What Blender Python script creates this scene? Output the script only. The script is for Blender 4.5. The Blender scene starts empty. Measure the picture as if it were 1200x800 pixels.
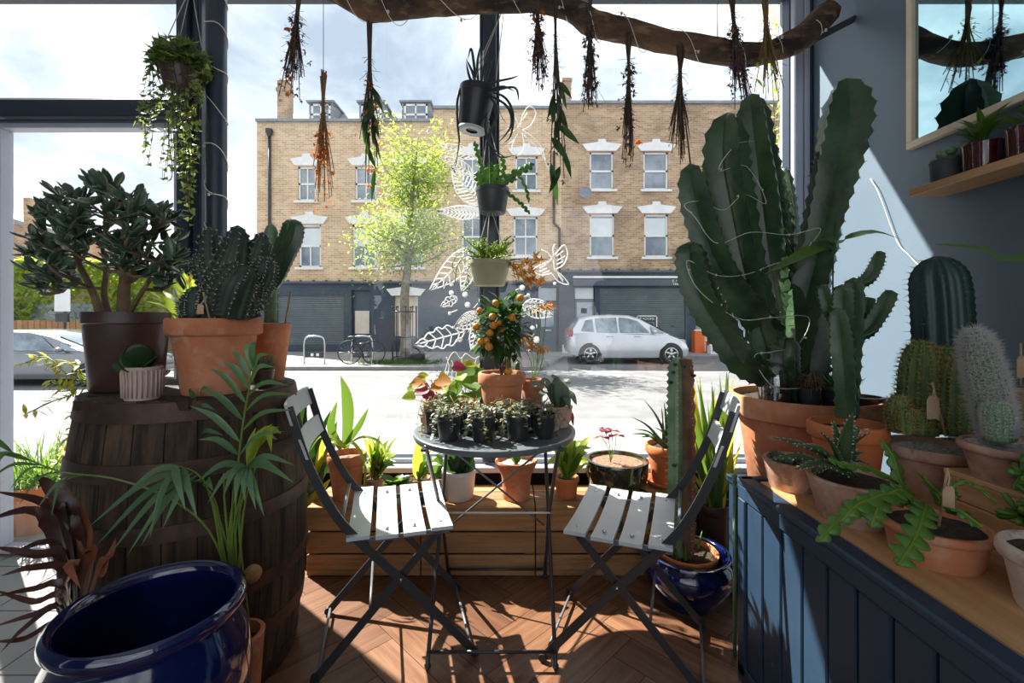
import bpy, math, random
from mathutils import Vector, Matrix, noise
C = bpy.context.scene.collection
SC = bpy.context.scene
R = random.Random(7)
PI = math.pi
F, CX, HY, H = 533.0, 600.0, 373.0, 1.18      # focal length in px, principal column, horizon row, eye height
V = Vector
SKY, SUN, SUND, EXPO = 1.5, 13.0, (.74, -.59, -1.0), .62

def P(px, py, Y):
    return V(((px-CX)/F*Y, Y, H-(py-HY)/F*Y))
def XS(px, Y): return (px-CX)/F*Y
def ZS(py, Y): return H-(py-HY)/F*Y

# ------------------------------------------------------------------ mesh builder
def spl(pts, n):
    """Catmull-Rom through pts, n+1 samples"""
    pts = [V(p) for p in pts]
    if len(pts) == 2:
        return [pts[0].lerp(pts[1], i/n) for i in range(n+1)]
    a = [pts[0]*2-pts[1]]+pts+[pts[-1]*2-pts[-2]]
    m = len(pts)-1
    out = []
    for i in range(n+1):
        t = i/n*m
        k = min(int(t), m-1); u = t-k
        p0, p1, p2, p3 = a[k], a[k+1], a[k+2], a[k+3]
        out.append(0.5*((2*p1)+(p2-p0)*u+(2*p0-5*p1+4*p2-p3)*u*u+(3*p1-p0-3*p2+p3)*u*u*u))
    return out

def lerpl(l, t):
    if not isinstance(l, (list, tuple)): return l
    x = t*(len(l)-1); k = min(int(x), len(l)-2); u = x-k
    return l[k]*(1-u)+l[k+1]*u

def frames(pts):
    out = []
    t = (pts[1]-pts[0]).normalized()
    ref = V((0, 0, 1)) if abs(t.z) < .9 else V((1, 0, 0))
    s = t.cross(ref).normalized()
    for i in range(len(pts)):
        a = pts[max(i-1, 0)]; b = pts[min(i+1, len(pts)-1)]
        t = (b-a)
        t = t.normalized() if t.length > 1e-9 else V((0, 0, 1))
        s = (s-t*s.dot(t))
        s = s.normalized() if s.length > 1e-6 else t.orthogonal().normalized()
        out.append((t, s, t.cross(s)))
    return out

SHAPES = {
    'lance': lambda t: math.sin(PI*max(t, .0)**.75)*.96+.04*(1-t),
    'ovate': lambda t: math.sin(PI*min(1, t**.62*.97+.03))**.8,
    'strap': lambda t: min(1, .55+t*2)*max(0.0, 1-t**4),
    'aloe': lambda t: max(0.0, (1-t)**.75),
    'obov': lambda t: max(.06, math.sin(PI*min(1, t**1.45)))**.9 if t < .995 else 0.05,
    'swr': lambda t: (0.62+.38*math.sin(PI*min(1, t*1.15)))*max(0.0, 1-t**7),
}

class MB:
    def __init__(s): s.v = []; s.f = []; s.mi = []; s.cur = 0
    def _add(s, vs, fs):
        b = len(s.v); s.v += [tuple(x) for x in vs]
        s.f += [tuple(i+b for i in f) for f in fs]; s.mi += [s.cur]*len(fs)
        return s
    def quad(s, a, b, c, d): return s._add([a, b, c, d], [(0, 1, 2, 3)])
    def poly(s, pts): return s._add(pts, [tuple(range(len(pts)))])
    def box(s, c, d, rot=None, bev=0.0):
        x, y, z = d[0]/2, d[1]/2, d[2]/2
        if bev <= 0:
            vs = [V((i*x, j*y, k*z)) for i in (-1, 1) for j in (-1, 1) for k in (-1, 1)]
            fs = [(0, 1, 3, 2), (4, 6, 7, 5), (0, 4, 5, 1), (2, 3, 7, 6), (0, 2, 6, 4), (1, 5, 7, 3)]
        else:
            b = min(bev, x*.49, y*.49, z*.49)
            vs = []; idx = {}
            for i in (-1, 1):
                for j in (-1, 1):
                    for k in (-1, 1):
                        for ax in range(3):
                            p = V((i*(x-b), j*(y-b), k*(z-b)))
                            p[ax] += (i, j, k)[ax]*b
                            idx[(i, j, k, ax)] = len(vs); vs.append(p)
            fs = []
            for ax in range(3):
                o1, o2 = [(1, 2), (2, 0), (0, 1)][ax]
                for sg in (-1, 1):
                    q = []
                    for a, bb in ((-1, -1), (1, -1), (1, 1), (-1, 1)):
                        k = [0, 0, 0]; k[ax] = sg; k[o1] = a; k[o2] = bb
                        q.append(idx[(*k, ax)])
                    fs.append(tuple(q if sg > 0 else q[::-1]))
                for a in (-1, 1):          # edges along ax
                    for bb in (-1, 1):
                        k0 = [0, 0, 0]; k0[ax] = -1; k0[o1] = a; k0[o2] = bb
                        k1 = list(k0); k1[ax] = 1
                        q = [idx[(*k0, o1)], idx[(*k1, o1)], idx[(*k1, o2)], idx[(*k0, o2)]]
                        fs.append(tuple(q if a*bb < 0 else q[::-1]))
            for i in (-1, 1):
                for j in (-1, 1):
                    for k in (-1, 1):
                        q = [idx[(i, j, k, a)] for a in range(3)]
                        fs.append(tuple(q if i*j*k > 0 else q[::-1]))
        c = V(c)
        if rot is not None: vs = [rot @ p for p in vs]
        return s._add([p+c for p in vs], fs)
    def bar(s, a, b, w, t, up=(0, 0, 1), bev=0):
        a = V(a); b = V(b); d = b-a; L = d.length; x = d/L
        z = V(up); z = (z-x*z.dot(x)); z = z.normalized() if z.length > 1e-6 else x.orthogonal().normalized()
        y = z.cross(x)
        return s.box((a+b)/2, (L, w, t), Matrix((x, y, z)).transposed(), bev)
    def tube(s, pts, r, n=8, cap=True, flat=1.0):
        pts = [V(p) for p in pts]
        fr = frames(pts); m = len(pts); vs = []; fs = []
        for i in range(m):
            t, a, b = fr[i]; rr = lerpl(r, i/(m-1))
            for j in range(n):
                q = 2*PI*j/n
                vs.append(pts[i]+a*(math.cos(q)*rr)+b*(math.sin(q)*rr*flat))
        for i in range(m-1):
            for j in range(n):
                k = (j+1) % n
                fs.append((i*n+j, i*n+k, (i+1)*n+k, (i+1)*n+j))
        if cap:
            fs.append(tuple(range(n))[::-1]); fs.append(tuple((m-1)*n+j for j in range(n)))
        return s._add(vs, fs)
    def lathe(s, prof, c=(0, 0, 0), n=32, rot=None, wob=None):
        vs = []; fs = []; c = V(c); m = len(prof)
        for (r, z) in prof:
            for j in range(n):
                q = 2*PI*j/n
                k = 1 if wob is None else wob(q, z)
                p = V((r*k*math.cos(q), r*k*math.sin(q), z))
                vs.append((rot @ p if rot is not None else p)+c)
        for i in range(m-1):
            if prof[i][0] < 1e-6 and prof[i+1][0] < 1e-6: continue
            for j in range(n):
                k = (j+1) % n
                fs.append((i*n+j, i*n+k, (i+1)*n+k, (i+1)*n+j))
        return s._add(vs, fs)
    def ball(s, c, r, n=8, sc=(1, 1, 1), rot=None):
        m = max(4, n//2+1)
        vs = []; fs = []; c = V(c)
        for i in range(m+1):
            a = -PI/2+PI*i/m
            for j in range(n):
                q = 2*PI*j/n
                p = V((math.cos(a)*math.cos(q)*r*sc[0], math.cos(a)*math.sin(q)*r*sc[1], math.sin(a)*r*sc[2]))
                vs.append((rot @ p if rot is not None else p)+c)
        for i in range(m):
            for j in range(n):
                k = (j+1) % n
                fs.append((i*n+j, i*n+k, (i+1)*n+k, (i+1)*n+j))
        return s._add(vs, fs)
    def blade(s, pts, W, up=(0, 0, 1), shape='lance', fold=.25, wave=0):
        """a leaf blade along pts"""
        m = len(pts); up = V(up); vs = []; fs = []
        fn = SHAPES[shape] if isinstance(shape, str) else shape
        ls = V((1, 0, 0))
        for i in range(m):
            a = pts[max(i-1, 0)]; b = pts[min(i+1, m-1)]
            t = (b-a).normalized()
            sd = t.cross(up)
            sd = sd.normalized() if sd.length > 1e-4 else ls
            ls = sd
            nn = sd.cross(t)
            w = W*.5*fn(i/(m-1))
            wv = math.sin(i*2.1)*wave*W
            vs += [pts[i]-sd*w+nn*(fold*w+wv), pts[i], pts[i]+sd*w+nn*(fold*w-wv)]
        for i in range(m-1):
            k = i*3
            fs += [(k, k+1, k+4, k+3), (k+1, k+2, k+5, k+4)]
        return s._add(vs, fs)
    def leaf(s, p, d, L, W, droop=.4, up=(0, 0, 1), shape='lance', fold=.25, n=5, wave=0):
        p = V(p); d = V(d).normalized(); pts = [p.copy()]
        for i in range(n):
            d = (d+V((0, 0, -droop/n))).normalized()
            p = p+d*(L/n); pts.append(p.copy())
        return s.blade(pts, W, up, shape, fold, wave)
    def fleshy(s, p, d, L, W, T, curl=.3, up=(0, 0, 1), shape='aloe', n=7, m=8, cdir=None):
        """thick leaf: elliptical section along a curving spine"""
        p = V(p); d = V(d).normalized(); pts = [p.copy()]
        cd = V(cdir) if cdir is not None else V((0, 0, 1))
        for i in range(n):
            d = (d+cd*(curl/n)).normalized(); p = p+d*(L/n); pts.append(p.copy())
        return s.fleshpath(pts, W, T, up, shape, m)
    def fleshpath(s, pts, W, T, up=(0, 0, 1), shape='aloe', m=8):
        fn = SHAPES[shape] if isinstance(shape, str) else shape
        n = len(pts); vs = []; fs = []; up = V(up)
        for i in range(n):
            a = pts[max(i-1, 0)]; b = pts[min(i+1, n-1)]; t = (b-a).normalized()
            sd = t.cross(up); sd = sd.normalized() if sd.length > 1e-4 else V((1, 0, 0))
            nn = sd.cross(t); k = max(fn(i/(n-1)), .02)
            for j in range(m):
                q = 2*PI*j/m
                vs.append(pts[i]+sd*(math.cos(q)*W*.5*k)+nn*(math.sin(q)*T*.5*k))
        for i in range(n-1):
            for j in range(m):
                k = (j+1) % m
                fs.append((i*m+j, i*m+k, (i+1)*m+k, (i+1)*m+j))
        fs.append(tuple(range(m))[::-1]); fs.append(tuple((n-1)*m+j for j in range(m)))
        return s._add(vs, fs)
    def spike(s, p, d, L, r):
        d = V(d).normalized(); a = d.orthogonal().normalized(); b = d.cross(a); p = V(p)
        vs = [p+a*r, p-a*r*.5+b*r*.87, p-a*r*.5-b*r*.87, p+d*L]
        return s._add(vs, [(0, 1, 3), (1, 2, 3), (2, 0, 3)])
    def outline(s, p, d, nrm, pts, size):
        """flat lobed leaf from a 2-D outline (x across, y along), slightly cupped"""
        d = V(d).normalized(); nrm = V(nrm); sd = d.cross(nrm)
        sd = sd.normalized() if sd.length > 1e-4 else d.orthogonal().normalized()
        nn = sd.cross(d); p = V(p)
        vs = [p+d*(size*.4)+nn*(-.06*size)]+[p+sd*(x*size)+d*(y*size)+nn*(abs(x)*.15*size) for x, y in pts]
        k = len(pts)
        return s._add(vs, [(0, 1+i, 1+(i+1) % k) for i in range(k)])
    def ribbed(s, pts, rad, nr=5, depth=.45, n=26, wav=.06, dome=.12, spp=4, twist=0.0, base=1.0):
        """ribbed cactus column; returns the rib-edge points (position, outward)"""
        ps = spl(pts, n); fr = frames(ps); m = nr*spp; vs = []; fs = []; edge = []
        for i in range(n+1):
            t = i/n; rr = lerpl(rad, t)
            if t > 1-dome:
                u = (t-(1-dome))/dome; rr *= math.sqrt(max(.006, 1-u*u))
            if t < .03: rr *= base
            tt, a, b = fr[i]
            for j in range(m):
                ph = (j % spp)/spp; f = 1-abs(1-2*ph) if ph else 0
                f = f**.7
                w = (1+wav*(1 if i % 2 else -1)) if j % spp == 0 else 1
                q = 2*PI*j/m+twist*t
                o = a*math.cos(q)+b*math.sin(q)
                pt = ps[i]+o*(rr*(1-depth*f)*w); vs.append(pt)
                if j % spp == 0 and i % 2 and i > 1: edge.append((pt, (o+tt*.25).normalized(), j//spp))
        for i in range(n):
            for j in range(m):
                k = (j+1) % m
                fs.append((i*m+j, i*m+k, (i+1)*m+k, (i+1)*m+j))
        fs.append(tuple(range(m))[::-1]); fs.append(tuple(n*m+j for j in range(m)))
        s._add(vs, fs)
        return edge
    def build(s, name, mat, parent=None, smooth=True, ang=None):
        me = bpy.data.meshes.new(name)
        me.from_pydata(s.v, [], s.f); me.validate(); me.update()
        mats = mat if isinstance(mat, (list, tuple)) else [mat]
        for x in mats: me.materials.append(x)
        if len(mats) > 1 and len(s.mi) == len(me.polygons): me.polygons.foreach_set('material_index', s.mi)
        if smooth:
            me.polygons.foreach_set('use_smooth', [True]*len(me.polygons))
            if ang is not None:
                me.set_sharp_from_angle(angle=math.radians(ang))
        o = bpy.data.objects.new(name, me); C.objects.link(o)
        if parent is not None: o.parent = parent
        return o

def tag(o, label, cat, group=None):
    o['label'] = label; o['category'] = cat
    if group: o['group'] = group
    return o
def thing(name, label, cat, loc=(0, 0, 0), group=None, rz=0.0, tilt=None):
    o = bpy.data.objects.new(name, None); C.objects.link(o)
    o.empty_display_size = .05
    o.location = loc; o.rotation_euler = (tilt[0], tilt[1], rz) if tilt else (0, 0, rz)
    return tag(o, label, cat, group)
def struct(o): o['kind'] = 'structure'; return o
def stuff(o): o['kind'] = 'stuff'; return o

def dup(root, loc, rz, label, group=None, scale=None):
    r = root.copy(); C.objects.link(r); r.location = loc; r.rotation_euler = (0, 0, rz)
    if scale: r.scale = scale
    r['label'] = label
    if group: r['group'] = group
    for ch in list(root.children):
        c = ch.copy(); C.objects.link(c); c.parent = r
        for g in ch.children:
            d = g.copy(); C.objects.link(d); d.parent = c
    return r

# ------------------------------------------------------------------ materials
def mat(name, c1, c2=None, rough=.6, mode='noise', scale=6.0, bump=0.0, bscale=30.0, metal=0.0, spec=.5, tr=0.0,
        trc=None, coat=0.0, lo=.38, hi=.62, stretch=(1, 1, 1), emit=0, c3=None):
    m = bpy.data.materials.new(name); m.use_nodes = True
    nt = m.node_tree; nt.nodes.clear(); N = nt.nodes.new; L = nt.links.new
    out = N('ShaderNodeOutputMaterial'); p = N('ShaderNodeBsdfPrincipled')
    p.inputs['Roughness'].default_value = rough; p.inputs['Metallic'].default_value = metal
    p.inputs['Specular IOR Level'].default_value = spec; p.inputs['Coat Weight'].default_value = coat
    p.inputs['Coat Roughness'].default_value = .08
    p.inputs['Base Color'].default_value = (*c1, 1)
    tc = N('ShaderNodeTexCoord'); mp = N('ShaderNodeMapping'); mp.inputs['Scale'].default_value = stretch
    L(tc.outputs['Object'], mp.inputs['Vector'])
    colsock = None
    if c2 is not None:
        mx = N('ShaderNodeMix'); mx.data_type = 'RGBA'
        mx.inputs['A'].default_value = (*c1, 1); mx.inputs['B'].default_value = (*c2, 1)
        if mode == 'island':
            g = N('ShaderNodeNewGeometry'); L(g.outputs['Random Per Island'], mx.inputs['Factor'])
        else:
            nz = N('ShaderNodeTexNoise'); nz.inputs['Scale'].default_value = scale; nz.inputs['Detail'].default_value = 6
            nz.inputs['Roughness'].default_value = .62
            L(mp.outputs['Vector'], nz.inputs['Vector'])
            mr = N('ShaderNodeMapRange'); mr.inputs['From Min'].default_value = lo; mr.inputs['From Max'].default_value = hi
            L(nz.outputs['Fac'], mr.inputs['Value']); L(mr.outputs['Result'], mx.inputs['Factor'])
        colsock = mx.outputs['Result']
        if c3 is not None:
            n3 = N('ShaderNodeTexNoise'); n3.inputs['Scale'].default_value = scale*3.1; n3.inputs['Detail'].default_value = 8
            L(mp.outputs['Vector'], n3.inputs['Vector'])
            r3 = N('ShaderNodeMapRange'); r3.inputs['From Min'].default_value = .55; r3.inputs['From Max'].default_value = .72
            L(n3.outputs['Fac'], r3.inputs['Value'])
            m3 = N('ShaderNodeMix'); m3.data_type = 'RGBA'; m3.inputs['B'].default_value = (*c3, 1)
            L(colsock, m3.inputs['A']); L(r3.outputs['Result'], m3.inputs['Factor']); colsock = m3.outputs['Result']
        L(colsock, p.inputs['Base Color'])
    if bump:
        nb = N('ShaderNodeTexNoise'); nb.inputs['Scale'].default_value = bscale; nb.inputs['Detail'].default_value = 5
        L(mp.outputs['Vector'], nb.inputs['Vector'])
        b = N('ShaderNodeBump'); b.inputs['Strength'].default_value = min(1, bump); b.inputs['Distance'].default_value = .01
        L(nb.outputs['Fac'], b.inputs['Height']); L(b.outputs['Normal'], p.inputs['Normal'])
    if tr:
        t = N('ShaderNodeBsdfTranslucent')
        tcx = trc or tuple(min(1, x*2.2) for x in c1)
        if colsock is not None:
            hm = N('ShaderNodeMix'); hm.data_type = 'RGBA'; hm.blend_type = 'MIX'; hm.inputs['Factor'].default_value = .7
            L(colsock, hm.inputs['A']); hm.inputs['B'].default_value = (*tcx, 1)
            L(hm.outputs['Result'], t.inputs['Color'])
        else: t.inputs['Color'].default_value = (*tcx, 1)
        ms = N('ShaderNodeMixShader'); ms.inputs['Fac'].default_value = tr
        L(p.outputs['BSDF'], ms.inputs[1]); L(t.outputs['BSDF'], ms.inputs[2]); L(ms.outputs['Shader'], out.inputs['Surface'])
    else:
        L(p.outputs['BSDF'], out.inputs['Surface'])
    return m

def glassmat(name, tint=(1, 1, 1), refl=.06, rough=.0):
    m = bpy.data.materials.new(name); m.use_nodes = True
    nt = m.node_tree; nt.nodes.clear(); N = nt.nodes.new; L = nt.links.new
    out = N('ShaderNodeOutputMaterial'); t = N('ShaderNodeBsdfTransparent'); t.inputs['Color'].default_value = (*tint, 1)
    g = N('ShaderNodeBsdfGlossy'); g.inputs['Roughness'].default_value = rough
    fr = N('ShaderNodeLayerWeight'); fr.inputs['Blend'].default_value = .5
    pw = N('ShaderNodeMath'); pw.operation = 'POWER'; pw.inputs[1].default_value = 5.0; L(fr.outputs['Facing'], pw.inputs[0])
    mm = N('ShaderNodeMath'); mm.operation = 'MULTIPLY_ADD'; mm.inputs[1].default_value = min(.9, refl*9); mm.inputs[2].default_value = refl
    mm.use_clamp = True; L(pw.outputs[0], mm.inputs[0])
    ms = N('ShaderNodeMixShader'); L(mm.outputs[0], ms.inputs['Fac'])
    L(t.outputs[0], ms.inputs[1]); L(g.outputs[0], ms.inputs[2]); L(ms.outputs[0], out.inputs['Surface'])
    return m

def brickmat(name, c1, c2, mortar, scale=1.0, stain=(.3, .25, .2), sf=.5):
    m = mat(name, c1, rough=.9)
    nt = m.node_tree; N = nt.nodes.new; L = nt.links.new
    p = next(n for n in nt.nodes if n.type == 'BSDF_PRINCIPLED')
    tc = next(n for n in nt.nodes if n.type == 'TEX_COORD')
    sx = N('ShaderNodeSeparateXYZ'); cb = N('ShaderNodeCombineXYZ'); ad = N('ShaderNodeMath'); ad.operation = 'ADD'
    L(tc.outputs['Object'], sx.inputs[0]); L(sx.outputs['X'], ad.inputs[0]); L(sx.outputs['Y'], ad.inputs[1])
    L(ad.outputs[0], cb.inputs['X']); L(sx.outputs['Z'], cb.inputs['Y'])
    bt = N('ShaderNodeTexBrick'); bt.inputs['Scale'].default_value = scale
    bt.inputs['Color1'].default_value = (*c1, 1); bt.inputs['Color2'].default_value = (*c2, 1); bt.inputs['Mortar'].default_value = (*mortar, 1)
    bt.inputs['Brick Width'].default_value = .225; bt.inputs['Row Height'].default_value = .075; bt.inputs['Mortar Size'].default_value = .008
    L(cb.outputs[0], bt.inputs['Vector'])
    nz = N('ShaderNodeTexNoise'); nz.inputs['Scale'].default_value = .9; nz.inputs['Detail'].default_value = 8
    L(tc.outputs['Object'], nz.inputs['Vector'])
    mr = N('ShaderNodeMapRange'); mr.inputs['From Min'].default_value = .45; mr.inputs['From Max'].default_value = .75; mr.inputs['To Max'].default_value = sf
    L(nz.outputs['Fac'], mr.inputs['Value'])
    mx = N('ShaderNodeMix'); mx.data_type = 'RGBA'; mx.inputs['B'].default_value = (*stain, 1)
    L(mr.outputs['Result'], mx.inputs['Factor']); L(bt.outputs['Color'], mx.inputs['A']); L(mx.outputs['Result'], p.inputs['Base Color'])
    return m

def woodmat(name, c1, c2, c3, rough=.5, axis=0, scale=3.0, bump=.15, island=.5, spec=.4):
    """wood grain stretched along an object axis, toned per plank"""
    st = [14, 14, 14]; st[axis] = 1.0
    m = mat(name, c1, c2, rough=rough, scale=scale, stretch=st, bump=bump, bscale=6, spec=spec)
    nt = m.node_tree; N = nt.nodes.new; L = nt.links.new
    p = next(n for n in nt.nodes if n.type == 'BSDF_PRINCIPLED')
    prev = p.inputs['Base Color'].links[0].from_socket
    g = N('ShaderNodeNewGeometry'); mx = N('ShaderNodeMix'); mx.data_type = 'RGBA'; mx.inputs['B'].default_value = (*c3, 1)
    mm = N('ShaderNodeMath'); mm.operation = 'MULTIPLY'; mm.inputs[1].default_value = island
    L(g.outputs['Random Per Island'], mm.inputs[0]); L(mm.outputs[0], mx.inputs['Factor']); L(prev, mx.inputs['A']); L(mx.outputs['Result'], p.inputs['Base Color'])
    return m
# ------------------------------------------------------------------ palette
M = {}
M['terra'] = mat('terracotta', (.47, .155, .065), (.60, .25, .13), rough=.85, scale=7, bump=.12, bscale=60, c3=(.56, .33, .22))
M['terra_old'] = mat('weathered_terracotta', (.44, .22, .135), (.60, .45, .35), rough=.9, scale=9, bump=.2, bscale=50, c3=(.20, .12, .09))
M['terra_pale'] = mat('pale_terracotta', (.54, .40, .31), (.70, .57, .47), rough=.9, scale=8, bump=.2, bscale=40, c3=(.24, .15, .11))
M['terra_red'] = mat('orange_terracotta', (.58, .16, .045), (.64, .22, .08), rough=.8, scale=5, bump=.08, bscale=60)
M['soil'] = mat('soil', (.028, .017, .011), (.07, .045, .03), rough=1, scale=60, bump=.9, bscale=110)
M['bark_chips'] = mat('clay_chips', (.16, .085, .05), (.34, .21, .14), rough=1, scale=70, bump=1, bscale=90)
M['grit'] = mat('pale_grit', (.32, .29, .26), (.75, .72, .68), rough=1, scale=90, bump=1, bscale=90)
M['black_plastic'] = mat('black_plastic', (.018, .018, .02), (.03, .03, .032), rough=.38, scale=8)
M['grey_plastic'] = mat('dark_grey_plastic', (.05, .054, .058), rough=.42)
M['brown_plastic'] = mat('brown_plastic', (.055, .028, .022), (.075, .036, .028), rough=.4, scale=5)
M['cream_plastic'] = mat('cream_plastic', (.42, .40, .27), (.5, .48, .34), rough=.45, scale=5, tr=.25, trc=(.55, .52, .35))
M['white_pot'] = mat('white_ceramic', (.68, .63, .58), (.76, .72, .68), rough=.4, scale=6)
M['pink_pot'] = mat('pale_pink_ceramic', (.50, .36, .30), (.58, .44, .38), rough=.55, scale=9)
M['blue_glaze'] = mat('blue_glaze', (.002, .004, .028), (.005, .013, .105), rough=.10, scale=5, coat=1, lo=.35, hi=.75, bump=.1, bscale=14)
M['green_glaze'] = mat('dark_green_glaze', (.012, .018, .010), (.05, .05, .022), rough=.08, scale=10, coat=1)
M['maroon_glaze'] = mat('maroon_glaze', (.055, .008, .012), (.10, .016, .02), rough=.1, scale=12, coat=1)
M['grey_ceramic'] = mat('grey_ceramic', (.045, .045, .05), (.075, .075, .08), rough=.7, scale=12)
M['cactus'] = mat('euphorbia_green', (.017, .047, .02), (.052, .105, .04), rough=.34, scale=9, bump=.15, bscale=40, c3=(.05, .085, .045))
M['cactus_mid'] = mat('cactus_mid_green', (.035, .085, .032), (.075, .13, .045), rough=.45, scale=9, bump=.1, bscale=40)
M['cactus_dark'] = mat('cactus_near_black', (.012, .026, .016), (.03, .05, .03), rough=.55, scale=14, bump=.2, bscale=60)
M['cactus_blue'] = mat('cactus_blue_green', (.012, .04, .038), (.025, .065, .055), rough=.4, scale=8)
M['cactus_light'] = mat('cactus_pale_green', (.10, .20, .10), (.20, .30, .17), rough=.5, scale=9)
M['cactus_rind'] = mat('cactus_brown_bark', (.10, .055, .03), (.19, .11, .06), rough=.8, scale=12, bump=.4, bscale=50)
M['gold_skin'] = mat('ribbed_cactus_skin', (.06, .11, .03), (.13, .19, .055), rough=.6, scale=12)
M['spine_gold'] = mat('golden_spines', (.58, .36, .10), (.74, .54, .22), rough=.6, mode='island', tr=.45, trc=(.9, .62, .22))
M['spine_white'] = mat('white_hair', (.62, .60, .56), (.78, .77, .74), rough=.7, mode='island', tr=.3, trc=(.9, .9, .88))
M['spine_brown'] = mat('brown_spines', (.16, .10, .06), (.34, .24, .15), rough=.7, mode='island')
def leafmat(n, a, b, rough=.4, tr=.35, trc=None, spec=.5):
    return mat(n, a, b, rough=rough, mode='island', tr=tr, trc=trc or tuple(min(1, x*3.0) for x in b), spec=spec)
M['leaf_mid'] = leafmat('mid_green_leaf', (.045, .115, .02), (.10, .21, .035), trc=(.30, .50, .05))
M['leaf_dark'] = leafmat('dark_green_leaf', (.012, .04, .012), (.03, .075, .02), tr=.22, trc=(.10, .26, .03))
M['leaf_lime'] = leafmat('lime_leaf', (.17, .29, .035), (.34, .42, .05), tr=.5, trc=(.62, .75, .08))
M['leaf_tree'] = leafmat('street_tree_leaf', (.13, .22, .03), (.33, .41, .06), tr=.45, trc=(.58, .70, .12), rough=.55)
M['leaf_ivy'] = leafmat('ivy_leaf', (.03, .075, .03), (.16, .24, .06), tr=.4, trc=(.50, .62, .14))
M['leaf_palm'] = leafmat('palm_leaf', (.065, .14, .07), (.12, .22, .11), tr=.28, trc=(.25, .5, .06), rough=.24)
M['leaf_jade'] = leafmat('jade_leaf', (.045, .088, .05), (.09, .15, .085), tr=.14, rough=.22)
M['leaf_cord'] = leafmat('bronze_leaf', (.030, .016, .018), (.075, .030, .024), tr=.14, trc=(.40, .14, .07), rough=.28)
M['leaf_rust'] = leafmat('rust_leaf', (.16, .05, .025), (.30, .10, .045), tr=.3, trc=(.60, .22, .10), rough=.35)
M['leaf_yellow'] = leafmat('yellow_edged_leaf', (.20, .22, .03), (.46, .42, .05), tr=.4, trc=(.8, .75, .08))
M['leaf_orange'] = leafmat('orange_leaf', (.50, .17, .03), (.62, .34, .08), tr=.4, trc=(.85, .42, .12))
M['fruit'] = mat('citrus_skin', (.62, .20, .012), (.70, .28, .02), rough=.35, scale=20, bump=.1, bscale=120)
M['leaf_silver'] = leafmat('silver_leaf', (.10, .14, .10), (.34, .40, .32), tr=.25, trc=(.6, .7, .3), rough=.45)
M['leaf_velvet'] = leafmat('velvet_leaf', (.07, .10, .07), (.14, .18, .12), tr=.2, rough=.6)
M['leaf_purple'] = leafmat('purple_leaf', (.09, .015, .03), (.30, .04, .08), tr=.35, trc=(.65, .06, .15))
M['fish'] = leafmat('fishbone_green', (.07, .18, .028), (.12, .25, .045), tr=.25, trc=(.32, .6, .05), rough=.38)
M['twig'] = mat('dry_twig', (.045, .03, .02), (.11, .07, .045), rough=.9, mode='island')
M['straw'] = mat('dry_straw', (.20, .12, .05), (.36, .22, .09), rough=.9, mode='island', tr=.2)
M['dry_flower'] = mat('dried_orange_flower', (.44, .13, .03), (.55, .27, .09), rough=.9, mode='island', tr=.3)
M['dry_brown'] = mat('dried_brown_flower', (.07, .04, .03), (.20, .12, .08), rough=.9, mode='island')
M['dry_purple'] = mat('dried_purple_flower', (.10, .05, .11), (.22, .12, .20), rough=.9, mode='island')
M['bark'] = mat('branch_bark', (.028, .016, .011), (.15, .08, .042), rough=.85, scale=9, bump=1, bscale=34, stretch=(.4, 1, 1), c3=(.26, .16, .09))
M['stem_brown'] = mat('woody_stem', (.11, .065, .035), (.19, .12, .065), rough=.8, scale=14, bump=.3, bscale=40)
M['bark_grey'] = mat('street_tree_bark', (.16, .135, .11), (.26, .23, .19), rough=.9, scale=9, bump=.3)
M['stem_green'] = mat('green_stem', (.14, .25, .035), (.24, .34, .06), rough=.45, scale=9, tr=.2)
M['rope'] = mat('pale_cord', (.52, .47, .40), rough=.9)
M['wire'] = mat('fine_wire', (.16, .15, .14), rough=.4, metal=.8)
M['lightcable'] = mat('clear_light_cable', (.75, .71, .64), rough=.35)
M['bulb'] = glassmat('bulb_glass', (.92, .92, .9), .2, .02)
M['tagpaper'] = mat('kraft_tag', (.50, .33, .19), (.58, .40, .25), rough=.85, scale=20)
M['stick'] = mat('pale_stick', (.42, .27, .14), rough=.7)
M['metal_grey'] = mat('painted_grey_metal', (.115, .13, .145), (.135, .15, .165), rough=.33, scale=6)
M['slat_grey'] = mat('pale_grey_slat', (.50, .53, .55), (.56, .59, .61), rough=.34, scale=5)
M['metal_dark'] = mat('dark_metal', (.03, .031, .035), rough=.35)
M['steel'] = mat('bright_steel', (.5, .5, .52), rough=.25, metal=1)
M['rubber'] = mat('black_rubber', (.012, .012, .013), rough=.6)
M['crate'] = woodmat('crate_wood', (.30, .15, .06), (.46, .26, .115), (.20, .10, .04), rough=.75, axis=0, scale=3, bump=.3, island=.6)
M['oak'] = woodmat('oak_top', (.46, .25, .11), (.60, .36, .18), (.42, .22, .095), rough=.42, axis=1, scale=2.2, bump=.08, island=.35)
M['floorA'] = woodmat('oak_floor_a', (.145, .062, .031), (.27, .135, .072), (.085, .036, .018), rough=.36, axis=0, scale=2.5, bump=.06, island=.8)
M['floorB'] = woodmat('oak_floor_b', (.145, .062, .031), (.27, .135, .072), (.085, .036, .018), rough=.36, axis=1, scale=2.5, bump=.06, island=.8)
M['barrel'] = woodmat('barrel_oak', (.020, .013, .008), (.105, .063, .037), (.012, .008, .006), rough=.8, axis=2, scale=2.2, bump=.5, island=.5)
M['hoop'] = mat('rusty_hoop', (.05, .03, .022), (.10, .055, .035), rough=.6, scale=12, metal=.4)
M['navy'] = mat('navy_paint', (.016, .037, .070), (.022, .046, .084), rough=.45, spec=.3, scale=4, bump=.03)
M['wallpaint'] = mat('blue_grey_wall_paint', (.100, .145, .192), (.118, .166, .218), rough=.5, scale=1.3, bump=.06, bscale=5)
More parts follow.
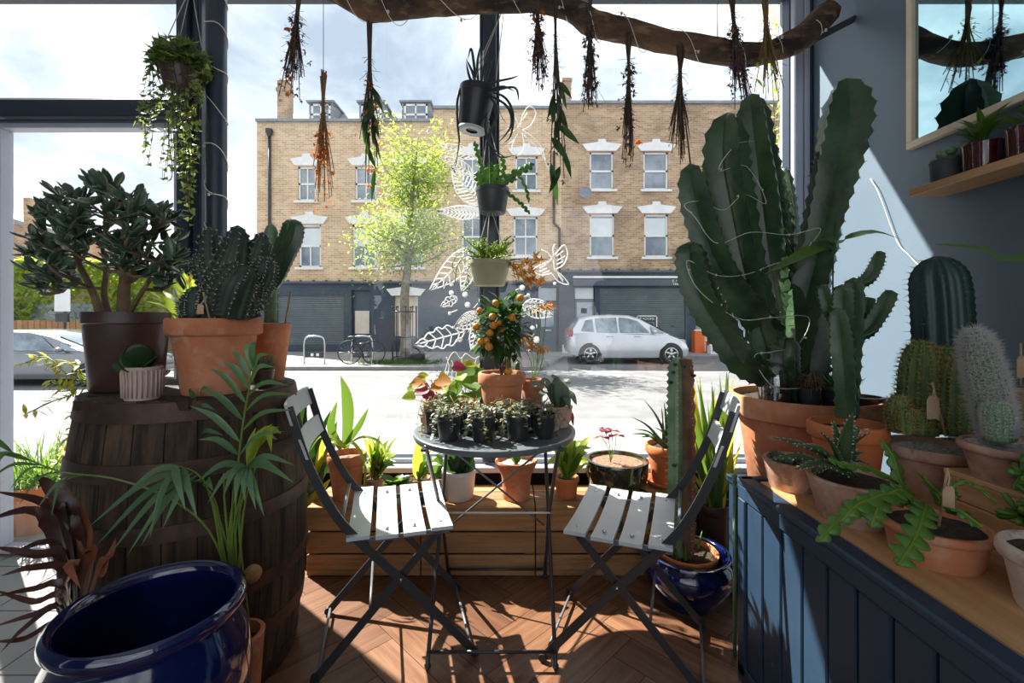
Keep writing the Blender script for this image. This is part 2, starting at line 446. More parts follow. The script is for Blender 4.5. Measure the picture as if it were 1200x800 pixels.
M['lavender'] = mat('pale_frame_paint', (.42, .44, .52), rough=.4)
M['frame'] = mat('navy_frame_paint', (.022, .036, .060), rough=.35)
M['ceiling'] = mat('ceiling_paint', (.80, .80, .80), rough=.9)
M['gap'] = mat('dark_gap', (.006, .006, .007), rough=.9)
M['paint_white'] = mat('white_marker_paint', (.85, .85, .85), rough=.7, tr=.55, trc=(.95, .95, .95))
M['glass'] = glassmat('window_glass', (.97, .98, .98), .04)
M['clochegl'] = glassmat('cloche_glass', (.90, .92, .90), .16)
M['cream_frame'] = mat('pale_wood_frame', (.68, .55, .40), (.74, .62, .47), rough=.45, scale=9)
M['mirror'] = mat('tinted_reflective_print', (.34, .52, .56), rough=.02, metal=1.0)
# outdoors
M['brickA'] = brickmat('tan_brick', (.47, .29, .155), (.68, .48, .30), (.72, .62, .48), stain=(.42, .29, .18), sf=.4)
M['brickC'] = brickmat('weathered_brick', (.31, .185, .10), (.55, .36, .21), (.50, .43, .34), stain=(.17, .125, .085), sf=.7)
M['brickD'] = brickmat('dark_painted_brick', (.048, .065, .09), (.06, .08, .105), (.04, .055, .08), stain=(.075, .095, .12), sf=.3)
M['darkpaint'] = mat('slate_blue_paint', (.052, .07, .098), (.065, .085, .115), rough=.5, scale=2)
M['shutter'] = mat('shutter_grey', (.085, .11, .13), (.11, .135, .155), rough=.4, scale=2)
M['white_trim'] = mat('white_stone', (.80, .79, .77), (.72, .71, .69), rough=.7, scale=3)
M['roofslate'] = mat('slate_roof', (.20, .22, .25), (.28, .30, .33), rough=.7, scale=4, stretch=(1, 1, 6))
M['winglass'] = mat('street_pane', (.10, .14, .18), (.32, .36, .40), rough=.06, scale=.7, coat=.6)
M['blind'] = mat('pale_blind', (.62, .66, .68), (.70, .73, .74), rough=.7, scale=2)
M['board'] = mat('pale_board', (.66, .56, .45), (.72, .63, .53), rough=.8, scale=3)
M['road'] = mat('asphalt', (.135, .135, .14), (.185, .185, .19), rough=.9, scale=1.5, bump=.1, bscale=60)
M['pave'] = mat('pavement_slab', (.23, .225, .22), (.29, .285, .28), rough=.9, scale=1.2)
M['kerb'] = mat('kerb_stone', (.18, .175, .17), (.24, .235, .23), rough=.9, scale=3)
M['roadline'] = mat('road_paint', (.80, .80, .78), rough=.8)
M['carpaint'] = mat('silver_car_paint', (.60, .62, .65), rough=.25, metal=.35, coat=1)
M['carpaint2'] = mat('grey_car_paint', (.20, .21, .23), rough=.25, metal=.35, coat=1)
M['carglass'] = mat('car_glass', (.10, .13, .16), (.30, .36, .40), rough=.04, scale=2, coat=1)
M['redlens'] = mat('red_lens', (.45, .03, .03), rough=.2)
M['ivywall'] = M['leaf_lime']
M['orange_crate'] = mat('orange_plastic', (.72, .13, .02), rough=.5)

# ------------------------------------------------------------------ camera, world, sun
cam = bpy.data.cameras.new('camera'); co = bpy.data.objects.new('camera', cam); C.objects.link(co)
cam.sensor_width = 36; cam.lens = 36*F/1200; cam.shift_y = -27/1200; cam.clip_start = .02; cam.clip_end = 500
co.location = (0, 0, H); co.rotation_euler = (PI/2, 0, 0)
SC.camera = co
SC.view_settings.view_transform = 'Standard'; SC.view_settings.look = 'None'
SC.view_settings.gamma = 1; SC.view_settings.use_curve_mapping = False; SC.view_settings.exposure = EXPO
SC.cycles.max_bounces = 8; SC.cycles.transparent_max_bounces = 16; SC.cycles.diffuse_bounces = 5; SC.cycles.glossy_bounces = 4
SC.cycles.caustics_reflective = False; SC.cycles.caustics_refractive = False; SC.cycles.sample_clamp_indirect = 6
SC.cycles.use_denoising = True

w = bpy.data.worlds.new('sky'); SC.world = w; w.use_nodes = True
nt = w.node_tree; nt.nodes.clear(); N = nt.nodes.new; L = nt.links.new
wo = N('ShaderNodeOutputWorld'); bg = N('ShaderNodeBackground'); L(bg.outputs[0], wo.inputs[0])
tc = N('ShaderNodeTexCoord'); mp = N('ShaderNodeMapping'); mp.inputs['Scale'].default_value = (1.0, 1.0, 1.9); mp.inputs['Location'].default_value = (.35, .2, .1)
L(tc.outputs['Generated'], mp.inputs[0])
nz = N('ShaderNodeTexNoise'); nz.inputs['Scale'].default_value = 2.6; nz.inputs['Detail'].default_value = 9; nz.inputs['Roughness'].default_value = .58; nz.inputs['Distortion'].default_value = .35
L(mp.outputs[0], nz.inputs['Vector'])
cr = N('ShaderNodeValToRGB'); L(nz.outputs['Fac'], cr.inputs[0])
e = cr.color_ramp.elements
e[0].position = .34; e[0].color = (.28, .34, .42, 1); e[1].position = .64; e[1].color = (1, 1, 1, 1)
x = cr.color_ramp.elements.new(.47); x.color = (.46, .51, .58, 1)
L(cr.outputs[0], bg.inputs['Color']); bg.inputs['Strength'].default_value = SKY
sl = bpy.data.lights.new('sun', 'SUN'); so = bpy.data.objects.new('sun', sl); C.objects.link(so)
sl.energy = SUN; sl.angle = math.radians(.6); sl.color = (1, .95, .86)
so.rotation_euler = V(SUND).to_track_quat('-Z', 'Y').to_euler()

# ------------------------------------------------------------------ the room
XR, YW, XE, ZC = 1.60, 2.50, -1.44, 3.14     # right wall, window plane, edge of the wooden floor, ceiling
mb = MB()
Wp, nL = .125, 5
ca = math.cos(PI/4)
def rot45(x, y): return (x*ca-y*ca, x*ca+y*ca)
import bmesh
def herring(kind):
    m = MB()
    for i in range(-60, 60):
        for j in range(-60, 60):
            k = (i-j) % (2*nL)
            if kind == 0 and k == 0: a, b, c2, d2 = i, j, i+nL, j+1
            elif kind == 1 and k == nL: a, b, c2, d2 = i, j-nL+1, i+1, j+1
            else: continue
            g = .0012/Wp
            pts = [(a+g, b+g), (c2-g, b+g), (c2-g, d2-g), (a+g, d2-g)]
            pts = [(p[0]*Wp, p[1]*Wp) for p in pts]
            mx, my = rot45(sum(p[0] for p in pts)/4, sum(p[1] for p in pts)/4)
            if not (XE-.5 < mx < XR+.5 and -1.6 < my < YW+.4): continue
            m.quad(*[(p[0], p[1], 0) for p in pts])
    return m
fl = MB(); fl.box(((XE+XR)/2, .3, -.03), (XR-XE, 4.4, .058))
floor = struct(fl.build('floor', M['gap'], smooth=False))
for k, nm in ((0, 'floorA'), (1, 'floorB')):
    o = herring(k).build('floor_planks', M[nm], floor, smooth=False)
    o.rotation_euler = (0, 0, PI/4)
    bm = bmesh.new(); bm.from_mesh(o.data)
    rm = Matrix.Rotation(-PI/4, 3, 'Z')
    for co_, no_ in (((XE, 0, 0), (-1, 0, 0)), ((XR, 0, 0), (1, 0, 0)), ((0, YW-.02, 0), (0, 1, 0)), ((0, -1.5, 0), (0, -1, 0))):
        bmesh.ops.bisect_plane(bm, geom=bm.verts[:]+bm.edges[:]+bm.faces[:], plane_co=rm @ V(co_), plane_no=rm @ V(no_), clear_outer=True)
    bm.to_mesh(o.data); bm.free()
    o['kind'] = 'structure'
# pale entrance paving at the glass door, level with the street
m = MB(); 
for i in range(8):
    for j in range(12):
        x0 = XE-.01-(i+1)*.42; y0 = -1.6+j*.36
        m.box((x0+.21, y0+.18, -.125), (.412, .352, .04))
struct(m.build('floor_entrance', M['pave'], smooth=False))
m = MB(); m.box((XR+.06, .5, ZC/2-.06), (.12, 4.2, ZC+.12)); struct(m.build('wall_right', M['wallpaint'], smooth=False))
m = MB(); m.box((-1.5, .2, ZC+.05), (6.6, 4.8, .1)); struct(m.build('ceiling', M['ceiling'], smooth=False))
m = MB(); m.box((-.07, YW+.05, .17), (3.34, .14, .40)); struct(m.build('wall_front', M['gap'], smooth=False))
m = MB()
for c, d in (((-3.3, -1.86, ZC/2-.06), (2.4, .12, ZC+.12)), ((1.62, -1.86, ZC/2-.06), (.2, .12, ZC+.12)), ((-.29, -1.86, .1), (3.62, .12, .44)), ((-.29, -1.86, 3.0), (3.62, .12, .28))): m.box(c, d)
struct(m.build('wall_back', M['wallpaint'], smooth=False))  # unseen wall behind the camera, its wide opening added for sky fill
m = MB(); m.box((-4.50, .5, ZC/2-.06), (.12, 4.2, ZC+.12)); struct(m.build('wall_left', M['wallpaint'], smooth=False))
# window head
m = MB(); m.box((-1.5, YW-.01, 3.04), (6.4, .09, .20), bev=.01); m.box((-1.5, YW-.07, 3.03), (6.4, .03, .16)); struct(m.build('trim_1', M['lavender'], smooth=False))
# unseen fascia box outside, added to set the upper edge of the sun patch
m = MB(); m.box((-1.5, YW+.08+.05, 3.25), (6.4, .10, .44)); struct(m.build('trim_8', M['frame'], smooth=False))
# sill
m = MB(); m.box((-.07, YW-.02, .385), (3.34, .20, .03), bev=.004); m.box((-.07, YW-.02, .40), (3.34, .06, .05), bev=.004); struct(m.build('trim_2', M['lavender'], smooth=False))
def window(n, x0, x1, z0, z1, bars, fr=.03):
    m = MB()
    m.box(((x0+x1)/2, YW, z0+fr/2), (x1-x0, .07, fr), bev=.004); m.box(((x0+x1)/2, YW, z1-fr/2), (x1-x0, .07, fr), bev=.004)
    m.box((x0+fr/2, YW, (z0+z1)/2), (fr, .07, z1-z0-2*fr), bev=.004); m.box((x1-fr/2, YW, (z0+z1)/2), (fr, .07, z1-z0-2*fr), bev=.004)
    o = struct(m.build('window_%d' % n, M[bars], smooth=False))
    g = MB(); g.box(((x0+x1)/2, YW+.004, (z0+z1)/2), (x1-x0-2*fr+.004, .006, z1-z0-2*fr+.004))
    g.build('pane', M['glass'], o, smooth=False)
    return o
ZT0, ZT1 = ZS(145, YW), ZS(122, YW)
window(1, -2.81, -1.80, -.10, ZT0, 'lavender', .036)
window(2, -4.4, -1.80, ZT1, 2.955, 'frame', .02)
window(3, -4.4, -2.85, -.10, ZT0, 'lavender', .036)
window(4, -1.70, -.16, .41, 2.955, 'frame', .016)
window(5, -.085, 1.52, .41, 2.955, 'frame', .016)
m = MB(); m.box((-3.1, YW, (ZT0+ZT1)/2+.012), (2.6, .11, ZT1-ZT0-.015), bev=.004); m.box((-3.1, YW-.03, ZT0-.004), (2.5, .05, .012)); struct(m.build('trim_3', M['frame'], smooth=False))
m = MB(); m.box((-1.772, YW-.01, 1.42), (.060, .11, 3.04), bev=.005); m.box((-1.72, YW+.01, 1.42), (.034, .08, 3.04), bev=.004); struct(m.build('trim_4', M['frame'], smooth=False))
m = MB(); m.box((-.1225, YW-.01, 1.66), (.070, .12, 2.5), bev=.006); struct(m.build('trim_5', M['frame'], smooth=False))
m = MB(); m.box((1.535, YW, 1.48), (.05, .14, 2.96), bev=.006); m.box((1.575, YW-.03, 1.48), (.03, .10, 2.96), bev=.004); struct(m.build('trim_6', M['lavender'], smooth=False))
m = MB(); m.box((1.592, YW-.075, 1.48), (.014, .03, 2.96)); struct(m.build('trim_7', M['frame'], smooth=False))
# round pillar
m = MB(); m.tube([(XS(253.5, 2.3), 2.3, -.1), (XS(253.5, 2.3), 2.3, ZC)], .0475, 28); o = m.build('column', M['frame'], ang=40); struct(o)

# ------------------------------------------------------------------ street
ZP, ZR = -.12, -.22
m = MB()
m.box((0, 10.0, ZR-.05), (80, 12.6, .1)); struct(m.build('road', M['road'], smooth=False))
m = MB(); m.box((0, 4.15, ZP-.06), (80, 3.2, .12)); 
o = struct(m.build('pavement_near', M['pave'], smooth=False))
m = MB(); m.box((0, 5.83, ZP-.07), (80, .16, .14)); struct(m.build('kerb_near', M['kerb'], smooth=False))
YK = 12.3
m = MB(); m.poly([(x, y, ZP) for x, y in ((-40, YK), (.75, YK), (1.75, 15.7), (40, 15.7), (40, 22), (-40, 22))]); m.f[-1] = m.f[-1]
struct(m.build('pavement_far', M['pave'], smooth=False))
m = MB()
kp = [(-40, YK), (.75, YK), (1.75, 15.7), (40, 15.7)]
for a, b in zip(kp, kp[1:]): m.bar((a[0], a[1], ZP-.06), (b[0], b[1], ZP-.06), .16, .13)
struct(m.build('kerb_far', M['kerb'], smooth=False))
m = MB()
m.bar((1.7, 12.6, ZR+.004), (2.6, 10.9, ZR+.004), .10, .004); m.box((-4, 11.9, ZR+.004), (9.4, .09, .004)); m.bar((4.2, 9.4, ZR+.004), (3.0, 11.2, ZR+.004), .09, .004)
m.box((6.2, 11.9, ZR+.004), (6.4, .09, .004))
struct(m.build('road_markings', M['roadline'], smooth=False))

YF = 17.8
def fx(px): return XS(px, YF)
def fz(py): return ZS(py, YF)
def wall_holes(m, x0, x1, z0, z1, holes, y, depth):
    xs = sorted({x0, x1, *[h[0] for h in holes], *[h[2] for h in holes]}); zs = sorted({z0, z1, *[h[1] for h in holes], *[h[3] for h in holes]})
    for i in range(len(xs)-1):
        for j in range(len(zs)-1):
            cx, cz = (xs[i]+xs[i+1])/2, (zs[j]+zs[j+1])/2
            if any(h[0] < cx < h[2] and h[1] < cz < h[3] for h in holes): continue
            m.quad((xs[i], y, zs[j]), (xs[i+1], y, zs[j]), (xs[i+1], y, zs[j+1]), (xs[i], y, zs[j+1]))
    for a, b, c, d in holes:
        q = y+depth
        m.quad((a, y, b), (a, y, d), (a, q, d), (a, q, b)); m.quad((c, y, b), (c, q, b), (c, q, d), (c, y, d))
        m.quad((a, y, b), (a, q, b), (c, q, b), (c, y, b)); m.quad((a, y, d), (c, y, d), (c, q, d), (a, q, d))
def lintel(root, x0, x1, zt, mtl='white_trim'):
    m = MB(); o = .30; h = .34
    f = [(x0-.10, zt), (x1+.10, zt), (x1+o, zt+h*.75), ((x0+x1)/2+.16, zt+h), ((x0+x1)/2+.14, zt+h*1.35), ((x0+x1)/2-.14, zt+h*1.35), ((x0+x1)/2-.16, zt+h), (x0-o, zt+h*.75)]
    k = len(f); y0, y1 = YF-.06, YF+.02
    m._add([(a, y0, b) for a, b in f]+[(a, y1, b) for a, b in f], [tuple(range(k))]+[(i, i+k, (i+1) % k+k, (i+1) % k) for i in range(k)])
    m.build('lintel', M[mtl], root, smooth=False)
def sash(root, x0, z0, x1, z1, style='glass'):
    m = MB(); y = YF+.10; f = .07
    for (a, b, c, d) in ((x0, z0, x0+f, z1), (x1-f, z0, x1, z1), (x0, z0, x1, z0+f), (x0, z1-f, x1, z1), (x0, (z0+z1)/2-f/2, x1, (z0+z1)/2+f/2)):
        m.box(((a+c)/2, y, (b+d)/2), (c-a, .06, d-b))
    if style == 'cross': m.box(((x0+x1)/2, y, (z0+z1)/2), (.045, .05, z1-z0))
    elif style == 'half': m.box(((x0+x1)/2, y, z0*.75+z1*.25), (.045, .05, (z1-z0)/2))
    m.box(((x0+x1)/2, YF-.03, z0-.05), (x1-x0+.24, .16, .09))
    o = m.build('window', M['white_trim'], root, smooth=False)
    g = MB(); g.box(((x0+x1)/2, y+.03, (z0+z1)/2), (x1-x0-.02, .02, z1-z0-.02)); g.build('pane', M['winglass'], o, smooth=False)
    if style in ('half', 'blind'):
        g = MB(); g.box(((x0+x1)/2, y+.008, z0*.28+z1*.72), (x1-x0-.15, .012, (z1-z0)*.4)); g.build('blind', M['blind'], o, smooth=False)

def facade(name, label, px0, px1, pytop, pyband, wins, ground, brick):
    root = thing(name, label, 'building', (0, 0, 0), 'terraced buildings across the street')
    hs = []
    for (a, b, c, d, st, li) in wins: hs.append((fx(a), fz(d), fx(c), fz(b)))
    x0, x1 = fx(px0), fx(px1); zb = fz(pyband)
    m = MB(); wall_holes(m, x0, x1, zb, fz(pytop), hs, YF, .14)
    m.quad((x0, YF, zb), (x0, YF, fz(pytop)), (x0, YF+7, fz(pytop)), (x0, YF+7, ZP)); m.quad((x1, YF, zb), (x1, YF+7, ZP), (x1, YF+7, fz(pytop)), (x1, YF, fz(pytop)))
    m.quad((x0, YF, fz(pytop)), (x1, YF, fz(pytop)), (x1, YF+7, fz(pytop)), (x0, YF+7, fz(pytop)))
    m.build('brick_wall', M[brick], root, smooth=False)
    m = MB(); m.box(((x0+x1)/2, YF+.02, fz(pytop)+.04), (x1-x0, .3, .10)); m.build('coping', M['roofslate'], root, smooth=False)
    for (a, b, c, d, st, li), h in zip(wins, hs):
        sash(root, *h, style=st)
        if li: lintel(root, h[0], h[2], h[3]+.03)
    m = MB(); wall_holes(m, x0, x1, ZP, zb, [(fx(g[0]), fz(g[3]) if g[3] else ZP, fx(g[2]), fz(g[1])) for g in ground], YF-.02, .25)
    m.build('shop_front', M['brickD'], root, smooth=False)
    for g in ground:
        m = MB(); z0 = fz(g[3]) if g[3] else ZP; m.box(((fx(g[0])+fx(g[2]))/2, YF+.27, (z0+fz(g[1]))/2), (fx(g[2])-fx(g[0])+.1, .06, fz(g[1])-z0+.1)); m.build('recess_back', M['darkpaint'], root, smooth=False)
    m = MB(); m.box(((x0+x1)/2, YF-.06, zb), (x1-x0, .14, .08))
    n = int((x1-x0)/.5)
    for i in range(n): m.box((x0+.25+i*.5, YF-.08, zb+.07), (.07, .08, .06))
    m.build('cornice', M['darkpaint'], root, smooth=False)
    return root
def shutter(root, a, b, c, d):
    m = MB(); z = fz(d) if d else ZP+.0; z1 = fz(b); x0, x1 = fx(a), fx(c)
    k = 0
    while z < z1-.02:
        h = min(.085, z1-z); m.box(((x0+x1)/2, YF+.05, z+h/2), (x1-x0, .03, h-.018), bev=.008); z += .085
    m.box(((x0+x1)/2, YF+.07, (ZP+z1)/2), (x1-x0, .01, z1-ZP))
    return m.build('roller_shutter', M['shutter'], root, smooth=False)
def plain(root, nm, a, b, c, d, mt, y=.12, t=.05, bev=0):
    m = MB(); z0 = fz(d) if d else ZP; m.box(((fx(a)+fx(c))/2, YF+y, (z0+fz(b))/2), (fx(c)-fx(a), t, fz(b)-z0), bev=bev); return m.build(nm, M[mt], root, smooth=False)
def fontmesh(o):
    bpy.context.view_layer.update()
    me = bpy.data.meshes.new_from_object(o.evaluated_get(bpy.context.evaluated_depsgraph_get()))
    n = bpy.data.objects.new('lettering', me); C.objects.link(n); n.parent = o.parent; n.matrix_local = o.matrix_local.copy()
    cu = o.data; bpy.data.objects.remove(o); bpy.data.curves.remove(cu); return n
def text(root, s, px, py, hpx, y, mt, xs=1, nm='lettering'):
    cu = bpy.data.curves.new('lettering_curve', 'FONT'); cu.body = s; cu.size = hpx*YF/F*1.35; cu.extrude = .004; cu.space_character = 1.05
    o = bpy.data.objects.new('lettering_curve', cu); C.objects.link(o); o.parent = root; cu.materials.append(M[mt])
    o.location = (fx(px), YF+y, fz(py)); o.rotation_euler = (PI/2, 0, 0); o.scale = (xs, 1, 1)
    return fontmesh(o)

# --- tan brick house, mansard roof
A = facade('terraced_building', 'long tan brick terrace with slate mansard roof and three dormers', 301, 508, 143, 331,
  [(349, 195, 370, 235, 'cross', 1), (416, 195, 441, 235, 'cross', 1), (468, 195, 494, 235, 'cross', 1),
   (350, 263, 376, 313, 'half', 1), (413, 263, 441, 313, 'half', 1), (467, 263, 495, 313, 'half', 1)],
  [(325, 346, 403, 404), (412, 340, 434, 0), (462, 347, 490, 396)], 'brickA')
shutter(A, 325, 346, 403, 404)
plain(A, 'door', 412, 340, 434, 0, 'darkpaint', .2); plain(A, 'board', 415, 364, 432, 391, 'board', .12)
plain(A, 'boarded_window', 462, 347, 490, 396, 'board', .12); lintel(A, fx(462), fx(490), fz(347)+.02)
plain(A, 'sill', 460, 396, 492, 399, 'darkpaint', -.05, .15)
m = MB(); x0, x1 = fx(318), fx(507); z0, z1 = fz(143), fz(116)
m._add([(x0, YF+.35, z0), (x1, YF+.35, z0), (x1, YF+1.3, z1), (x0, YF+1.3, z1), (x0, YF+7, z1), (x1, YF+7, z1), (x0, YF+7, z0), (x1, YF+7, z0)], [(0, 1, 2, 3), (3, 2, 5, 4), (0, 3, 4, 6), (1, 7, 5, 2)])
m.build('mansard_roof', M['roofslate'], A, smooth=False)
for a, c in ((357, 386), (417, 447), (468, 502)):
    m = MB(); b0, b1 = fx(a), fx(c); zt, zb_ = fz(115), fz(142)
    m.box(((b0+b1)/2, YF+.95, (zt+zb_)/2), (b1-b0, 1.1, zt-zb_)); m.box(((b0+b1)/2, YF+.9, zt+.03), (b1-b0+.15, 1.25, .07))
    d = m.build('dormer', M['roofslate'], A, smooth=False)
    m = MB(); f = .075; y = YF+.38; w0, w1 = b0+.1, b1-.1; zq = zt-.06
    for (p, q, r, s_) in ((w0, zb_, w0+f, zq), (w1-f, zb_, w1, zq), (w0, zq-f, w1, zq), (w0, zb_, w1, zb_+f), ((w0+w1)/2-.03, zb_, (w0+w1)/2+.03, zq), (w0, (zb_+zq)/2-.04, w1, (zb_+zq)/2+.04)):
        m.box(((p+r)/2, y, (q+s_)/2), (r-p, .06, s_-q))
    m.build('window_frame', M['white_trim'], d, smooth=False)
    m = MB(); m.box(((w0+w1)/2, y+.02, (zb_+zq)/2), (w1-w0-.1, .02, zq-zb_-.1)); m.build('pane', M['winglass'], d, smooth=False)
m = MB(); m.box((fx(327), YF+.5, fz(120)), (.40, .5, 2.0)); m.box((fx(327), YF+.5, fz(101)), (.48, .58, .14)); m.build('chimney', M['brickC'], A, smooth=False)
m = MB(); m.tube([(fx(317), YF-.08, fz(331)), (fx(317), YF-.08, fz(160))], .055, 10); m.lathe([(.06, -.12), (.14, .05), (.14, .18), (0, .18)], (fx(317), YF-.10, fz(158)), 8); m.build('drainpipe', M['metal_dark'], A)
# --- middle house
B = facade('terraced_building', 'narrow tan brick terrace without a mansard, between two taller neighbours', 508, 658, 128, 331,
  [(541, 183, 566, 223, 'cross', 1), (604, 183, 630, 223, 'cross', 1), (541, 254, 566, 300, 'cross', 1), (602, 254, 630, 300, 'cross', 1)],
  [(629, 336, 655, 0)], 'brickA')
plain(B, 'door', 631, 354, 652, 0, 'darkpaint', .10); plain(B, 'transom_pane', 631, 337, 652, 352, 'winglass', .12); plain(B, 'door_pane', 634, 360, 649, 383, 'winglass', .065)
plain(B, 'letter_plate', 638, 386, 646, 388, 'steel', .055)
m = MB(); m.tube([(fx(649), YF-.08, fz(178)), (fx(649), YF-.08, fz(262)), (fx(655.5), YF-.08, fz(268)), (fx(655.5), YF-.08, fz(331))], .05, 10); m.build('drainpipe', M['brown_plastic'], B)
m = MB(); m.box(((fx(598)+fx(632))/2, YF+1.2, fz(118)), (fx(632)-fx(598), .8, .66)); d = m.build('dormer', M['white_trim'], B, smooth=False)
m = MB(); m.box(((fx(512)+fx(654))/2, YF+2.2, fz(122)), (fx(654)-fx(512), 2, .5)); m.build('roof', M['roofslate'], B, smooth=False)
# --- darker brick house with the closed shop
D = facade('terraced_building', 'darker weathered brick terrace above the closed shop behind the silver car', 658, 960, 122, 318,
  [(691, 178, 719, 222, 'plain', 1), (754, 178, 783, 222, 'plain', 1), (691, 251, 720, 301, 'blind', 1), (755, 251, 783, 301, 'blind', 1),
   (842, 178, 868, 222, 'plain', 1), (842, 251, 868, 301, 'plain', 1), (905, 178, 931, 222, 'plain', 1), (905, 251, 931, 301, 'plain', 1)],
  [(673, 337, 697, 0), (703, 337, 803, 0), (815, 337, 905, 0)], 'brickC')
sh = shutter(D, 703, 337, 803, 0)
plain(D, 'door', 674, 351, 696, 0, 'shutter', .10); plain(D, 'transom_pane', 674, 337, 696, 350, 'blind', .12); plain(D, 'door_pane', 676, 354, 694, 385, 'winglass', .07); plain(D, 'door_notice', 681, 361, 688, 367, 'white_trim', .05, .01)
plain(D, 'fascia', 671, 327, 806, 335, 'darkpaint', -.12, .2); plain(D, 'fascia_band', 671, 324, 806, 326.4, 'white_trim', -.14, .24)
plain(D, 'letter_plate', 786, 381.5, 791, 383, 'metal_dark', .03, .02)
text(D, 'E. PRICE', 785.5, 330.6, 2.6, -.225, 'white_trim', 1.15); text(D, 'TERRACE', 786, 334.4, 2.6, -.225, 'white_trim', 1.1)
m = MB(); m.box((fx(665), YF+.5, fz(108)), (.34, .7, 1.1)); m.box((fx(665), YF+.5, fz(91)), (.4, .8, .12)); m.build('chimney', M['brickC'], D, smooth=False)
m = MB(); m.box(((fx(806)+fx(960))/2, YF+.6, fz(119)), (fx(960)-fx(806), .5, .35)); m.build('parapet', M['brickC'], D, smooth=False)
m = MB(); dsh = [(0, 0), (.10, .02), (.18, .06), (.24, .11)]; m.lathe(dsh, (fx(684), YF-.35, fz(230)), 18, Matrix.Rotation(1.3, 3, 'X')); m.tube([(fx(684), YF, fz(232)), (fx(684), YF-.3, fz(230))], .02, 6); m.build('satellite_dish', M['roofslate'], D)
m = MB(); m.lathe(dsh, (fx(794), YF-.35, fz(298)), 18, Matrix.Rotation(1.4, 3, 'X')); m.tube([(fx(794), YF, fz(300)), (fx(794), YF-.3, fz(298))], .02, 6); m.build('satellite_dish', M['metal_dark'], D)
m = MB(); m.box((fx(802), YF-.15, fz(298)), (.35, .3, .5)); m.build('boiler_flue', M['white_trim'], D, smooth=False)
plain(D, 'display_window', 815, 337, 905, 395, 'winglass', .15); plain(D, 'stall_riser', 815, 395, 905, 0, 'board', .1)

# sign board standing in front of the shutter, on a table
t = thing('display_table', 'plain pale wooden table in front of the grey roller shutter', 'table', (XS(757, 17.0), 17.0, ZP))
m = MB(); m.box((-.05, 0, .78), (1.35, .6, .05), bev=.01); m.build('table_top', M['board'], t, smooth=False)
m = MB(); m.box((-.12, 0, .40), (.85, .5, .72), bev=.01); m.build('cabinet_base', M['board'], t, smooth=False)
zt = ZP+.806
t = thing('shop_sign', 'black sign board with white frame and white lettering behind the silver car', 'sign', (XS(758, 17.0), 17.0, zt))
w2, h2 = XS(770, 17)-XS(746, 17), 19*17/F
m = MB(); m.box((0, 0, h2/2), (w2-.06, .03, h2-.06)); m.build('sign_panel', M['metal_dark'], t, smooth=False)
m = MB()
for c, d in (((0, 0, .02), (w2, .045, .04)), ((0, 0, h2-.02), (w2, .045, .04)), ((-w2/2+.02, 0, h2/2), (.04, .045, h2)), ((w2/2-.02, 0, h2/2), (.04, .045, h2))): m.box(c, d)
for c, d in (((0, -.018, .34), (.52, .006, .008)), ((0, -.018, .22), (.52, .006, .008)), ((-.26, -.018, .28), (.008, .006, .12)), ((.26, -.018, .28), (.008, .006, .12))): m.box(c, d)
m.build('sign_frame', M['white_trim'], t, smooth=False)
m = MB(); m.tube([(-.24, -.012, .48), (-.24, -.022, .48)], .05, 16); m.box((0, -.018, .13), (.22, .006, .12)); m.build('sign_emblem', M['white_trim'], t, smooth=False)
for s_, px_, z_, sz in (('ROOMS', -.16, .44, .125), ('TO LET', -.22, .245, .10)):
    cu = bpy.data.curves.new('lettering_curve', 'FONT'); cu.body = s_; cu.size = sz; cu.extrude = .003
    o = bpy.data.objects.new('lettering_curve', cu); C.objects.link(o); o.parent = t; cu.materials.append(M['white_trim']); o.location = (px_, -.02, z_); o.rotation_euler = (PI/2, 0, 0); fontmesh(o)
# planter box by the door
t = thing('door_planter', 'small white planter with a green shrub beside the far shop door', 'planter', (XS(666, 16.9), 16.9, ZP))
m = MB(); m.box((0, 0, .16), (.42, .36, .32), bev=.02); m.build('planter_box', M['white_trim'], t, smooth=False)
m = MB(); 
for i in range(70): m.leaf((R.uniform(-.12, .12), R.uniform(-.1, .1), .3+R.uniform(0, .35)), (R.gauss(0, 1), R.gauss(0, 1), R.uniform(.2, 1)), .2, .08, n=3)
m.build('foliage', M['leaf_mid'], t)
# orange crates at the neighbouring shop
for i, (px, py, z0, c) in enumerate(((818, 0, 0, 'orange_crate'), (818, 0, .42, 'orange_crate'), (829, 0, 0, 'white_trim'), (835, 0, 0, 'orange_crate'))):
    t = thing('produce_crate', ['orange crate on the ground outside the far shop', 'orange crate stacked on another outside the far shop', 'white tub between orange crates outside the far shop', 'single orange crate nearest the far shop window'][i], 'crate', (XS(px, 17.2), 17.2-(.5 if i == 2 else 0), ZP+z0), 'crates outside the far shop')
    m = MB(); w_, h_ = (.30, .30) if i == 2 else (.34, .42)
    for s_ in (-1, 1):
        m.box((s_*w_/2, 0, h_/2), (.02, .3, h_)); m.box((0, s_*.15, h_/2), (w_, .02, h_))
    m.box((0, 0, .02), (w_, .3, .03)); m.build('crate_body', M[c], t, smooth=False)
    m = MB()
    for j in range(14): m.ball((R.uniform(-.12, .12), R.uniform(-.1, .1), h_-.03+R.uniform(0, .03)), .05, 6)
    m.build('produce', M['white_trim' if i else 'leaf_orange'], t)

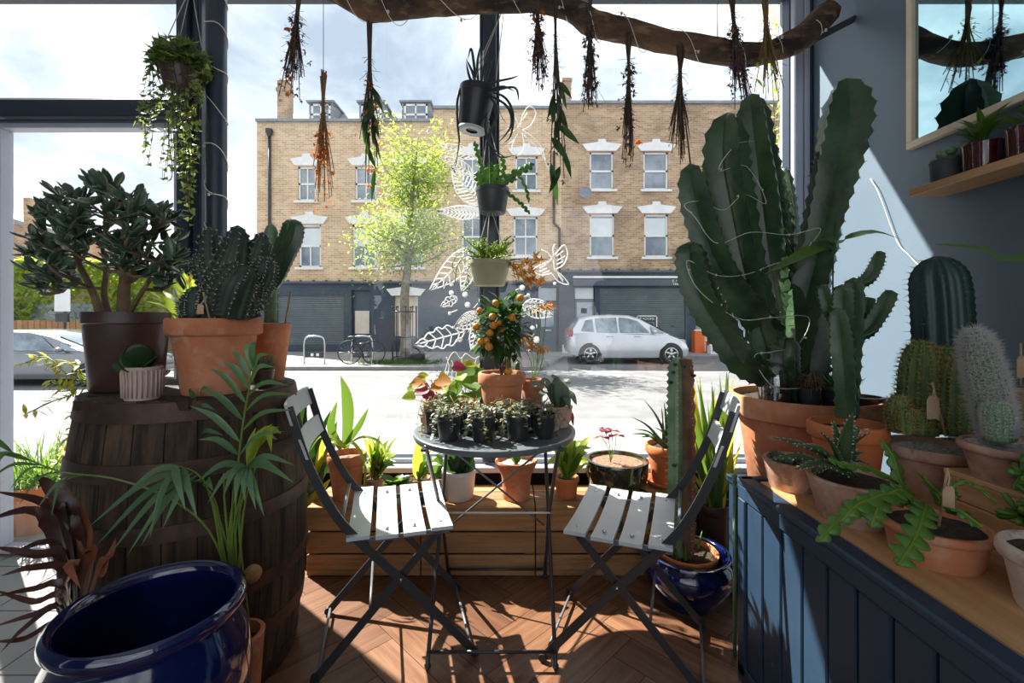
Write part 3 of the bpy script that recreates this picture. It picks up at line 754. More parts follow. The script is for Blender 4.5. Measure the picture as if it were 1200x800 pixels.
# --- cars
def car(name, label, Y, pxc, Lc, Hc, paint, flip=1):
    t = thing(name, label, 'car', (XS(pxc, Y), Y+.85, ZR), 'cars on the street'); t.scale = (flip*Lc/3.75, 1, Hc/1.5)
    # lower body: side profile stations x -> (z bottom, z top, half width)
    prof = [(-1.86, .42, .78, .66), (-1.80, .30, .95, .74), (-1.6, .24, 1.0, .81), (-1.0, .2, .98, .84), (0, .2, .94, .845), (.8, .2, .92, .84), (1.15, .2, .93, .83), (1.5, .22, .80, .80), (1.75, .25, .66, .72), (1.86, .30, .52, .60)]
    m = MB(); n = len(prof); vs = []; fs = []
    for x, zb, zt, hw in prof:
        ring = [(x, -hw*.95, zb), (x, -hw, zb+.14), (x, -hw*1.01, (zb+zt)/2+.05), (x, -hw*.96, zt-.03), (x, -hw*.85, zt), (x, hw*.85, zt), (x, hw*.96, zt-.03), (x, hw*1.01, (zb+zt)/2+.05), (x, hw, zb+.14), (x, hw*.95, zb)]
        vs += ring
    k = 10
    for i in range(n-1):
        for j in range(k): fs.append((i*k+j, (i+1)*k+j, (i+1)*k+(j+1) % k, i*k+(j+1) % k))
    fs += [tuple(range(k)), tuple((n-1)*k+j for j in range(k))[::-1]]
    m._add(vs, fs)
    body = m.build('body', M[paint], t, ang=35)
    # greenhouse
    up = [(-1.74, .93, 1.12, .72), (-1.55, .95, 1.40, .68), (-1.2, .95, 1.49, .65), (-.6, .93, 1.525, .64), (0, .92, 1.50, .64), (.35, .92, 1.40, .66), (.8, .90, 1.16, .70), (1.18, .90, .94, .74)]
    m = MB(); vs = []; fs = []
    for x, zb, zt, hw in up:
        vs += [(x, -.80, zb), (x, -(hw+.05), (zb+zt)/2), (x, -hw, zt-.05), (x, -hw*.86, zt), (x, hw*.86, zt), (x, hw, zt-.05), (x, (hw+.05), (zb+zt)/2), (x, .80, zb)]
    k = 8
    for i in range(len(up)-1):
        for j in range(k): fs.append((i*k+j, (i+1)*k+j, (i+1)*k+(j+1) % k, i*k+(j+1) % k))
    fs += [tuple(range(k)), tuple((len(up)-1)*k+j for j in range(k))[::-1]]
    m._add(vs, fs); m.build('roof', M[paint], t, ang=40)
    # side windows and pillars on both sides, following the tumblehome
    def sidepane(pts):
        for s_ in (-1, 1):
            m = MB(); q = []
            for x, z in pts:
                f = (z-.93)/(1.46-.93); q.append((x, s_*(.815-.155*max(0, f)), z))
            m.poly(q if s_ < 0 else q[::-1]); m.build('side_window', M['carglass'], t, smooth=False)
    sidepane([(-1.5, 1.02), (-1.1, .99), (-1.14, 1.38), (-1.36, 1.34)]); sidepane([(-1.02, .98), (-.38, .97), (-.40, 1.43), (-1.05, 1.40)]); sidepane([(-.30, .97), (.60, .97), (.25, 1.32), (-.1, 1.42), (-.32, 1.43)]); sidepane([(.66, .97), (1.05, .95), (.62, 1.18)])
    m = MB(); m.quad((1.14, -.64, .985), (1.14, .64, .985), (.40, .58, 1.40), (.40, -.58, 1.40)); m.build('windscreen', M['carglass'], t, smooth=False)
    m = MB(); m.quad((-1.765, -.58, 1.02), (-1.765, .58, 1.02), (-1.575, .56, 1.40), (-1.575, -.56, 1.40)); m.build('rear_window', M['carglass'], t, smooth=False)
    for s_ in (-1, 1):
        m = MB(); m.ball((-1.77, s_*.66, .92), .1, 8, (.6, 1, 1.6)); m.build('tail_light', M['redlens'], t)
        m = MB(); m.ball((1.62, s_*.62, .68), .1, 8, (1.6, .9, .9)); m.build('headlight', M['winglass'], t)
        m = MB(); m.ball((.72, s_*.90, 1.0), .085, 8, (.8, 1.1, .8)); m.build('wing_mirror', M[paint], t)
        m = MB(); m.box((-.62, s_*.855, .86), (.2, .03, .03), bev=.01); m.box((.22, s_*.855, .86), (.2, .03, .03), bev=.01); m.build('door_handle', M[paint], t)
        for wx in (-1.22, 1.24):
            m = MB(); m.tube([(wx, s_*.70, .30), (wx, s_*.84, .30)], .36, 24); m.build('wheel_arch', M['rubber'], t, ang=30)
            rt_ = Matrix.Rotation(-s_*PI/2, 3, 'X').inverted()
            m = MB(); m.lathe([(.20, -.02), (.30, -.02), (.315, .04), (.315, .14), (.29, .18), (.205, .185), (.2, .16)], (wx, s_*.69, .31), 28, Matrix.Rotation(-s_*PI/2, 3, 'X')); wl = m.build('wheel', M['rubber'], t)
            m = MB()
            for q in range(5):
                a = q*2*PI/5+.3; m.bar((wx, s_*.862, .31), (wx+.19*math.cos(a), s_*.862, .31+.19*math.sin(a)), .075, .02, up=(0, 1, 0))
            m.lathe([(0, 0), (.06, 0), (.06, .02), (0, .02)], (wx, s_*.86, .31), 12, Matrix.Rotation(-s_*PI/2, 3, 'X')); m.lathe([(.185, -.02), (.21, .0), (.21, .02), (.185, .02)], (wx, s_*.855, .31), 24, Matrix.Rotation(-s_*PI/2, 3, 'X'))
            m.build('hubcap', M['steel'], wl)
    return t
car('parked_car', 'silver compact hatchback parked before the closed grey shutter shop', 13.85, 739, 3.75, 1.5, 'carpaint')
car('parked_car', 'dark grey car behind the jade plant, below the ivy wall', 9.3, 24, 4.3, 1.14, 'carpaint2')

# --- street tree in an iron guard
YT = 13.5
t = thing('street_tree', 'lime green street tree in an iron guard beside the bicycle', 'tree', (XS(476, YT), YT, ZP))
def tp(px, py, dy=0): p = P(px, py, YT+dy); return p-t.location
m = MB(); tr0 = [tp(474, 425), tp(476, 390), tp(474, 350), tp(478, 310), tp(480, 270), tp(484, 220), tp(490, 160)]
m.tube(spl(tr0, 20), [.17, .15, .13, .11, .09, .05, .015], 10)
tips = []
for i in range(46):
    k = R.uniform(.50, .98); base = spl(tr0, 20)[int(k*20)]
    a = R.uniform(0, 2*PI); Lb = R.uniform(.9, 1.75)*(1.35-k*.8)*1.3
    d = V((math.cos(a)+.22, math.sin(a)*.9, R.uniform(-.1, .75)))
    pts = [base]; 
    for s_ in range(4): d = (d+V((R.gauss(0, .2), R.gauss(0, .2), R.gauss(.02, .15)))).normalized(); pts.append(pts[-1]+d*Lb/4)
    m.tube(pts, [.035*(1.3-k), .01], 5); tips += pts[1:]
m.build('trunk', M['bark_grey'], t)
m = MB()
for p in tips:
    for j in range(44):
        q = p+V((R.gauss(0, .24), R.gauss(0, .24), R.gauss(0, .22)))
        m.leaf(q, (R.gauss(0, 1), R.gauss(0, 1), R.gauss(-.2, .7)), R.uniform(.085, .14), R.uniform(.06, .09), n=2, droop=.3, shape='ovate')
m.build('foliage', M['leaf_tree'], t)
g = thing('tree_guard', 'black iron railing around the street tree trunk', 'tree guard', (XS(474, YT), YT, ZP))
m = MB()
for i in range(10):
    a = 2*PI*i/10; x, y = .36*math.cos(a), .36*math.sin(a)
    m.tube([(x, y, 0), (x, y, 1.62)], .014, 6); m.ball((x, y, 1.64), .03, 6)
for z in (.15, .75, 1.5): m.tube([(.36*math.cos(2*PI*i/24), .36*math.sin(2*PI*i/24), z) for i in range(25)], .016, 6, cap=False)
m.build('railing', M['metal_dark'], g)
m = MB()
for i in range(900): m.spike((XS(476, YT)+R.gauss(0, .55), YT-.35+R.gauss(0, .16), ZP), (R.gauss(0, .3), R.gauss(0, .3), 1), R.uniform(.06, .2), .012)
o = m.build('grass', M['leaf_mid']); tag(o, 'tuft of green grass around the street tree base', 'grass'); stuff(o)
m = MB()
m.ball((0, 0, .2), .22, 8, (1, .8, 1)); m.tube([(0, 0, .38), (.05, 0, .48)], [.06, .03], 6)
o = m.build('rubbish_bag', M['rubber']); o.location = (XS(490, 13.2), 13.2, ZP+.0); tag(o, 'black rubbish bag lying beside the street tree', 'bag')
# --- bicycle
YB = 12.9
def bp(px, py): p = P(px, py, YB); return V((p.x-XS(424, YB), 0, p.z-ZP))
t = thing('bicycle', 'black bicycle locked to a stand beside the street tree', 'bicycle', (XS(424, YB), YB, ZP))
for px in (409.5, 437.5):
    c = bp(px, 416); c.z = .34
    m = MB(); m.tube([c+V((.33*math.cos(a), 0, .33*math.sin(a))) for a in [2*PI*i/32 for i in range(33)]], .016, 6, cap=False); wl = m.build('wheel', M['rubber'], t)
    m = MB()
    for i in range(14): a = 2*PI*i/14; m.tube([c, c+V((.33*math.cos(a), 0, .33*math.sin(a)))], .002, 4)
    m.ball(c, .03, 8); m.build('spokes', M['steel'], wl)
a_, b_ = bp(409.5, 416), bp(437.5, 416); a_.z = b_.z = .34
bb, se, hd = bp(422, 418), bp(414.5, 401), bp(434, 402); bb.z = .3
m = MB()
for p, q in ((a_, bb), (a_, se), (bb, se), (bb, hd+V((-.02, 0, -.06))), (se+V((.02, 0, -.05)), hd), (hd, b_), (hd, hd+V((-.03, 0, .18)))): m.tube([p, q], .018, 6)
m.build('bike_frame', M['metal_dark'], t)
m = MB(); m.tube([se, se+V((-.03, 0, .12))], .013, 6); m.ball(se+V((-.05, 0, .15)), .1, 8, (1.3, .6, .35)); m.build('saddle', M['rubber'], t)
h_ = hd+V((-.03, 0, .18)); m = MB(); m.tube([h_+V((.12, -.28, .02)), h_+V((.02, -.1, .03)), h_+V((.02, .1, .03)), h_+V((.12, .28, .02))], .014, 6); m.build('handlebar', M['steel'], t)
m = MB(); m.tube([bb+V((0, -.05, 0)), bb+V((0, .05, 0))], .09, 14); m.bar(bb+V((0, -.06, 0)), bb+V((.12, -.06, -.12)), .03, .02); m.build('crank', M['metal_dark'], t)
for i, px in enumerate((368.5, 424.5)):
    t = thing('bike_stand', ['empty steel hoop bike stand with dark crossbar', 'hoop stand behind the parked bicycle with dark crossbar'][i], 'bike stand', (XS(px, YB+.15), YB+.15, ZP), 'bike stands on the far pavement')
    hw = .29; m = MB(); m.tube(spl([(-hw, 0, 0), (-hw, 0, .62), (-hw+.12, 0, .78), (hw-.12, 0, .78), (hw, 0, .62), (hw, 0, 0)], 24), .025, 8); m.build('hoop', M['steel'], t)
    m = MB(); m.box((0, 0, .26), (2*hw, .03, .16)); m.build('crossbar', M['metal_dark'], t, smooth=False)
    m = MB(); m.box((-.06, -.02, .26), (.08, .012, .08)); m.box((.1, -.02, .26), (.08, .012, .08)); m.build('badge', M['white_trim'], t, smooth=False)

# --- far left: ivy wall, brick house, sign post
YL = 16.5
t = thing('brick_outbuilding', 'red brick building with a sloped roof seen behind the jade plant', 'building', (0, 0, 0))
m = MB(); x0, x1 = XS(-60, YL+4), XS(38, YL+4); zt = ZS(262, YL+4)
m.box(((x0+x1)/2, YL+6, (zt+ZP)/2), (x1-x0, 4, zt-ZP)); m.build('brick_wall', M['brickC'], t, smooth=False)
m = MB(); m._add([(x0-.3, YL+3.8, zt+1.2), (x1+.3, YL+3.8, zt-.1), (x1+.3, YL+8.2, zt-.1), (x0-.3, YL+8.2, zt+1.2), (x0-.3, YL+3.8, zt+1.0), (x1+.3, YL+3.8, zt-.3), (x1+.3, YL+8.2, zt-.3), (x0-.3, YL+8.2, zt+1.0)], [(0, 1, 2, 3), (4, 7, 6, 5), (0, 4, 5, 1), (1, 5, 6, 2), (2, 6, 7, 3), (3, 7, 4, 0)]); m.build('roof', M['roofslate'], t, smooth=False)
m = MB(); m.box((XS(35, YL+3.5), YL+3.5, zt-.3), (.25, .3, 2.6)); m.build('chimney', M['brickC'], t, smooth=False)
t = thing('boundary_wall', 'low pink brick wall with a timber fence below the ivy', 'wall', (0, 0, 0))
x0, x1 = XS(-90, YL), XS(225, YL)
m = MB(); m.box(((x0+x1)/2, YL, (ZS(318, YL)+ZP)/2), (x1-x0, .3, ZS(318, YL)-ZP)); m.build('wall_panel', M['brickA'], t, smooth=False)
m = MB()
k = x0
while k < x1: m.box((k, YL-1.2, ZP+.62), (.18, .03, 1.24)); k += .2
m.build('fence_panel', M['crate'], t, smooth=False)
m = MB(); m.box((XS(70, YL), YL-.16, ZS(372, YL)), (3.0, .06, 1.1)); m.build('wall_window', M['winglass'], t, smooth=False)
m = MB()
for i in range(5200):
    px = R.uniform(-60, 225); f = R.random(); py = 305+f*f*85
    if 40 < px < 110 and py > 352 and R.random() < .85: continue
    p = P(px, py, YL-.3-R.random()*.35)
    m.leaf(p, (R.gauss(0, 1), R.gauss(-.5, .5), R.gauss(-.4, .6)), R.uniform(.16, .30), R.uniform(.13, .22), n=2, shape='ovate')
o = m.build('ivy', M['leaf_lime']); tag(o, 'yellow green ivy covering the low wall across the street', 'ivy'); stuff(o)
t = thing('parking_sign', 'white parking sign on a grey post near the grey car', 'sign', (XS(76, 12.8), 12.8, ZP))
m = MB(); m.tube([(0, 0, 0), (0, 0, 2.05)], .035, 10); m.build('post', M['metal_dark'], t)
m = MB(); m.box((-.02, -.05, ZS(352, 12.8)-ZP), (.44, .02, .62), bev=.01); m.build('sign_plate', M['white_trim'], t, smooth=False)
m = MB(); m.box((-.02, -.05, ZS(372, 12.8)-ZP), (.36, .08, .26), bev=.02); m.build('meter_box', M['metal_dark'], t, smooth=False)
# a street shrub behind the pillar
t = thing('street_shrub', 'small leafy sapling beyond the glass next to the blue grey wall', 'shrub', (XS(914, 4.6), 4.6, ZP))
m = MB(); m2 = MB()
for i in range(9):
    tx = R.uniform(896, 925); pts = spl([V((R.gauss(0, .05), R.gauss(0, .05), .0)), V((R.gauss(0, .1), R.gauss(0, .1), 1.6)), P(tx, R.uniform(20, 140), 4.6+R.gauss(0, .15))-t.location], 14)
    m.tube(pts, [.012, .003], 5)
    for q in pts[5:]:
        for j in range(5): m2.leaf(q+V((R.gauss(0, .05), R.gauss(0, .05), R.gauss(0, .05))), (R.gauss(0, 1), R.gauss(0, 1), R.gauss(0, .6)), .07, .03, n=2)
m.build('stem', M['twig'], t); m2.build('foliage', M['leaf_lime'], t)
# ------------------------------------------------------------------ pots
def pot(root, rt, rb, h, mt, style='rim', fill=.88, soil='soil', seg=40, z0=0.0):
    m = MB(); t = .012 if rt > .06 else .007
    if style == 'rim':
        k = h*.78; rk = rb+(rt*.92-rb)*.78
        pr = [(0, 0), (rb*.96, 0), (rb, .006), (rk, k-.003), (rt*.97, k), (rt, k+.006), (rt, h-.006), (rt-.004, h), (rt-t, h), (rt-t-.003, h-.008), (rk-t, h*.7), (rb*.9, .02), (0, .02)]
    elif style == 'plain':
        pr = [(0, 0), (rb*.95, 0), (rb, .006), (rt-.002, h-.012), (rt, h-.004), (rt-.003, h), (rt-t, h), (rt-t-.002, h-.01), (rb*.88, .02), (0, .02)]
    elif style == 'nursery':
        pr = [(0, 0), (rb*.95, 0), (rb, .004), (rt*.96, h*.84), (rt*.965, h*.85), (rt*1.0, h*.86), (rt*1.01, h-.003), (rt, h), (rt-.005, h), (rt-.007, h-.01), (rb*.9, .012), (0, .012)]
    elif style == 'flare':
        pr = [(0, 0), (rb*.95, 0), (rb, .008), (rb*1.01, h*.3), (rb*1.1, h*.6), (rt*.94, h*.88), (rt*.99, h*.93), (rt, h-.008), (rt-.004, h), (rt-t, h), (rt-t-.004, h-.012), (rb, h*.5), (rb*.88, .02), (0, .02)]
    elif style == 'bowl':
        pr = [(0, 0), (rb*.9, 0), (rb, .008), (rt*.88, h*.25), (rt*.99, h*.6), (rt, h*.85), (rt*1.01, h*.95), (rt*.99, h), (rt-.018, h), (rt-.022, h*.9), (rt*.8, h*.3), (0, .03)]
    elif style == 'urn':
        pr = [(0, 0), (rb*.95, 0), (rb, .01), (rb*1.18, h*.22), (rt*1.04, h*.48), (rt*1.07, h*.68), (rt*1.02, h*.84), (rt*.93, h*.905), (rt*.92, h*.925), (rt*.97, h*.94), (rt*1.01, h*.958), (rt*1.0, h*.985), (rt*.95, h), (rt*.89, h*.992), (rt*.855, h*.96), (rt*.86, h*.9), (rt*.98, h*.75), (rt*.98, h*.5), (rb*1.0, h*.15), (0, h*.1)]
    pr = [(a, b+z0) for a, b in pr]
    o = m.build('pot', M[mt], root) if False else MB.lathe(m, pr, n=seg) and m.build('pot', M[mt], root, ang=50)
    if soil:
        rs = (rb+(rt-rb)*fill)-t*.6 if style not in ('bowl', 'urn') else rt*.9
        m = MB(); pr = [(0, .0)]; vs = []; fs = []; n = 24; rings = 6
        for i in range(rings+1):
            r = rs*i/rings
            for j in range(n):
                q = 2*PI*j/n; x, y = r*math.cos(q), r*math.sin(q)
                zz = h*fill+z0+noise.noise(V((x*40, y*40, rt*91)))*.006*(1 if i < rings else .3)
                vs.append((x, y, zz))
        for i in range(rings):
            for j in range(n): k = (j+1) % n; fs.append((i*n+j, (i+1)*n+j, (i+1)*n+k, i*n+k))
        m._add(vs, fs); m.build('soil', M[soil], root)
    return h*fill+z0
def saucer(root, r, mt, h=.03):
    m = MB(); m.lathe([(0, 0), (r*.85, 0), (r, h*.6), (r*1.03, h), (r*.97, h), (r*.85, .012), (0, .012)], n=36); m.build('saucer', M[mt], root)
def potted(name, label, cat, loc, rt, rb, h, mt, style='rim', group=None, **k):
    r = thing(name, label, cat, loc, group)
    z = pot(r, rt, rb, h, mt, style, **k)
    return r, z
def spines(edges, L, r, mt, root, per=3, name='needles', spread=.7, rng=R):
    m = MB()
    for p, o, k in edges:
        for i in range(per): m.spike(p, o+V((rng.gauss(0, spread), rng.gauss(0, spread), rng.gauss(0, spread))), L*rng.uniform(.6, 1.2), r)
    return m.build(name, M[mt], root)
def kraft(root, p, ang=0.0, L=.06, lean=(.02, 0, .12)):
    """kraft price tag tied to a stick stuck in the soil"""
    p = V(p); top = p+V(lean)
    m = MB(); m.tube([p-V((0, 0, .03)), top], .0028, 6); st = m.build('stick', M['stick'], root)
    m = MB(); m.tube([top, top+V((.004, 0, -.02)), top+V((-.003, -.004, -.035))], .0014, 5); m.build('string', M['rope'], st)
    c = top+V((-.004, -.006, -.035-L*.5)); w = L*.55
    m = MB(); f = [(-w/2, -L/2), (w/2, -L/2), (w/2, L*.32), (w*.28, L/2), (-w*.28, L/2), (-w/2, L*.32)]
    rz = Matrix.Rotation(ang, 3, 'Z'); k = len(f)
    vs = [rz @ V((x, -.0008, z))+c for x, z in f]+[rz @ V((x, .0008, z))+c for x, z in f]
    m._add(vs, [tuple(range(k)), tuple(range(k, 2*k))[::-1]]+[(i, i+k, (i+1) % k+k, (i+1) % k) for i in range(k)]); m.build('paper_tag', M['tagpaper'], st, smooth=False)

# ------------------------------------------------------------------ furniture
# wooden crates under the window
CY0, CY1, CZ = 2.08, 2.37, .315
def crate(x0, x1, y0, y1, z, label):
    t = thing('wooden_crate', label, 'crate', ((x0+x1)/2, (y0+y1)/2, 0), 'upturned crates along the window')
    w, d = x1-x0, y1-y0; hb = (z-.012-.02)/3
    m = MB()
    for i in range(3): m.box((0, -d/2+.006, .004+hb/2+i*(hb+.008)), (w, .012, hb), bev=.002)
    m.build('front_panel', M['crate'], t, smooth=False)
    m = MB()
    for i in range(3): m.box((0, d/2-.006, .004+hb/2+i*(hb+.008)), (w, .012, hb), bev=.002)
    m.build('back_panel', M['crate'], t, smooth=False)
    for s in (-1, 1):
        m = MB()
        for i in range(3): m.box((s*(w/2-.007), 0, .004+hb/2+i*(hb+.008)), (.012, d-.03, hb), bev=.002)
        m.build('side_panel', M['crate'], t, smooth=False)
    m = MB(); q = d/3
    for i in range(3): m.box((0, -d/2+q*(i+.5), z-.006), (w, q-.005, .012), bev=.002)
    m.build('top_panel', M['crate'], t, smooth=False)
    for sx in (-1, 1):
        for sy in (-1, 1):
            m = MB(); m.box((sx*(w/2-.03), sy*(d/2-.028), z/2), (.03, .03, z-.03)); m.build('corner_post', M['crate'], t, smooth=False)
crate(-.94, -.42, CY0, CY1, CZ, 'upturned wooden crate behind the chair beside the barrel')
crate(-.415, .105, CY0, CY1, CZ, 'upturned wooden crate directly behind the round metal table')
crate(.11, .63, CY0, CY1, CZ, 'upturned wooden crate carrying the dark glazed bowl')
crate(.645, .865, 2.13, 2.42, .35, 'taller narrow crate under the spiky aloe pot')

# barrel
BX, BY, BH = -1.092, 1.58, .945
t = thing('wooden_barrel', 'weathered oak barrel with iron hoops carrying a group of potted plants', 'barrel', (BX, BY, 0))
def brad(z): u = (z/BH-.5)*2; return .348-.045*u*u
m = MB(); ns = 26
for i in range(ns):
    a0, a1 = 2*PI*i/ns+.004, 2*PI*(i+1)/ns-.004; vs = []; fs = []; K = 12
    for k in range(K+1):
        z = BH*k/K; r = brad(z)
        for a in (a0, (a0+a1)/2, a1): vs.append((r*math.cos(a), r*math.sin(a), z))
    for a in (a0, (a0+a1)/2, a1): vs.append(((.28)*math.cos(a), .28*math.sin(a), BH))
    for k in range(K+1):
        for j in range(2): b = k*3+j; fs.append((b, b+1, b+4, b+3))
    m._add(vs, fs)
m.build('staves', M['barrel'], t, ang=25)
m = MB(); m.lathe([(0, .02)]+[(brad(BH*k/12)-.006, max(.02, BH*k/12-(.03 if k == 12 else 0))) for k in range(13)]+[(0, BH-.03)], n=32); m.build('barrel_core', M['gap'], t)
for z0, z1 in ((.01, .06), (.17, .22), (.34, .385), (.56, .605), (.725, .775), (.885, .94)):
    m = MB(); m.lathe([(brad(z0), z0), (brad(z0)+.005, z0), (brad(z1)+.005, z1), (brad(z1), z1)], n=48); m.build('hoop', M['hoop'], t, ang=40)
m = MB()
for i in range(6):
    y0 = -.28+i*.0934; hw = math.sqrt(max(.002, .285**2-(y0+.047)**2)); m.box((0, y0+.0467, BH-.015), (2*hw, .092, .028))
m.build('barrel_head', M['barrel'], t, smooth=False)
m = MB(); a = math.atan2(-BY, -BX)-.15; m.tube([(.335*math.cos(a+.55), .335*math.sin(a+.55), .40), (.362*math.cos(a+.55), .362*math.sin(a+.55), .40)], .026, 16); m.build('bung', M['oak'], t)

# round folding table
TX, TY, TZ = -.069, 1.83, .74
t = thing('bistro_table', 'round grey metal folding table crowded with small potted plants', 'table', (TX, TY, 0))
m = MB(); m.lathe([(0, TZ-.012), (.306, TZ-.012), (.309, TZ-.024), (.318, TZ-.024), (.322, TZ-.014), (.321, TZ-.003), (.316, TZ), (.305, TZ-.001), (0, TZ-.001)], n=72); m.build('table_top', M['metal_grey'], t, ang=40)
fy, ry = -.30, .235
for s in (-1, 1):
    x = .215*s
    m = MB(); m.tube(spl([(x, fy, .012), (x, fy+.02, .05), (x*1.0, .0, .40), (x*.98, .17, .715)], 18), .0075, 8); m.ball((x, fy, .012), .012, 8); m.build('leg', M['metal_dark'], t)
    x2 = .235*s
    m = MB(); m.tube(spl([(x2*.93, ry, .012), (x2*.93, ry-.02, .05), (x2*.93, 0, .40), (x2, -.20, .70), (x2, -.215, .72)], 18), .0075, 8); m.ball((x2*.93, ry, .012), .012, 8); m.build('leg', M['metal_dark'], t)
    m = MB(); m.bar((.24*s, -.24, .718), (.24*s, .2, .718), .02, .008); m.build('runner', M['metal_dark'], t, smooth=False)
m = MB(); m.tube([(-.215, fy+.012, .05), (.215, fy+.012, .05)], .006, 8); m.build('foot_bar', M['metal_dark'], t)
m = MB(); m.tube([(-.21, ry-.015, .05), (.21, ry-.015, .05)], .006, 8); m.build('foot_bar', M['metal_dark'], t)
m = MB(); m.bar((-.222, -.005, .40), (.222, -.005, .40), .028, .006, up=(0, .5, 1)); m.build('cross_bar', M['slat_grey'], t, smooth=False)
for s in (-1, 1):
    m = MB(); m.tube([(-.21*s, .125, .63+.004*s), (.21*s, .165, .27+.004*s)], .0045, 8); m.build('brace', M['metal_grey'], t)

# folding chairs (forward = local +x)
def chair(label, c, ang):
    t = thing('folding_chair', label, 'chair', (c[0], c[1], 0), 'folding metal bistro chairs at the round table', rz=ang)
    hw = .195
    for k in range(4):
        x = -.135+k*.09; m = MB(); vs = []; fs = []; n = 8; th = .012
        for i in range(n+1):
            y = -.225+.45*i/n; u = y/.225; z = .452+.012*u*u+(-.004 if k in (1, 2) else .002)
            for dx, dz in ((-.036, 0), (.036, 0), (.036, th), (-.036, th)): vs.append((x+dx, y, z+dz))
        for i in range(n):
            for j in range(4): a = i*4+j; b = i*4+(j+1) % 4; fs.append((a, b, b+4, a+4))
        fs += [(0, 1, 2, 3)[::-1], tuple(n*4+j for j in range(4))]
        m._add(vs, fs); sl_ = m.build('seat_slat', M['slat_grey'], t, ang=30)
        m = MB()
        for y in (-.17, .17): m.ball((x, y, .472), .0075, 8, (1, 1, .5))
        m.build('rivet', M['steel'], sl_)
    for s in (-1, 1):
        y = hw*s
        m = MB(); pts = spl([(.25, y, .015), (.05, y, .25), (-.135, y, .452), (-.215, y, .56), (-.29, y, .72), (-.345, y, .90)], 22)
        for a, b in zip(pts, pts[1:]): pass
        vs = []; fs = []
        for i, p in enumerate(pts):
            d = (pts[min(i+1, len(pts)-1)]-pts[max(i-1, 0)]).normalized(); nn = V((d.z, 0, -d.x)); wd = .0135
            for a, b in ((-1, -1), (1, -1), (1, 1), (-1, 1)): vs.append(p+nn*(wd*a)+V((0, .0035*b, 0)))
        for i in range(len(pts)-1):
            for j in range(4): a = i*4+j; b = i*4+(j+1) % 4; fs.append((a, b, b+4, a+4))
        fs += [(0, 1, 2, 3)[::-1], tuple((len(pts)-1)*4+j for j in range(4))]
        m._add(vs, fs); m.build('back_leg', M['metal_dark'], t, ang=30)
        y2 = (hw-.016)*s
        m = MB(); m.bar((.135, y2, .452), (-.27, y2, .012), .026, .007, up=(0, 1, 0)); m.build('front_leg', M['metal_dark'], t, smooth=False)
        m = MB(); m.bar((-.17, y2, .444), (.165, y2, .444), .007, .016, up=(0, 0, 1)); m.build('seat_rail', M['metal_grey'], t, smooth=False)
        for q in ((.25, y, .015), (-.27, y2, .015)):
            m = MB(); m.tube([(q[0], q[1]-.009, .015), (q[0], q[1]+.009, .015)], .0145, 14); m.build('foot_cap', M['rubber'], t, ang=40)
        m = MB(); m.tube([(.0, y-.012*s-.006, .305), (.0, y+.008*s, .305)], .006, 8); m.build('pivot', M['steel'], t)
    for p, q, r_ in (((.242, -hw, .025), (.242, hw, .025), .005), ((-.262, -hw+.016, .025), (-.262, hw-.016, .025), .005), ((.135, -hw, .452), (.135, hw, .452), .005), ((-.10, -hw+.016, .19), (-.10, hw-.016, .19), .005), ((-.19, -hw, .51), (-.19, hw, .51), .006), ((-.16, -hw+.01, .445), (-.16, hw-.01, .445), .005)):
        m = MB(); m.tube([p, q], r_, 8); m.build('stretcher', M['metal_grey'], t)
    for x, z, an in ((-.343, .875, .28), (-.30, .765, .33)):
        m = MB(); vs = []; fs = []; n = 8
        for i in range(n+1):
            y = -.205+.41*i/n; cx = -.018*(1-(y/.205)**2)
            for dx, dz in ((-.004, -.034), (.004, -.034), (.004, .034), (-.004, .034)):
                vs.append((x+cx+dx-dz*math.sin(an), y, z+dz*math.cos(an)))
        for i in range(n):
            for j in range(4): a = i*4+j; b = i*4+(j+1) % 4; fs.append((a, b, b+4, a+4))
        fs += [(0, 1, 2, 3)[::-1], tuple(n*4+j for j in range(4))]
        m._add(vs, fs); m.build('back_slat', M['slat_grey'], t, ang=30)
    return t
chair('folding slatted metal chair between the barrel and the table', (-.425, 1.715), .27)
chair('folding slatted metal chair in front of the blue glazed cactus pot', (.41, 1.66), PI-.36)

# cabinet
KX, KY, KZ = .746, 1.50, .66
t = thing('panelled_cabinet', 'low navy tongue-and-groove cabinet with oak top against the blue grey wall', 'cabinet', (KX, KY, 0))
Wd, Ln = XR-KX-.004, 2.6
m = MB(); m.box((Wd/2+.02, -Ln/2, .325), (Wd-.05, Ln-.04, .63)); m.build('carcass', M['navy'], t, smooth=False)
m = MB(); y = -.045
while y > -Ln+.1:
    m.box((.012, y-.045, .31), (.014, .086, .56), bev=.005); y -= .093
m.build('panel_boards', M['navy'], t, smooth=False)
m = MB(); m.box((.012, -Ln/2, .617), (.03, Ln, .045), bev=.004); m.box((.012, -.0225, .31), (.03, .045, .57), bev=.004); m.box((.012, -Ln/2, .03), (.03, Ln, .06), bev=.003); m.build('face_frame', M['navy'], t, smooth=False)
m = MB(); m.box((.018, -Ln/2, .649), (.05, Ln, .022), bev=.006); m.box((Wd/2, -.012, .649), (Wd, .034, .022), bev=.004); m.build('top_edging', M['navy'], t, smooth=False)
m = MB()
for i in range(4):
    w = (Wd-.044)/4; m.box((.044+w*(i+.5), -Ln/2-.03, .6495), (w-.0006, Ln-.04, .021))
m.build('cabinet_top', M['oak'], t, smooth=False)
# stand for the big cactus beyond the cabinet
t = thing('plant_stand', 'dark low stand under the giant cactus pot behind the cabinet', 'stand', (1.15, 1.79, 0))
m = MB(); m.box((0, 0, .485), (.42, .42, .03), bev=.005); m.build('top_board', M['navy'], t, smooth=False)
for sx in (-1, 1):
    for sy in (-1, 1):
        m = MB(); m.box((sx*.18, sy*.18, .235), (.04, .04, .47)); m.build('leg', M['navy'], t, smooth=False)
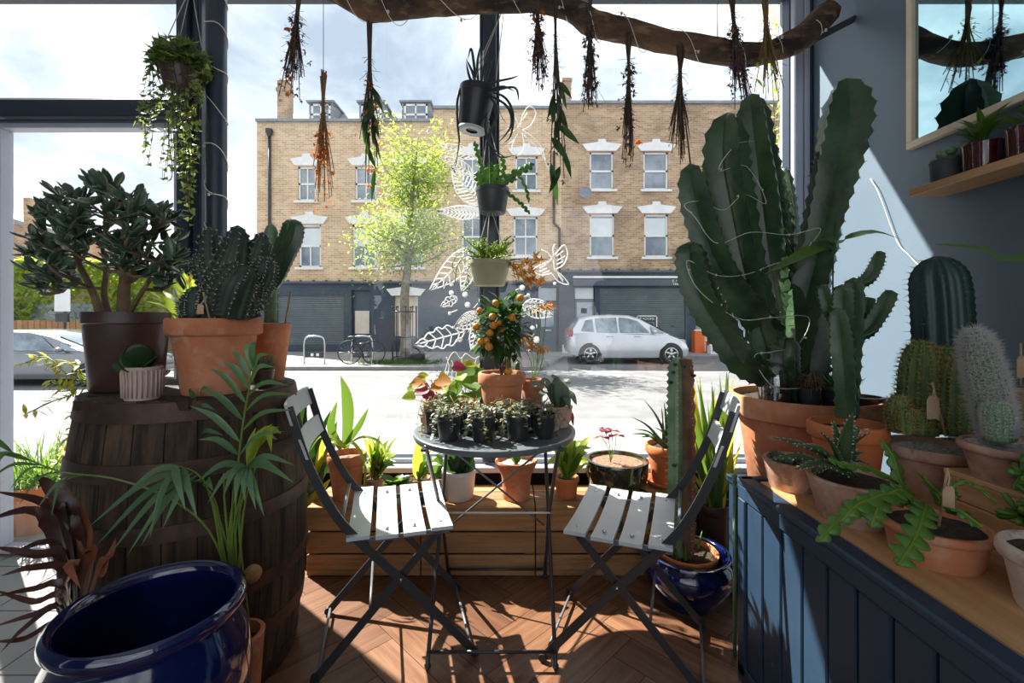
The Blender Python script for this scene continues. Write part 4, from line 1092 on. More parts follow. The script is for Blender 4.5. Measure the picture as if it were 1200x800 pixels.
# riser box on the cabinet
t = thing('wooden_riser', 'pale wooden riser box of two boards at the back of the cabinet top', 'box', (1.34, .77, KZ))
m = MB()
for i in range(2): m.box((-.20, 0, .029+i*.058), (.016, .84, .056), bev=.003)
for i in range(2): m.box((0, .412, .029+i*.058), (.40, .016, .056), bev=.003); m.box((.2, 0, .029+i*.058), (.016, .84, .056), bev=.003)
m.build('box_sides', M['oak'], t, smooth=False)
m = MB()
for i in range(3): m.box((-.14+i*.14, 0, .122), (.138, .85, .014), bev=.003)
m.build('box_top', M['oak'], t, smooth=False)

# shelf and picture on the wall
t = thing('wall_shelf', 'pale oak shelf on the blue grey wall holding three small pots', 'shelf', (XR, 1.685, 1.629))
m = MB(); m.box((-.066, -.62, .014), (.13, 1.24, .028), bev=.003); m.build('shelf_board', M['oak'], t, smooth=False)
m = MB(); 
m.box((-.01, -.3, -.02), (.018, .03, .04)); m.build('bracket', M['metal_dark'], t, smooth=False)
t = thing('framed_picture', 'large glazed picture in a pale frame reflecting the window and cacti', 'picture', (XR, 1.815, 1.85))
PW, PH = 1.0, 1.0; f = .028
m = MB()
for c, d in (((-.015, -PW/2, f/2), (.03, PW, f)), ((-.015, -PW/2, PH-f/2), (.03, PW, f)), ((-.015, -f/2, PH/2), (.03, f, PH-2*f)), ((-.015, -PW+f/2, PH/2), (.03, f, PH-2*f))): m.box(c, d, bev=.003)
m.build('picture_frame', M['cream_frame'], t, smooth=False)
m = MB(); m.box((-.012, -PW/2, PH/2), (.006, PW-2*f+.004, PH-2*f+.004)); m.build('picture_glass', M['mirror'], t, smooth=False)

# ------------------------------------------------------------------ branch, fairy lights
bpx = [(352, -26), (395, -6), (435, 11), (480, 9), (560, 6), (620, 3), (665, 10), (700, 30), (740, 38), (800, 53), (860, 63), (900, 61), (940, 42), (972, 13)]
bY = [2.12, 2.12, 2.1, 2.1, 2.1, 2.1, 2.1, 2.08, 2.1, 2.1, 2.1, 2.1, 2.12, 2.13]
BR = spl([P(x, y, Y) for (x, y), Y in zip(bpx, bY)], 70)
t = thing('tree_branch', 'thick bare tree branch hung across the top of the window', 'branch', (0, 0, 0))
m = MB(); fr = frames(BR); vs = []; fs = []; n = 14
for i, p in enumerate(BR):
    k = i/70; r = lerpl([.036, .040, .052, .042, .040, .042, .048, .056, .052, .049, .052, .048, .056, .054], k)
    for j in range(n):
        q = 2*PI*j/n; o = fr[i][1]*math.cos(q)+fr[i][2]*math.sin(q)
        vs.append(p+o*r*(1+.22*noise.noise(V((p.x*6+o.x*2, o.y*2+p.z*5, o.z*2)))+.10*noise.noise(V((p.x*22+o.x*3, o.y*3, o.z*3)))))
for i in range(70):
    for j in range(n): k = (j+1) % n; fs.append((i*n+j, i*n+k, (i+1)*n+k, (i+1)*n+j))
fs += [tuple(range(n))[::-1], tuple(70*n+j for j in range(n))]
m._add(vs, fs); m.build('branch_wood', M['bark'], t)
for i in (6, 30, 52):
    m = MB(); m.tube([BR[i]+V((0, 0, .02)), V((BR[i].x, BR[i].y, ZC))], .002, 5); m.build('hanging_wire', M['wire'], t)
pb = BR[-1]
m = MB(); m.bar(P(955, 46, 2.12), V((XR-.004, 2.12, ZS(22, 2.12))), .012, .03, up=(0, -1, .6)); m.build('wall_bracket', M['metal_dark'], t, smooth=False)

def lights(name, label, path, bulbs, r=.0016, L=.02, br=.0065):
    t = thing(name, label, 'string lights', (0, 0, 0))
    m = MB(); m.tube(path, r, 5); m.build('cable', M['lightcable'], t)
    for i in bulbs:
        p = path[i]; d = V((R.gauss(0, 1), R.gauss(-.4, .5), R.gauss(-.2, .6))).normalized()
        m = MB(); m.tube([p, p+d*L*.45], .003, 6); m.ball(p+d*L, br, 8, (1, 1, 1.25)); m.build('bulb', M['spine_white'], t)
    return t
cx0 = XS(253.5, 2.3)
path = []
for i in range(150):
    k = i/149; a = k*2*PI*9; z = 2.96-1.86*k**1.1+.02*math.sin(a*1.7)
    path.append(V((cx0+.0505*math.cos(a), 2.3+.0505*math.sin(a), z)))
lights('string_lights', 'fairy lights wound around the round navy pillar', path, range(6, 149, 10), r=.0024)
path = []
for i in range(220):
    k = i/219; q = BR[min(70, int(4+k*65))]; q2 = BR[min(70, int(4+k*65)+1)]; u = (4+k*65) % 1; c = q.lerp(q2, u); a = k*2*PI*11
    path.append(c+V((.01*math.sin(a*.3), .062*math.cos(a), .062*math.sin(a)-.01*math.sin(a*.6))))
lights('string_lights', 'fairy lights wrapped around the hanging tree branch', path, range(8, 219, 12))
# ------------------------------------------------------------------ giant cactus and what shares its pot
GX, GY, GZ = 1.15, 1.80, .50
t, zs = potted('giant_cactus', 'giant branching dark green cactus in a wide terracotta pot against the window', 'cactus', (GX, GY, GZ), .26, .19, .38, 'terra', 'rim', fill=.93)
GL = V((GX, GY, GZ)); ZG = GZ+zs
E = []; EM = {}
def arm(pts, rad, nr=4, depth=.55, n=34, tw=0.0, Y=1.85):
    m = MB(); q = []
    for p in pts:
        yy = p[2] if len(p) > 2 else Y
        q.append(P(p[0], p[1], yy)-GL)
    e = m.ribbed(q, [r*1.85/F for r in rad], nr, depth, n, .07, .10, 4, tw); E.extend(e)
    m.build('cactus_arm', M['cactus'], t, ang=50)
arm([(934, 474, 1.84), (936, 430, 1.85), (934, 380, 1.87), (930, 330, 1.88)], [26, 34, 37, 30], 5, .4)
arm([(914, 474, 1.78), (905, 420, 1.77), (890, 370, 1.77), (874, 310, 1.77), (860, 240, 1.78), (852, 190, 1.78), (853, 132, 1.78)], [20, 22, 21, 22, 24, 27, 27, 22], 4, .55, 40)
arm([(930, 440, 1.86), (915, 360, 1.88), (905, 300, 1.9), (896, 230, 1.9), (888, 170, 1.9), (881, 110, 1.9)], [20, 24, 26, 27, 27, 22, 20], 4, .5, 40)
arm([(932, 400, 1.9), (918, 330, 1.94), (906, 270, 1.95), (896, 195, 1.95)], [20, 25, 26, 22], 4, .5)
arm([(932, 430, 1.84), (942, 370, 1.84), (956, 310, 1.83), (968, 255, 1.83), (980, 200, 1.82), (990, 145, 1.82), (991, 92, 1.82)], [22, 25, 24, 22, 26, 30, 31, 20], 4, .5, 40, .5)
arm([(940, 400, 1.86), (948, 330, 1.87), (962, 270, 1.88), (972, 205, 1.88), (974, 170, 1.88)], [22, 26, 24, 22, 16], 4, .5)
arm([(898, 440, 1.7), (868, 420, 1.66), (845, 385, 1.66), (823, 350, 1.66), (812, 315, 1.67), (809, 283, 1.67)], [14, 19, 21, 21, 21, 17], 4, .5)
arm([(905, 385, 1.8), (880, 362, 1.76), (856, 332, 1.74), (835, 295, 1.72), (818, 245, 1.72), (808, 192, 1.72)], [18, 22, 22, 20, 22, 22, 17], 4, .5, 36)
arm([(912, 330, 1.98), (922, 280, 2.0), (920, 235, 2.0), (915, 195, 2.0)], [12, 16, 15, 12], 4, .5, 22)
arm([(866, 300, 1.86), (846, 270, 1.9), (836, 235, 1.9), (832, 190, 1.9)], [10, 13, 13, 10], 4, .5, 22)
arm([(925, 470, 1.72), (920, 430, 1.7), (922, 395, 1.72)], [14, 17, 15], 4, .5, 22)
spines(E, .012, .0012, 'spine_brown', t, 2)
# fairy lights around its arms
path = spl([P(940, 455, 1.66), P(905, 452, 1.62), P(884, 418, 1.64), P(905, 412, 1.66), P(935, 404, 1.72), P(948, 372, 1.72), P(905, 372, 1.66), P(868, 374, 1.62), P(832, 352, 1.60), P(812, 330, 1.60), P(806, 305, 1.62), P(838, 322, 1.64), P(872, 322, 1.68), P(905, 310, 1.74), P(935, 300, 1.76), P(962, 268, 1.76),
     P(925, 275, 1.76), P(880, 272, 1.68), P(840, 285, 1.66), P(815, 255, 1.65), P(802, 240, 1.66), P(822, 236, 1.68), P(848, 246, 1.70), P(872, 228, 1.72), P(898, 238, 1.80), P(875, 195, 1.75), P(842, 200, 1.70), P(862, 170, 1.72), P(885, 165, 1.82)], 150)
lights('string_lights', 'fairy lights looped around the giant cactus', path, range(5, 149, 9), r=.0013, L=.012, br=.004)

# glass cloche on the soil
t = thing('glass_cloche', 'small glass dome over a brown globe cactus on the terracotta pot', 'cloche', (.985, 1.70, ZG))
m = MB(); m.lathe([(.055, .0), (.058, .004), (.058, .10), (.054, .125), (.044, .145), (.028, .159), (0, .165), (0, .1635), (.027, .157), (.042, .144), (.052, .124), (.056, .10), (.056, .004)], n=32); m.build('dome', M['clochegl'], t)
m = MB(); m.lathe([(0, 0), (.052, 0), (.052, .055), (.047, .06), (0, .06)], n=24); m.build('cup', M['black_plastic'], t, ang=40)
m = MB(); m.ribbed([(0, 0, .055), (0, 0, .085), (0, 0, .118)], [.03, .042, .036], 12, .2, 14, .03, .5, 2); m.build('globe_cactus', M['cactus_rind'], t)
def globe(loc, r, label, potr, poth, mt, skin='cactus_dark', sp='spine_brown', nm='small_cactus', style='plain', group='small pots standing in the giant cactus pot'):
    t, z = potted(nm, label, 'cactus', loc, potr, potr*.75, poth, mt, style, group)
    m = MB(); e = m.ribbed([(0, 0, z-.01), (0, 0, z+r*.8), (0, 0, z+r*1.6)], [r*.7, r*1.05, r*.8], 11, .2, 14, .03, .45, 2); m.build('globe', M[skin], t)
    spines(e, r*.6, .0009, sp, t, 5); return t, z
t, z = globe((1.085, 1.66, ZG), .034, 'spiky globe cactus with dried flowers in a small grey pot', .038, .075, 'grey_plastic')
m = MB()
for i in range(6):
    a = R.uniform(0, 6.28); m.tube(spl([(0, -.01, z+.05), (.02*math.cos(a), -.03, z+.06), (.035*math.cos(a), -.045, z+R.uniform(-.07, .03))], 8), [.003, .001], 5)
m.build('dried_flower', M['straw'], t)
t, z = potted('potted_succulent', 'green spiky succulent with a yellow fruit in a dark pot below the sapling', 'succulent', (1.215, 1.69, ZG), .062, .045, .075, 'grey_plastic', 'nursery', 'small pots standing in the giant cactus pot')
m = MB()
for i in range(60):
    a = R.uniform(0, 6.28); rr = R.uniform(0, .045)
    m.fleshy((rr*math.cos(a), rr*math.sin(a), z), (math.cos(a)*.8, math.sin(a)*.8, R.uniform(.4, 1.3)), R.uniform(.05, .085), .009, .008, .3, n=4, m=5)
m.build('foliage', M['leaf_mid'], t)
m = MB(); m.ball((.0, -.05, z+.012), .018, 10); m.build('fruit', M['fruit'], t)
# sapling with long leaves
sp0 = V((1.245, 1.77, ZG))
t, z = potted('leafy_sapling', 'thin sapling with long oval leaves growing beside the giant cactus', 'sapling', tuple(sp0), .03, .024, .05, 'brown_plastic', 'plain')
def lp(px, py, Y): return P(px, py, Y)-sp0
m = MB(); stp = spl([(0, 0, z-.01), lp(978, 400, 1.77), lp(976, 340, 1.77), lp(977, 290, 1.77), lp(977, 272, 1.77)], 14); m.tube(stp, [.004, .003, .002], 7); m.build('stem', M['leaf_dark'], t)
m = MB()
for p, W, up in (([lp(978, 287, 1.77), lp(990, 280, 1.72), lp(1025, 272, 1.68), lp(1060, 282, 1.66)], .062, (0, -.5, 1)),
                 ([lp(976, 292, 1.77), lp(955, 292, 1.7), lp(930, 304, 1.64), lp(895, 322, 1.58)], .062, (0, -.5, 1)),
                 ([lp(976, 288, 1.77), lp(966, 281, 1.75), lp(950, 284, 1.72)], .03, (0, -.6, 1)),
                 ([lp(977, 283, 1.77), lp(978, 270, 1.76), lp(979, 254, 1.76)], .026, (1, -1, 0))):
    m.blade(spl(p, 9), W, up, 'lance', .15)
m.build('foliage', M['leaf_mid'], t)

# ------------------------------------------------------------------ cabinet top
def euph(root, base, arms, rad, mt='cactus', nr=4):
    E = []; 
    for pts, r in arms:
        m = MB(); E += m.ribbed([V(p)-base for p in pts], r, nr, .5, 22, .08, .12, 4, .3); m.build('cactus_arm', M[mt], root, ang=50)
    spines(E, .008, .0008, 'spine_brown', root, 2)
b = V((1.03, 1.40, KZ)); t, z = potted('branching_cactus', 'slim branching cactus in an orange terracotta pot on the cabinet', 'cactus', tuple(b), .105, .075, .20, 'terra_red', 'rim')
def q(px, py, dy=0): return P(px, py, 1.40+dy)
k = 1.4/F
euph(t, b, [([q(995, 490), q(996, 440), q(999, 400), q(1000, 350), q(1000, 325)], [12*k, 14*k, 14*k, 14*k, 12*k]),
            ([q(992, 488, -.05), q(991, 450, -.06), q(987, 410, -.06), q(984, 385, -.05), q(980, 360, -.05)], [13*k, 14*k, 15*k, 13*k, 11*k]),
            ([q(990, 400, -.02), q(988, 365, -.02), q(987, 333, -.02)], [11*k, 14*k, 12*k]),
            ([q(985, 385), q(972, 362), q(963, 333)], [8*k, 10*k, 8*k]),
            ([q(1003, 395), q(1018, 385), q(1032, 365), q(1045, 340)], [6*k, 11*k, 12*k, 10*k]),
            ([q(1002, 390, .03), q(1014, 365, .03), q(1018, 348, .03)], [6*k, 10*k, 9*k]),
            ([q(1003, 335, .02), q(1018, 325, .02), q(1026, 312, .02), q(1032, 294, .02)], [6*k, 9*k, 10*k, 7*k])], 0)
# lithops bowl + aloe
t, z = potted('succulent_bowl', 'low terracotta bowl of grey stones and small rosettes at the cabinet corner', 'succulent', (.862, 1.40, KZ), .082, .062, .088, 'terra_old', 'plain', soil='bark_chips')
m = MB()
for i in range(22): a = R.uniform(0, 6.28); rr = R.uniform(0, .055); m.ball((rr*math.cos(a), rr*math.sin(a), z+.004), R.uniform(.008, .014), 7, (1, 1, .6))
m.build('stones', M['grey_ceramic'], t)
m = MB()
for (x, y) in ((-.035, -.03), (.02, -.045), (.04, .02), (-.03, .03), (0, -.01)):
    for i in range(14):
        a = i*2.4; m.fleshy((x, y, z), (math.cos(a), math.sin(a), .4+i*.08), .032, .014, .008, .5, n=4, m=6, shape='lance')
m.build('rosettes', M['leaf_velvet'], t)
t, z = potted('potted_aloe', 'dark spiky toothed aloe in a pale clay pot near the cabinet edge', 'succulent', (.888, 1.18, KZ), .106, .078, .110, 'terra_old', 'plain')
m = MB(); mt_ = MB()
al = V((.888, 1.18, KZ))
tips = [(905, 512), (902, 538), (930, 550), (1000, 483), (1008, 500), (1022, 505), (1012, 530), (1002, 548), (960, 505), (940, 520), (975, 492), (925, 520), (985, 560), (952, 556), (1020, 545), (968, 540)]
bc = P(985, 548, 1.18)-al
for i, (px, py) in enumerate(tips):
    tip = P(px, py, 1.18+R.uniform(-.10, .06))-al; base = bc+V((R.gauss(0, .008), R.gauss(0, .01), -.012)); mid = base.lerp(tip, .5)+V((0, 0, .022))
    pts = spl([base, mid, tip], 10); m.fleshpath(pts, .043, .018, (0, -.3, 1), 'aloe', 8)
    for j, p in enumerate(pts[1:-1]):
        tn = (pts[j+2]-pts[j]).normalized(); sd = tn.cross(V((0, -.3, 1))).normalized()*(.0215*SHAPES['aloe']((j+1)/10))
        for s in (-1, 1): mt_.spike(p+sd*s, sd*s+tn*.01, .007, .0022)
m.build('leaf_rosette', M['cactus_mid'], t); mt_.build('teeth', M['spine_white'], t)
# fishbone cactus
fb = V((.92, .99, KZ)); t, z = potted('fishbone_cactus', 'green zigzag fishbone cactus spilling from a low terracotta pot with a kraft tag', 'cactus', tuple(fb), .098, .078, .078, 'terra', 'rim')
def fishbone(m, pts, W=.05, lobes=9, up=(0, 0, 1), th=.004, rib=None):
    """flat zig-zag stem with rounded lobes left and right alternately"""
    ps = spl(pts, lobes*6); fr = None; n = len(ps); up = V(up); L_ = []; R_ = []
    for i, p in enumerate(ps):
        a = ps[max(i-1, 0)]; b = ps[min(i+1, n-1)]; tn = (b-a).normalized(); sd = tn.cross(up); sd = sd.normalized() if sd.length > 1e-4 else V((1, 0, 0)); nn = sd.cross(tn)
        ph = (i/6) % 1; ph2 = (i/6+.5) % 1; env = min(1, (n-1-i)/5+.15)*min(1, i/8+.25)
        wl = W*.5*(.22+.78*math.sin(PI*ph)**.6)*env; wr = W*.5*(.22+.78*math.sin(PI*ph2)**.6)*env
        L_.append((p-sd*wl, p, p+sd*wr, nn))
    vs = []; fs = []
    for (a, c, b, nn) in L_: vs += [a+nn*th*.3, c+nn*th, b+nn*th*.3, b-nn*th*.3, c-nn*th*.7, a-nn*th*.3]
    for i in range(n-1):
        for j in range(6): k = (j+1) % 6; fs.append((i*6+j, i*6+k, (i+1)*6+k, (i+1)*6+j))
    m._add(vs, fs)
    if rib is not None: rib.tube([c+nn*th for (_, c, _, nn) in L_], .0022, 5)
m = MB(); mr = MB()
def fq(px, py, Y): return P(px, py, Y)-fb
for pts, W, lo in (([fq(1085, 590, .96), fq(1082, 600, .88), fq(1072, 630, .83), fq(1052, 662, .80)], .050, 8),
                   ([fq(1075, 590, .97), fq(1052, 575, .90), fq(1030, 592, .86), fq(1020, 618, .84)], .042, 7),
                   ([fq(1072, 592, .98), fq(1030, 585, .92), fq(990, 605, .88), fq(957, 635, .86)], .032, 8),
                   ([fq(1070, 580, 1.0), fq(1055, 565, 1.0), fq(1045, 535, 1.02), fq(1032, 516, 1.03)], .034, 6),
                   ([fq(1060, 570, 1.02), fq(1020, 550, 1.0), fq(990, 545, .98), fq(970, 538, .97)], .022, 6),
                   ([fq(1098, 590, .97), fq(1090, 570, .94), fq(1082, 560, .9)], .05, 4),
                   ([fq(1105, 585, 1.0), fq(1125, 565, 1.0), fq(1145, 570, .98), fq(1168, 590, .95)], .014, 6),
                   ([fq(1110, 600, .95), fq(1125, 600, .9), fq(1150, 618, .88)], .03, 5),
                   ([fq(1065, 585, .95), fq(1040, 580, .87), fq(1005, 592, .83), fq(985, 612, .82)], .034, 7),
                   ([fq(1095, 585, 1.02), fq(1110, 578, 1.0), fq(1122, 585, .98)], .04, 4)):
    fishbone(m, pts, W, lo, (0, -.6, .8), .003, mr)
m.build('stems', M['fish'], t); mr.build('midribs', M['leaf_lime'], t)
kraft(t, (fq(1100, 600, .97)), .1, .05, (.0, -.02, .10))
# golden ribbed cluster
gb = V((1.235, 1.34, KZ)); t, z = potted('golden_cactus', 'cluster of golden spined ribbed cacti in an old clay pot with a kraft tag', 'cactus', tuple(gb), .115, .085, .15, 'terra_old', 'rim', soil='grit')
def column(root, base, pts, rad, nr, skin, sp, L, per=4, depth=.22, n=30, spread=.8, name='cactus_column', rs=.0011, rng=R):
    m = MB(); e = m.ribbed([V(p)-base for p in pts], rad, nr, depth, n, .02, .22, 4); c = m.build(name, M[skin], root)
    mm = MB()
    for p, o, k_ in e:
        for i in range(per): mm.spike(p, o+V((rng.gauss(0, spread), rng.gauss(0, spread), rng.gauss(0, spread))), L*rng.uniform(.5, 1.2), rs)
    mm.build('needles', M[sp], c)
k = 1.34/F
def g(px, py, dy=0): return P(px, py, 1.34+dy)
column(t, gb, [g(1075, 508), g(1076, 450), g(1080, 398)], [19*k, 20*k, 19*k, 15*k], 13, 'gold_skin', 'spine_gold', .016, 6, n=40)
column(t, gb, [g(1112, 508, .03), g(1113, 460, .03), g(1112, 405, .03)], [19*k, 21*k, 20*k, 15*k], 13, 'gold_skin', 'spine_gold', .016, 6, n=40)
column(t, gb, [g(1118, 508, -.04), g(1119, 465, -.04), g(1120, 418, -.04)], [15*k, 17*k, 17*k, 13*k], 12, 'gold_skin', 'spine_gold', .015, 6, n=36)
column(t, gb, [g(1054, 506, -.04), g(1053, 485, -.04), g(1054, 462, -.04)], [10*k, 12*k, 10*k], 11, 'gold_skin', 'spine_gold', .013, 7, n=22)
column(t, gb, [g(1062, 508, -.08), g(1062, 490, -.08), g(1061, 478, -.08)], [7*k, 9*k, 7*k], 10, 'gold_skin', 'spine_gold', .010, 6, n=18)
column(t, gb, [g(1076, 508, -.08), g(1076, 490, -.08), g(1074, 478, -.08)], [8*k, 9*k, 7*k], 10, 'gold_skin', 'spine_gold', .010, 6, n=18)
kraft(t, g(1108, 498, -.12)-gb, .05, .062, (-.035, .0, .115))
# tall blue-green ribbed cactus by the wall
bb_ = V((1.415, 1.415, KZ)); t, z = potted('ribbed_cactus', 'thick dark blue green ribbed cactus standing against the blue grey wall', 'cactus', tuple(bb_), .082, .065, .13, 'brown_plastic', 'plain')
k = 1.43/F
column(t, bb_, [P(1112, 500, 1.44), P(1106, 420, 1.44), P(1102, 350, 1.44), P(1096, 300, 1.44)], [25*k, 29*k, 29*k, 27*k], 10, 'cactus_blue', 'spine_brown', .02, 1, .28, 44, .4)
# old man cactus
wb = V((1.205, 1.095, KZ+.129)); t, z = potted('woolly_cactus', 'white woolly column cactus with a pup in a shallow clay pot on the riser box', 'cactus', tuple(wb), .098, .072, .088, 'terra_old', 'rim', soil='grit', fill=.93)
k = 1.10/F
def wq(px, py, dy=0): return P(px, py, 1.10+dy)
column(t, wb, [wq(1172, 515), wq(1160, 465), wq(1150, 425), wq(1140, 385)], [15*k, 17*k, 17*k, 15*k, 14*k], 22, 'cactus_light', 'spine_white', .020, 12, .1, 60, .9, rs=.0008)
column(t, wb, [wq(1170, 516, -.06), wq(1169, 490, -.06), wq(1168, 470, -.06)], [11*k, 13*k, 11*k], 16, 'cactus_light', 'spine_white', .012, 7, .1, 24, .9, rs=.0007)
# big clay pot at the wall with tag
t, z = potted('clay_pot', 'tall weathered terracotta pot with a price tag at the back against the wall', 'pot', (1.50, 1.262, KZ), .092, .075, .315, 'terra_old', 'rim')
kraft(t, P(1196, 440, 1.262)-V((1.50, 1.262, KZ)), .2, .06, (.0, 0, .09))
# finger jade
jb = V((1.19, .895, KZ+.129)); t, z = potted('finger_jade', 'bushy finger leaved jade plant with bright green tubular leaves on the riser box', 'succulent', tuple(jb), .052, .042, .075, 'terra', 'rim')
m = MB(); ms = MB()
for i in range(12):
    a = PI+R.uniform(-1.2, 1.2); rr = R.uniform(.06, .175); e_ = V((math.cos(a)*rr, math.sin(a)*rr*.7, R.uniform(-.04, .06)-rr*.3)); pts = spl([(0, 0, z-.01), e_*.5+V((0, 0, z+.05)), e_+V((0, 0, z))], 6); ms.tube(pts, [.007, .004], 6)
    for p in pts[2:]:
        for j in range(11):
            d = V((R.gauss(0, 1), R.gauss(0, 1), R.gauss(.45, .6))).normalized(); L_ = R.uniform(.03, .045)
            m.fleshpath([p, p+d*L_*.5, p+d*L_*.85+V((0, 0, .003)), p+d*L_+V((0, 0, .005))], .014, .013, (0, .3, 1), lambda t_: (.6, .85, 1, .75)[min(3, int(t_*3.01))], 7)
ms.build('stem', M['stem_brown'], t); m.build('foliage', M['fish'], t)
# pale pot with soil at the front
t, z = potted('clay_pot', 'pale flaking clay pot filled with bare soil at the near end of the cabinet', 'pot', (.968, .800, KZ), .083, .058, .112, 'terra_pale', 'rim', fill=.9)
# long leaf plant off to the side
lb = V((1.44, .70, KZ+.129)); t, z = potted('arching_plant', 'plant with a long narrow leaf arching in front of the blue grey wall', 'plant', tuple(lb), .075, .055, .12, 'brown_plastic', 'nursery')
m = MB()
m.blade(spl([(0, 0, z), (-.02, .03, .35), (-.12, .12, .60), P(1200, 303, .98)-lb, P(1150, 291, 1.02)-lb, P(1097, 286, 1.06)-lb], 18), .022, (0, -.7, .7), lambda t_: .35+.65*math.sin(PI*min(1, t_*.98+.02)) if t_ < .97 else .1, .2)
m.blade(spl([(0, 0, z), (.02, .0, .4), (.03, .02, .62), P(1205, 262, .98)-lb], 12), .03, (0, -.7, .7), 'lance', .2)
m.blade(spl([(0, 0, z), (.05, -.05, .3), (.08, -.2, .4)], 8), .03, (0, 0, 1), 'lance', .2)
m.build('foliage', M['leaf_mid'], t)
# shelf pots
for i, (y, mt, r, h, lab) in enumerate(((1.60, 'grey_ceramic', .050, .078, 'matt grey pot of small round succulents at the end of the wall shelf'), (1.48, 'maroon_glaze', .053, .092, 'maroon glazed pot with a bushy green plant in the middle of the wall shelf'), (1.345, 'maroon_glaze', .053, .092, 'maroon glazed pot with upright pointed leaves, the farthest from the shelf end'))):
    t, z = potted('potted_succulent', lab, 'succulent', (XR-.068, y, 1.657), r, r*.9, h, mt, 'plain', 'small pots on the wall shelf')
    m = MB()
    if i == 0:
        for j in range(26): a = R.uniform(0, 6.28); rr = R.uniform(0, .045); m.ball((rr*math.cos(a), rr*math.sin(a), z+R.uniform(.012, .045)), R.uniform(.012, .02), 8, (1, 1, .9))
    else:
        n_ = 46 if i == 1 else 16
        for j in range(n_):
            a = R.uniform(0, 6.28); el = R.uniform(.3, 2.2); zz = z+R.uniform(0, .07 if i == 1 else .05)
            m.leaf((.01*math.cos(a), .01*math.sin(a), zz), (math.cos(a), math.sin(a), el), R.uniform(.05, .085), .018, .5, n=5)
    m.build('foliage', M['leaf_mid' if i else 'cactus_light'], t)

# ------------------------------------------------------------------ barrel top
ZB = BH+.001
# jade plant
jb = V((-1.285, 1.52, ZB)); t, z = potted('jade_plant', 'large branching jade plant in a dark brown plastic pot on the barrel', 'plant', tuple(jb), .118, .098, .255, 'brown_plastic', 'nursery')
RJ = random.Random(11)
ms = MB(); ml = MB()
def jp(px, py, Y=1.52): return P(px, py, Y)-jb
def jleaf(p, d):
    L_ = RJ.uniform(.034, .066); dd = V(d).normalized()
    ml.fleshpath([p+dd*(L_*s)+V((0, 0, .10*L_*s*s)) for s in (0, .15, .35, .6, .82, 1.0)], L_*.52, L_*.13, (RJ.gauss(0, .3), RJ.gauss(-.2, .3), 1), lambda t_: (.2, .5, .88, 1, .78, .15)[min(5, int(t_*5.01))], 7)
trunks = []
for tr_, r in (([jp(146, 372), jp(145, 350), jp(147, 325), jp(150, 300), jp(146, 270)], .021), ([jp(118, 372), jp(112, 350), jp(103, 330), jp(92, 308), jp(85, 285)], .013), ([jp(150, 370, 1.48), jp(165, 345, 1.46), jp(182, 318, 1.46), jp(192, 300, 1.46)], .008), ([jp(128, 372, 1.58), jp(122, 345, 1.6), jp(124, 315, 1.62), jp(118, 280, 1.64)], .012), ([jp(150, 330), jp(160, 305, 1.5), jp(170, 275, 1.5)], .013)):
    pts = spl(tr_, 12); ms.tube(pts, [r, r*.5], 8); trunks += pts[5:]
for i in range(88):
    px = 119+RJ.gauss(0, 1)*52; px = min(203, max(36, px)); u = abs(px-118)/85
    py = RJ.uniform(214+42*u*u, 300+45*RJ.random()*u+20*u); Y_ = 1.52+RJ.gauss(0, .085)
    e_ = jp(px, py, Y_)
    s_ = min(trunks, key=lambda q: (q-e_).length+max(0, q.z-e_.z+.02)*2.5+RJ.random()*.05)
    md = s_.lerp(e_, .5)+V((RJ.gauss(0, .01), RJ.gauss(0, .01), RJ.gauss(-.008, .008))); pts = spl([s_, md, e_], 8); ms.tube(pts, [.0062, .003], 6); trunks += pts[4:6]
    ax_ = (pts[-1]-pts[4]).normalized()
    for p_ in (pts[4], pts[6], pts[7], pts[8], pts[8]):
        for j in range(2): jleaf(p_, ax_*.6+V((RJ.gauss(0, .75), RJ.gauss(0, .6), RJ.gauss(.1, .4))))
ms.build('trunk', M['stem_brown'], t); ml.build('foliage', M['leaf_jade'], t)
# crested cactus
cb = V((-.945, 1.45, ZB)); t, z = potted('crested_cactus', 'dark knobbly crested cactus in a big terracotta pot on the barrel', 'cactus', tuple(cb), .133, .092, .235, 'terra', 'rim', fill=.93)
def cp(px, py, dy=0): return P(px, py, 1.45+dy)-cb
E = []; k = 1.45/F
for pts, r in (([cp(262, 372), cp(258, 335), cp(248, 300), cp(246, 266)], [20, 19, 14, 12, 11]), ([cp(265, 372, -.02), cp(270, 330, -.02), cp(277, 295, -.02), cp(279, 264, -.02)], [26, 26, 20, 15, 12]),
               ([cp(275, 372, .02), cp(288, 340, .02), cp(300, 310, .02), cp(308, 272, .02)], [24, 24, 20, 15, 12]), ([cp(258, 365, .0), cp(246, 335, .0), cp(236, 312, 0), (cp(232, 297))], [14, 13, 11, 8]),
               ([cp(272, 370, -.05), cp(278, 335, -.06), cp(290, 310, -.05)], [22, 24, 16]), ([cp(236, 372, -.03), cp(234, 355, -.03), cp(233, 335, -.03)], [16, 18, 13]),
               ([cp(300, 345), cp(308, 325), cp(312, 300)], [14, 14, 10]), ([cp(255, 372, -.04), cp(262, 345, -.05), cp(266, 318, -.04)], [20, 20, 14]), ([cp(222, 372, .02), cp(220, 360, .02), cp(222, 345, .02)], [10, 12, 9])):
    m = MB(); E += m.ribbed([V(p) for p in pts], [a*k for a in r], 9, .22, 26, .12, .25, 4, .4); m.build('cactus_arm', M['cactus_dark'], t)
spines(E, .009, .0012, 'spine_white', t, 2)
kraft(t, cp(246, 362, -.1), .3, .03, (-.02, 0, .05))
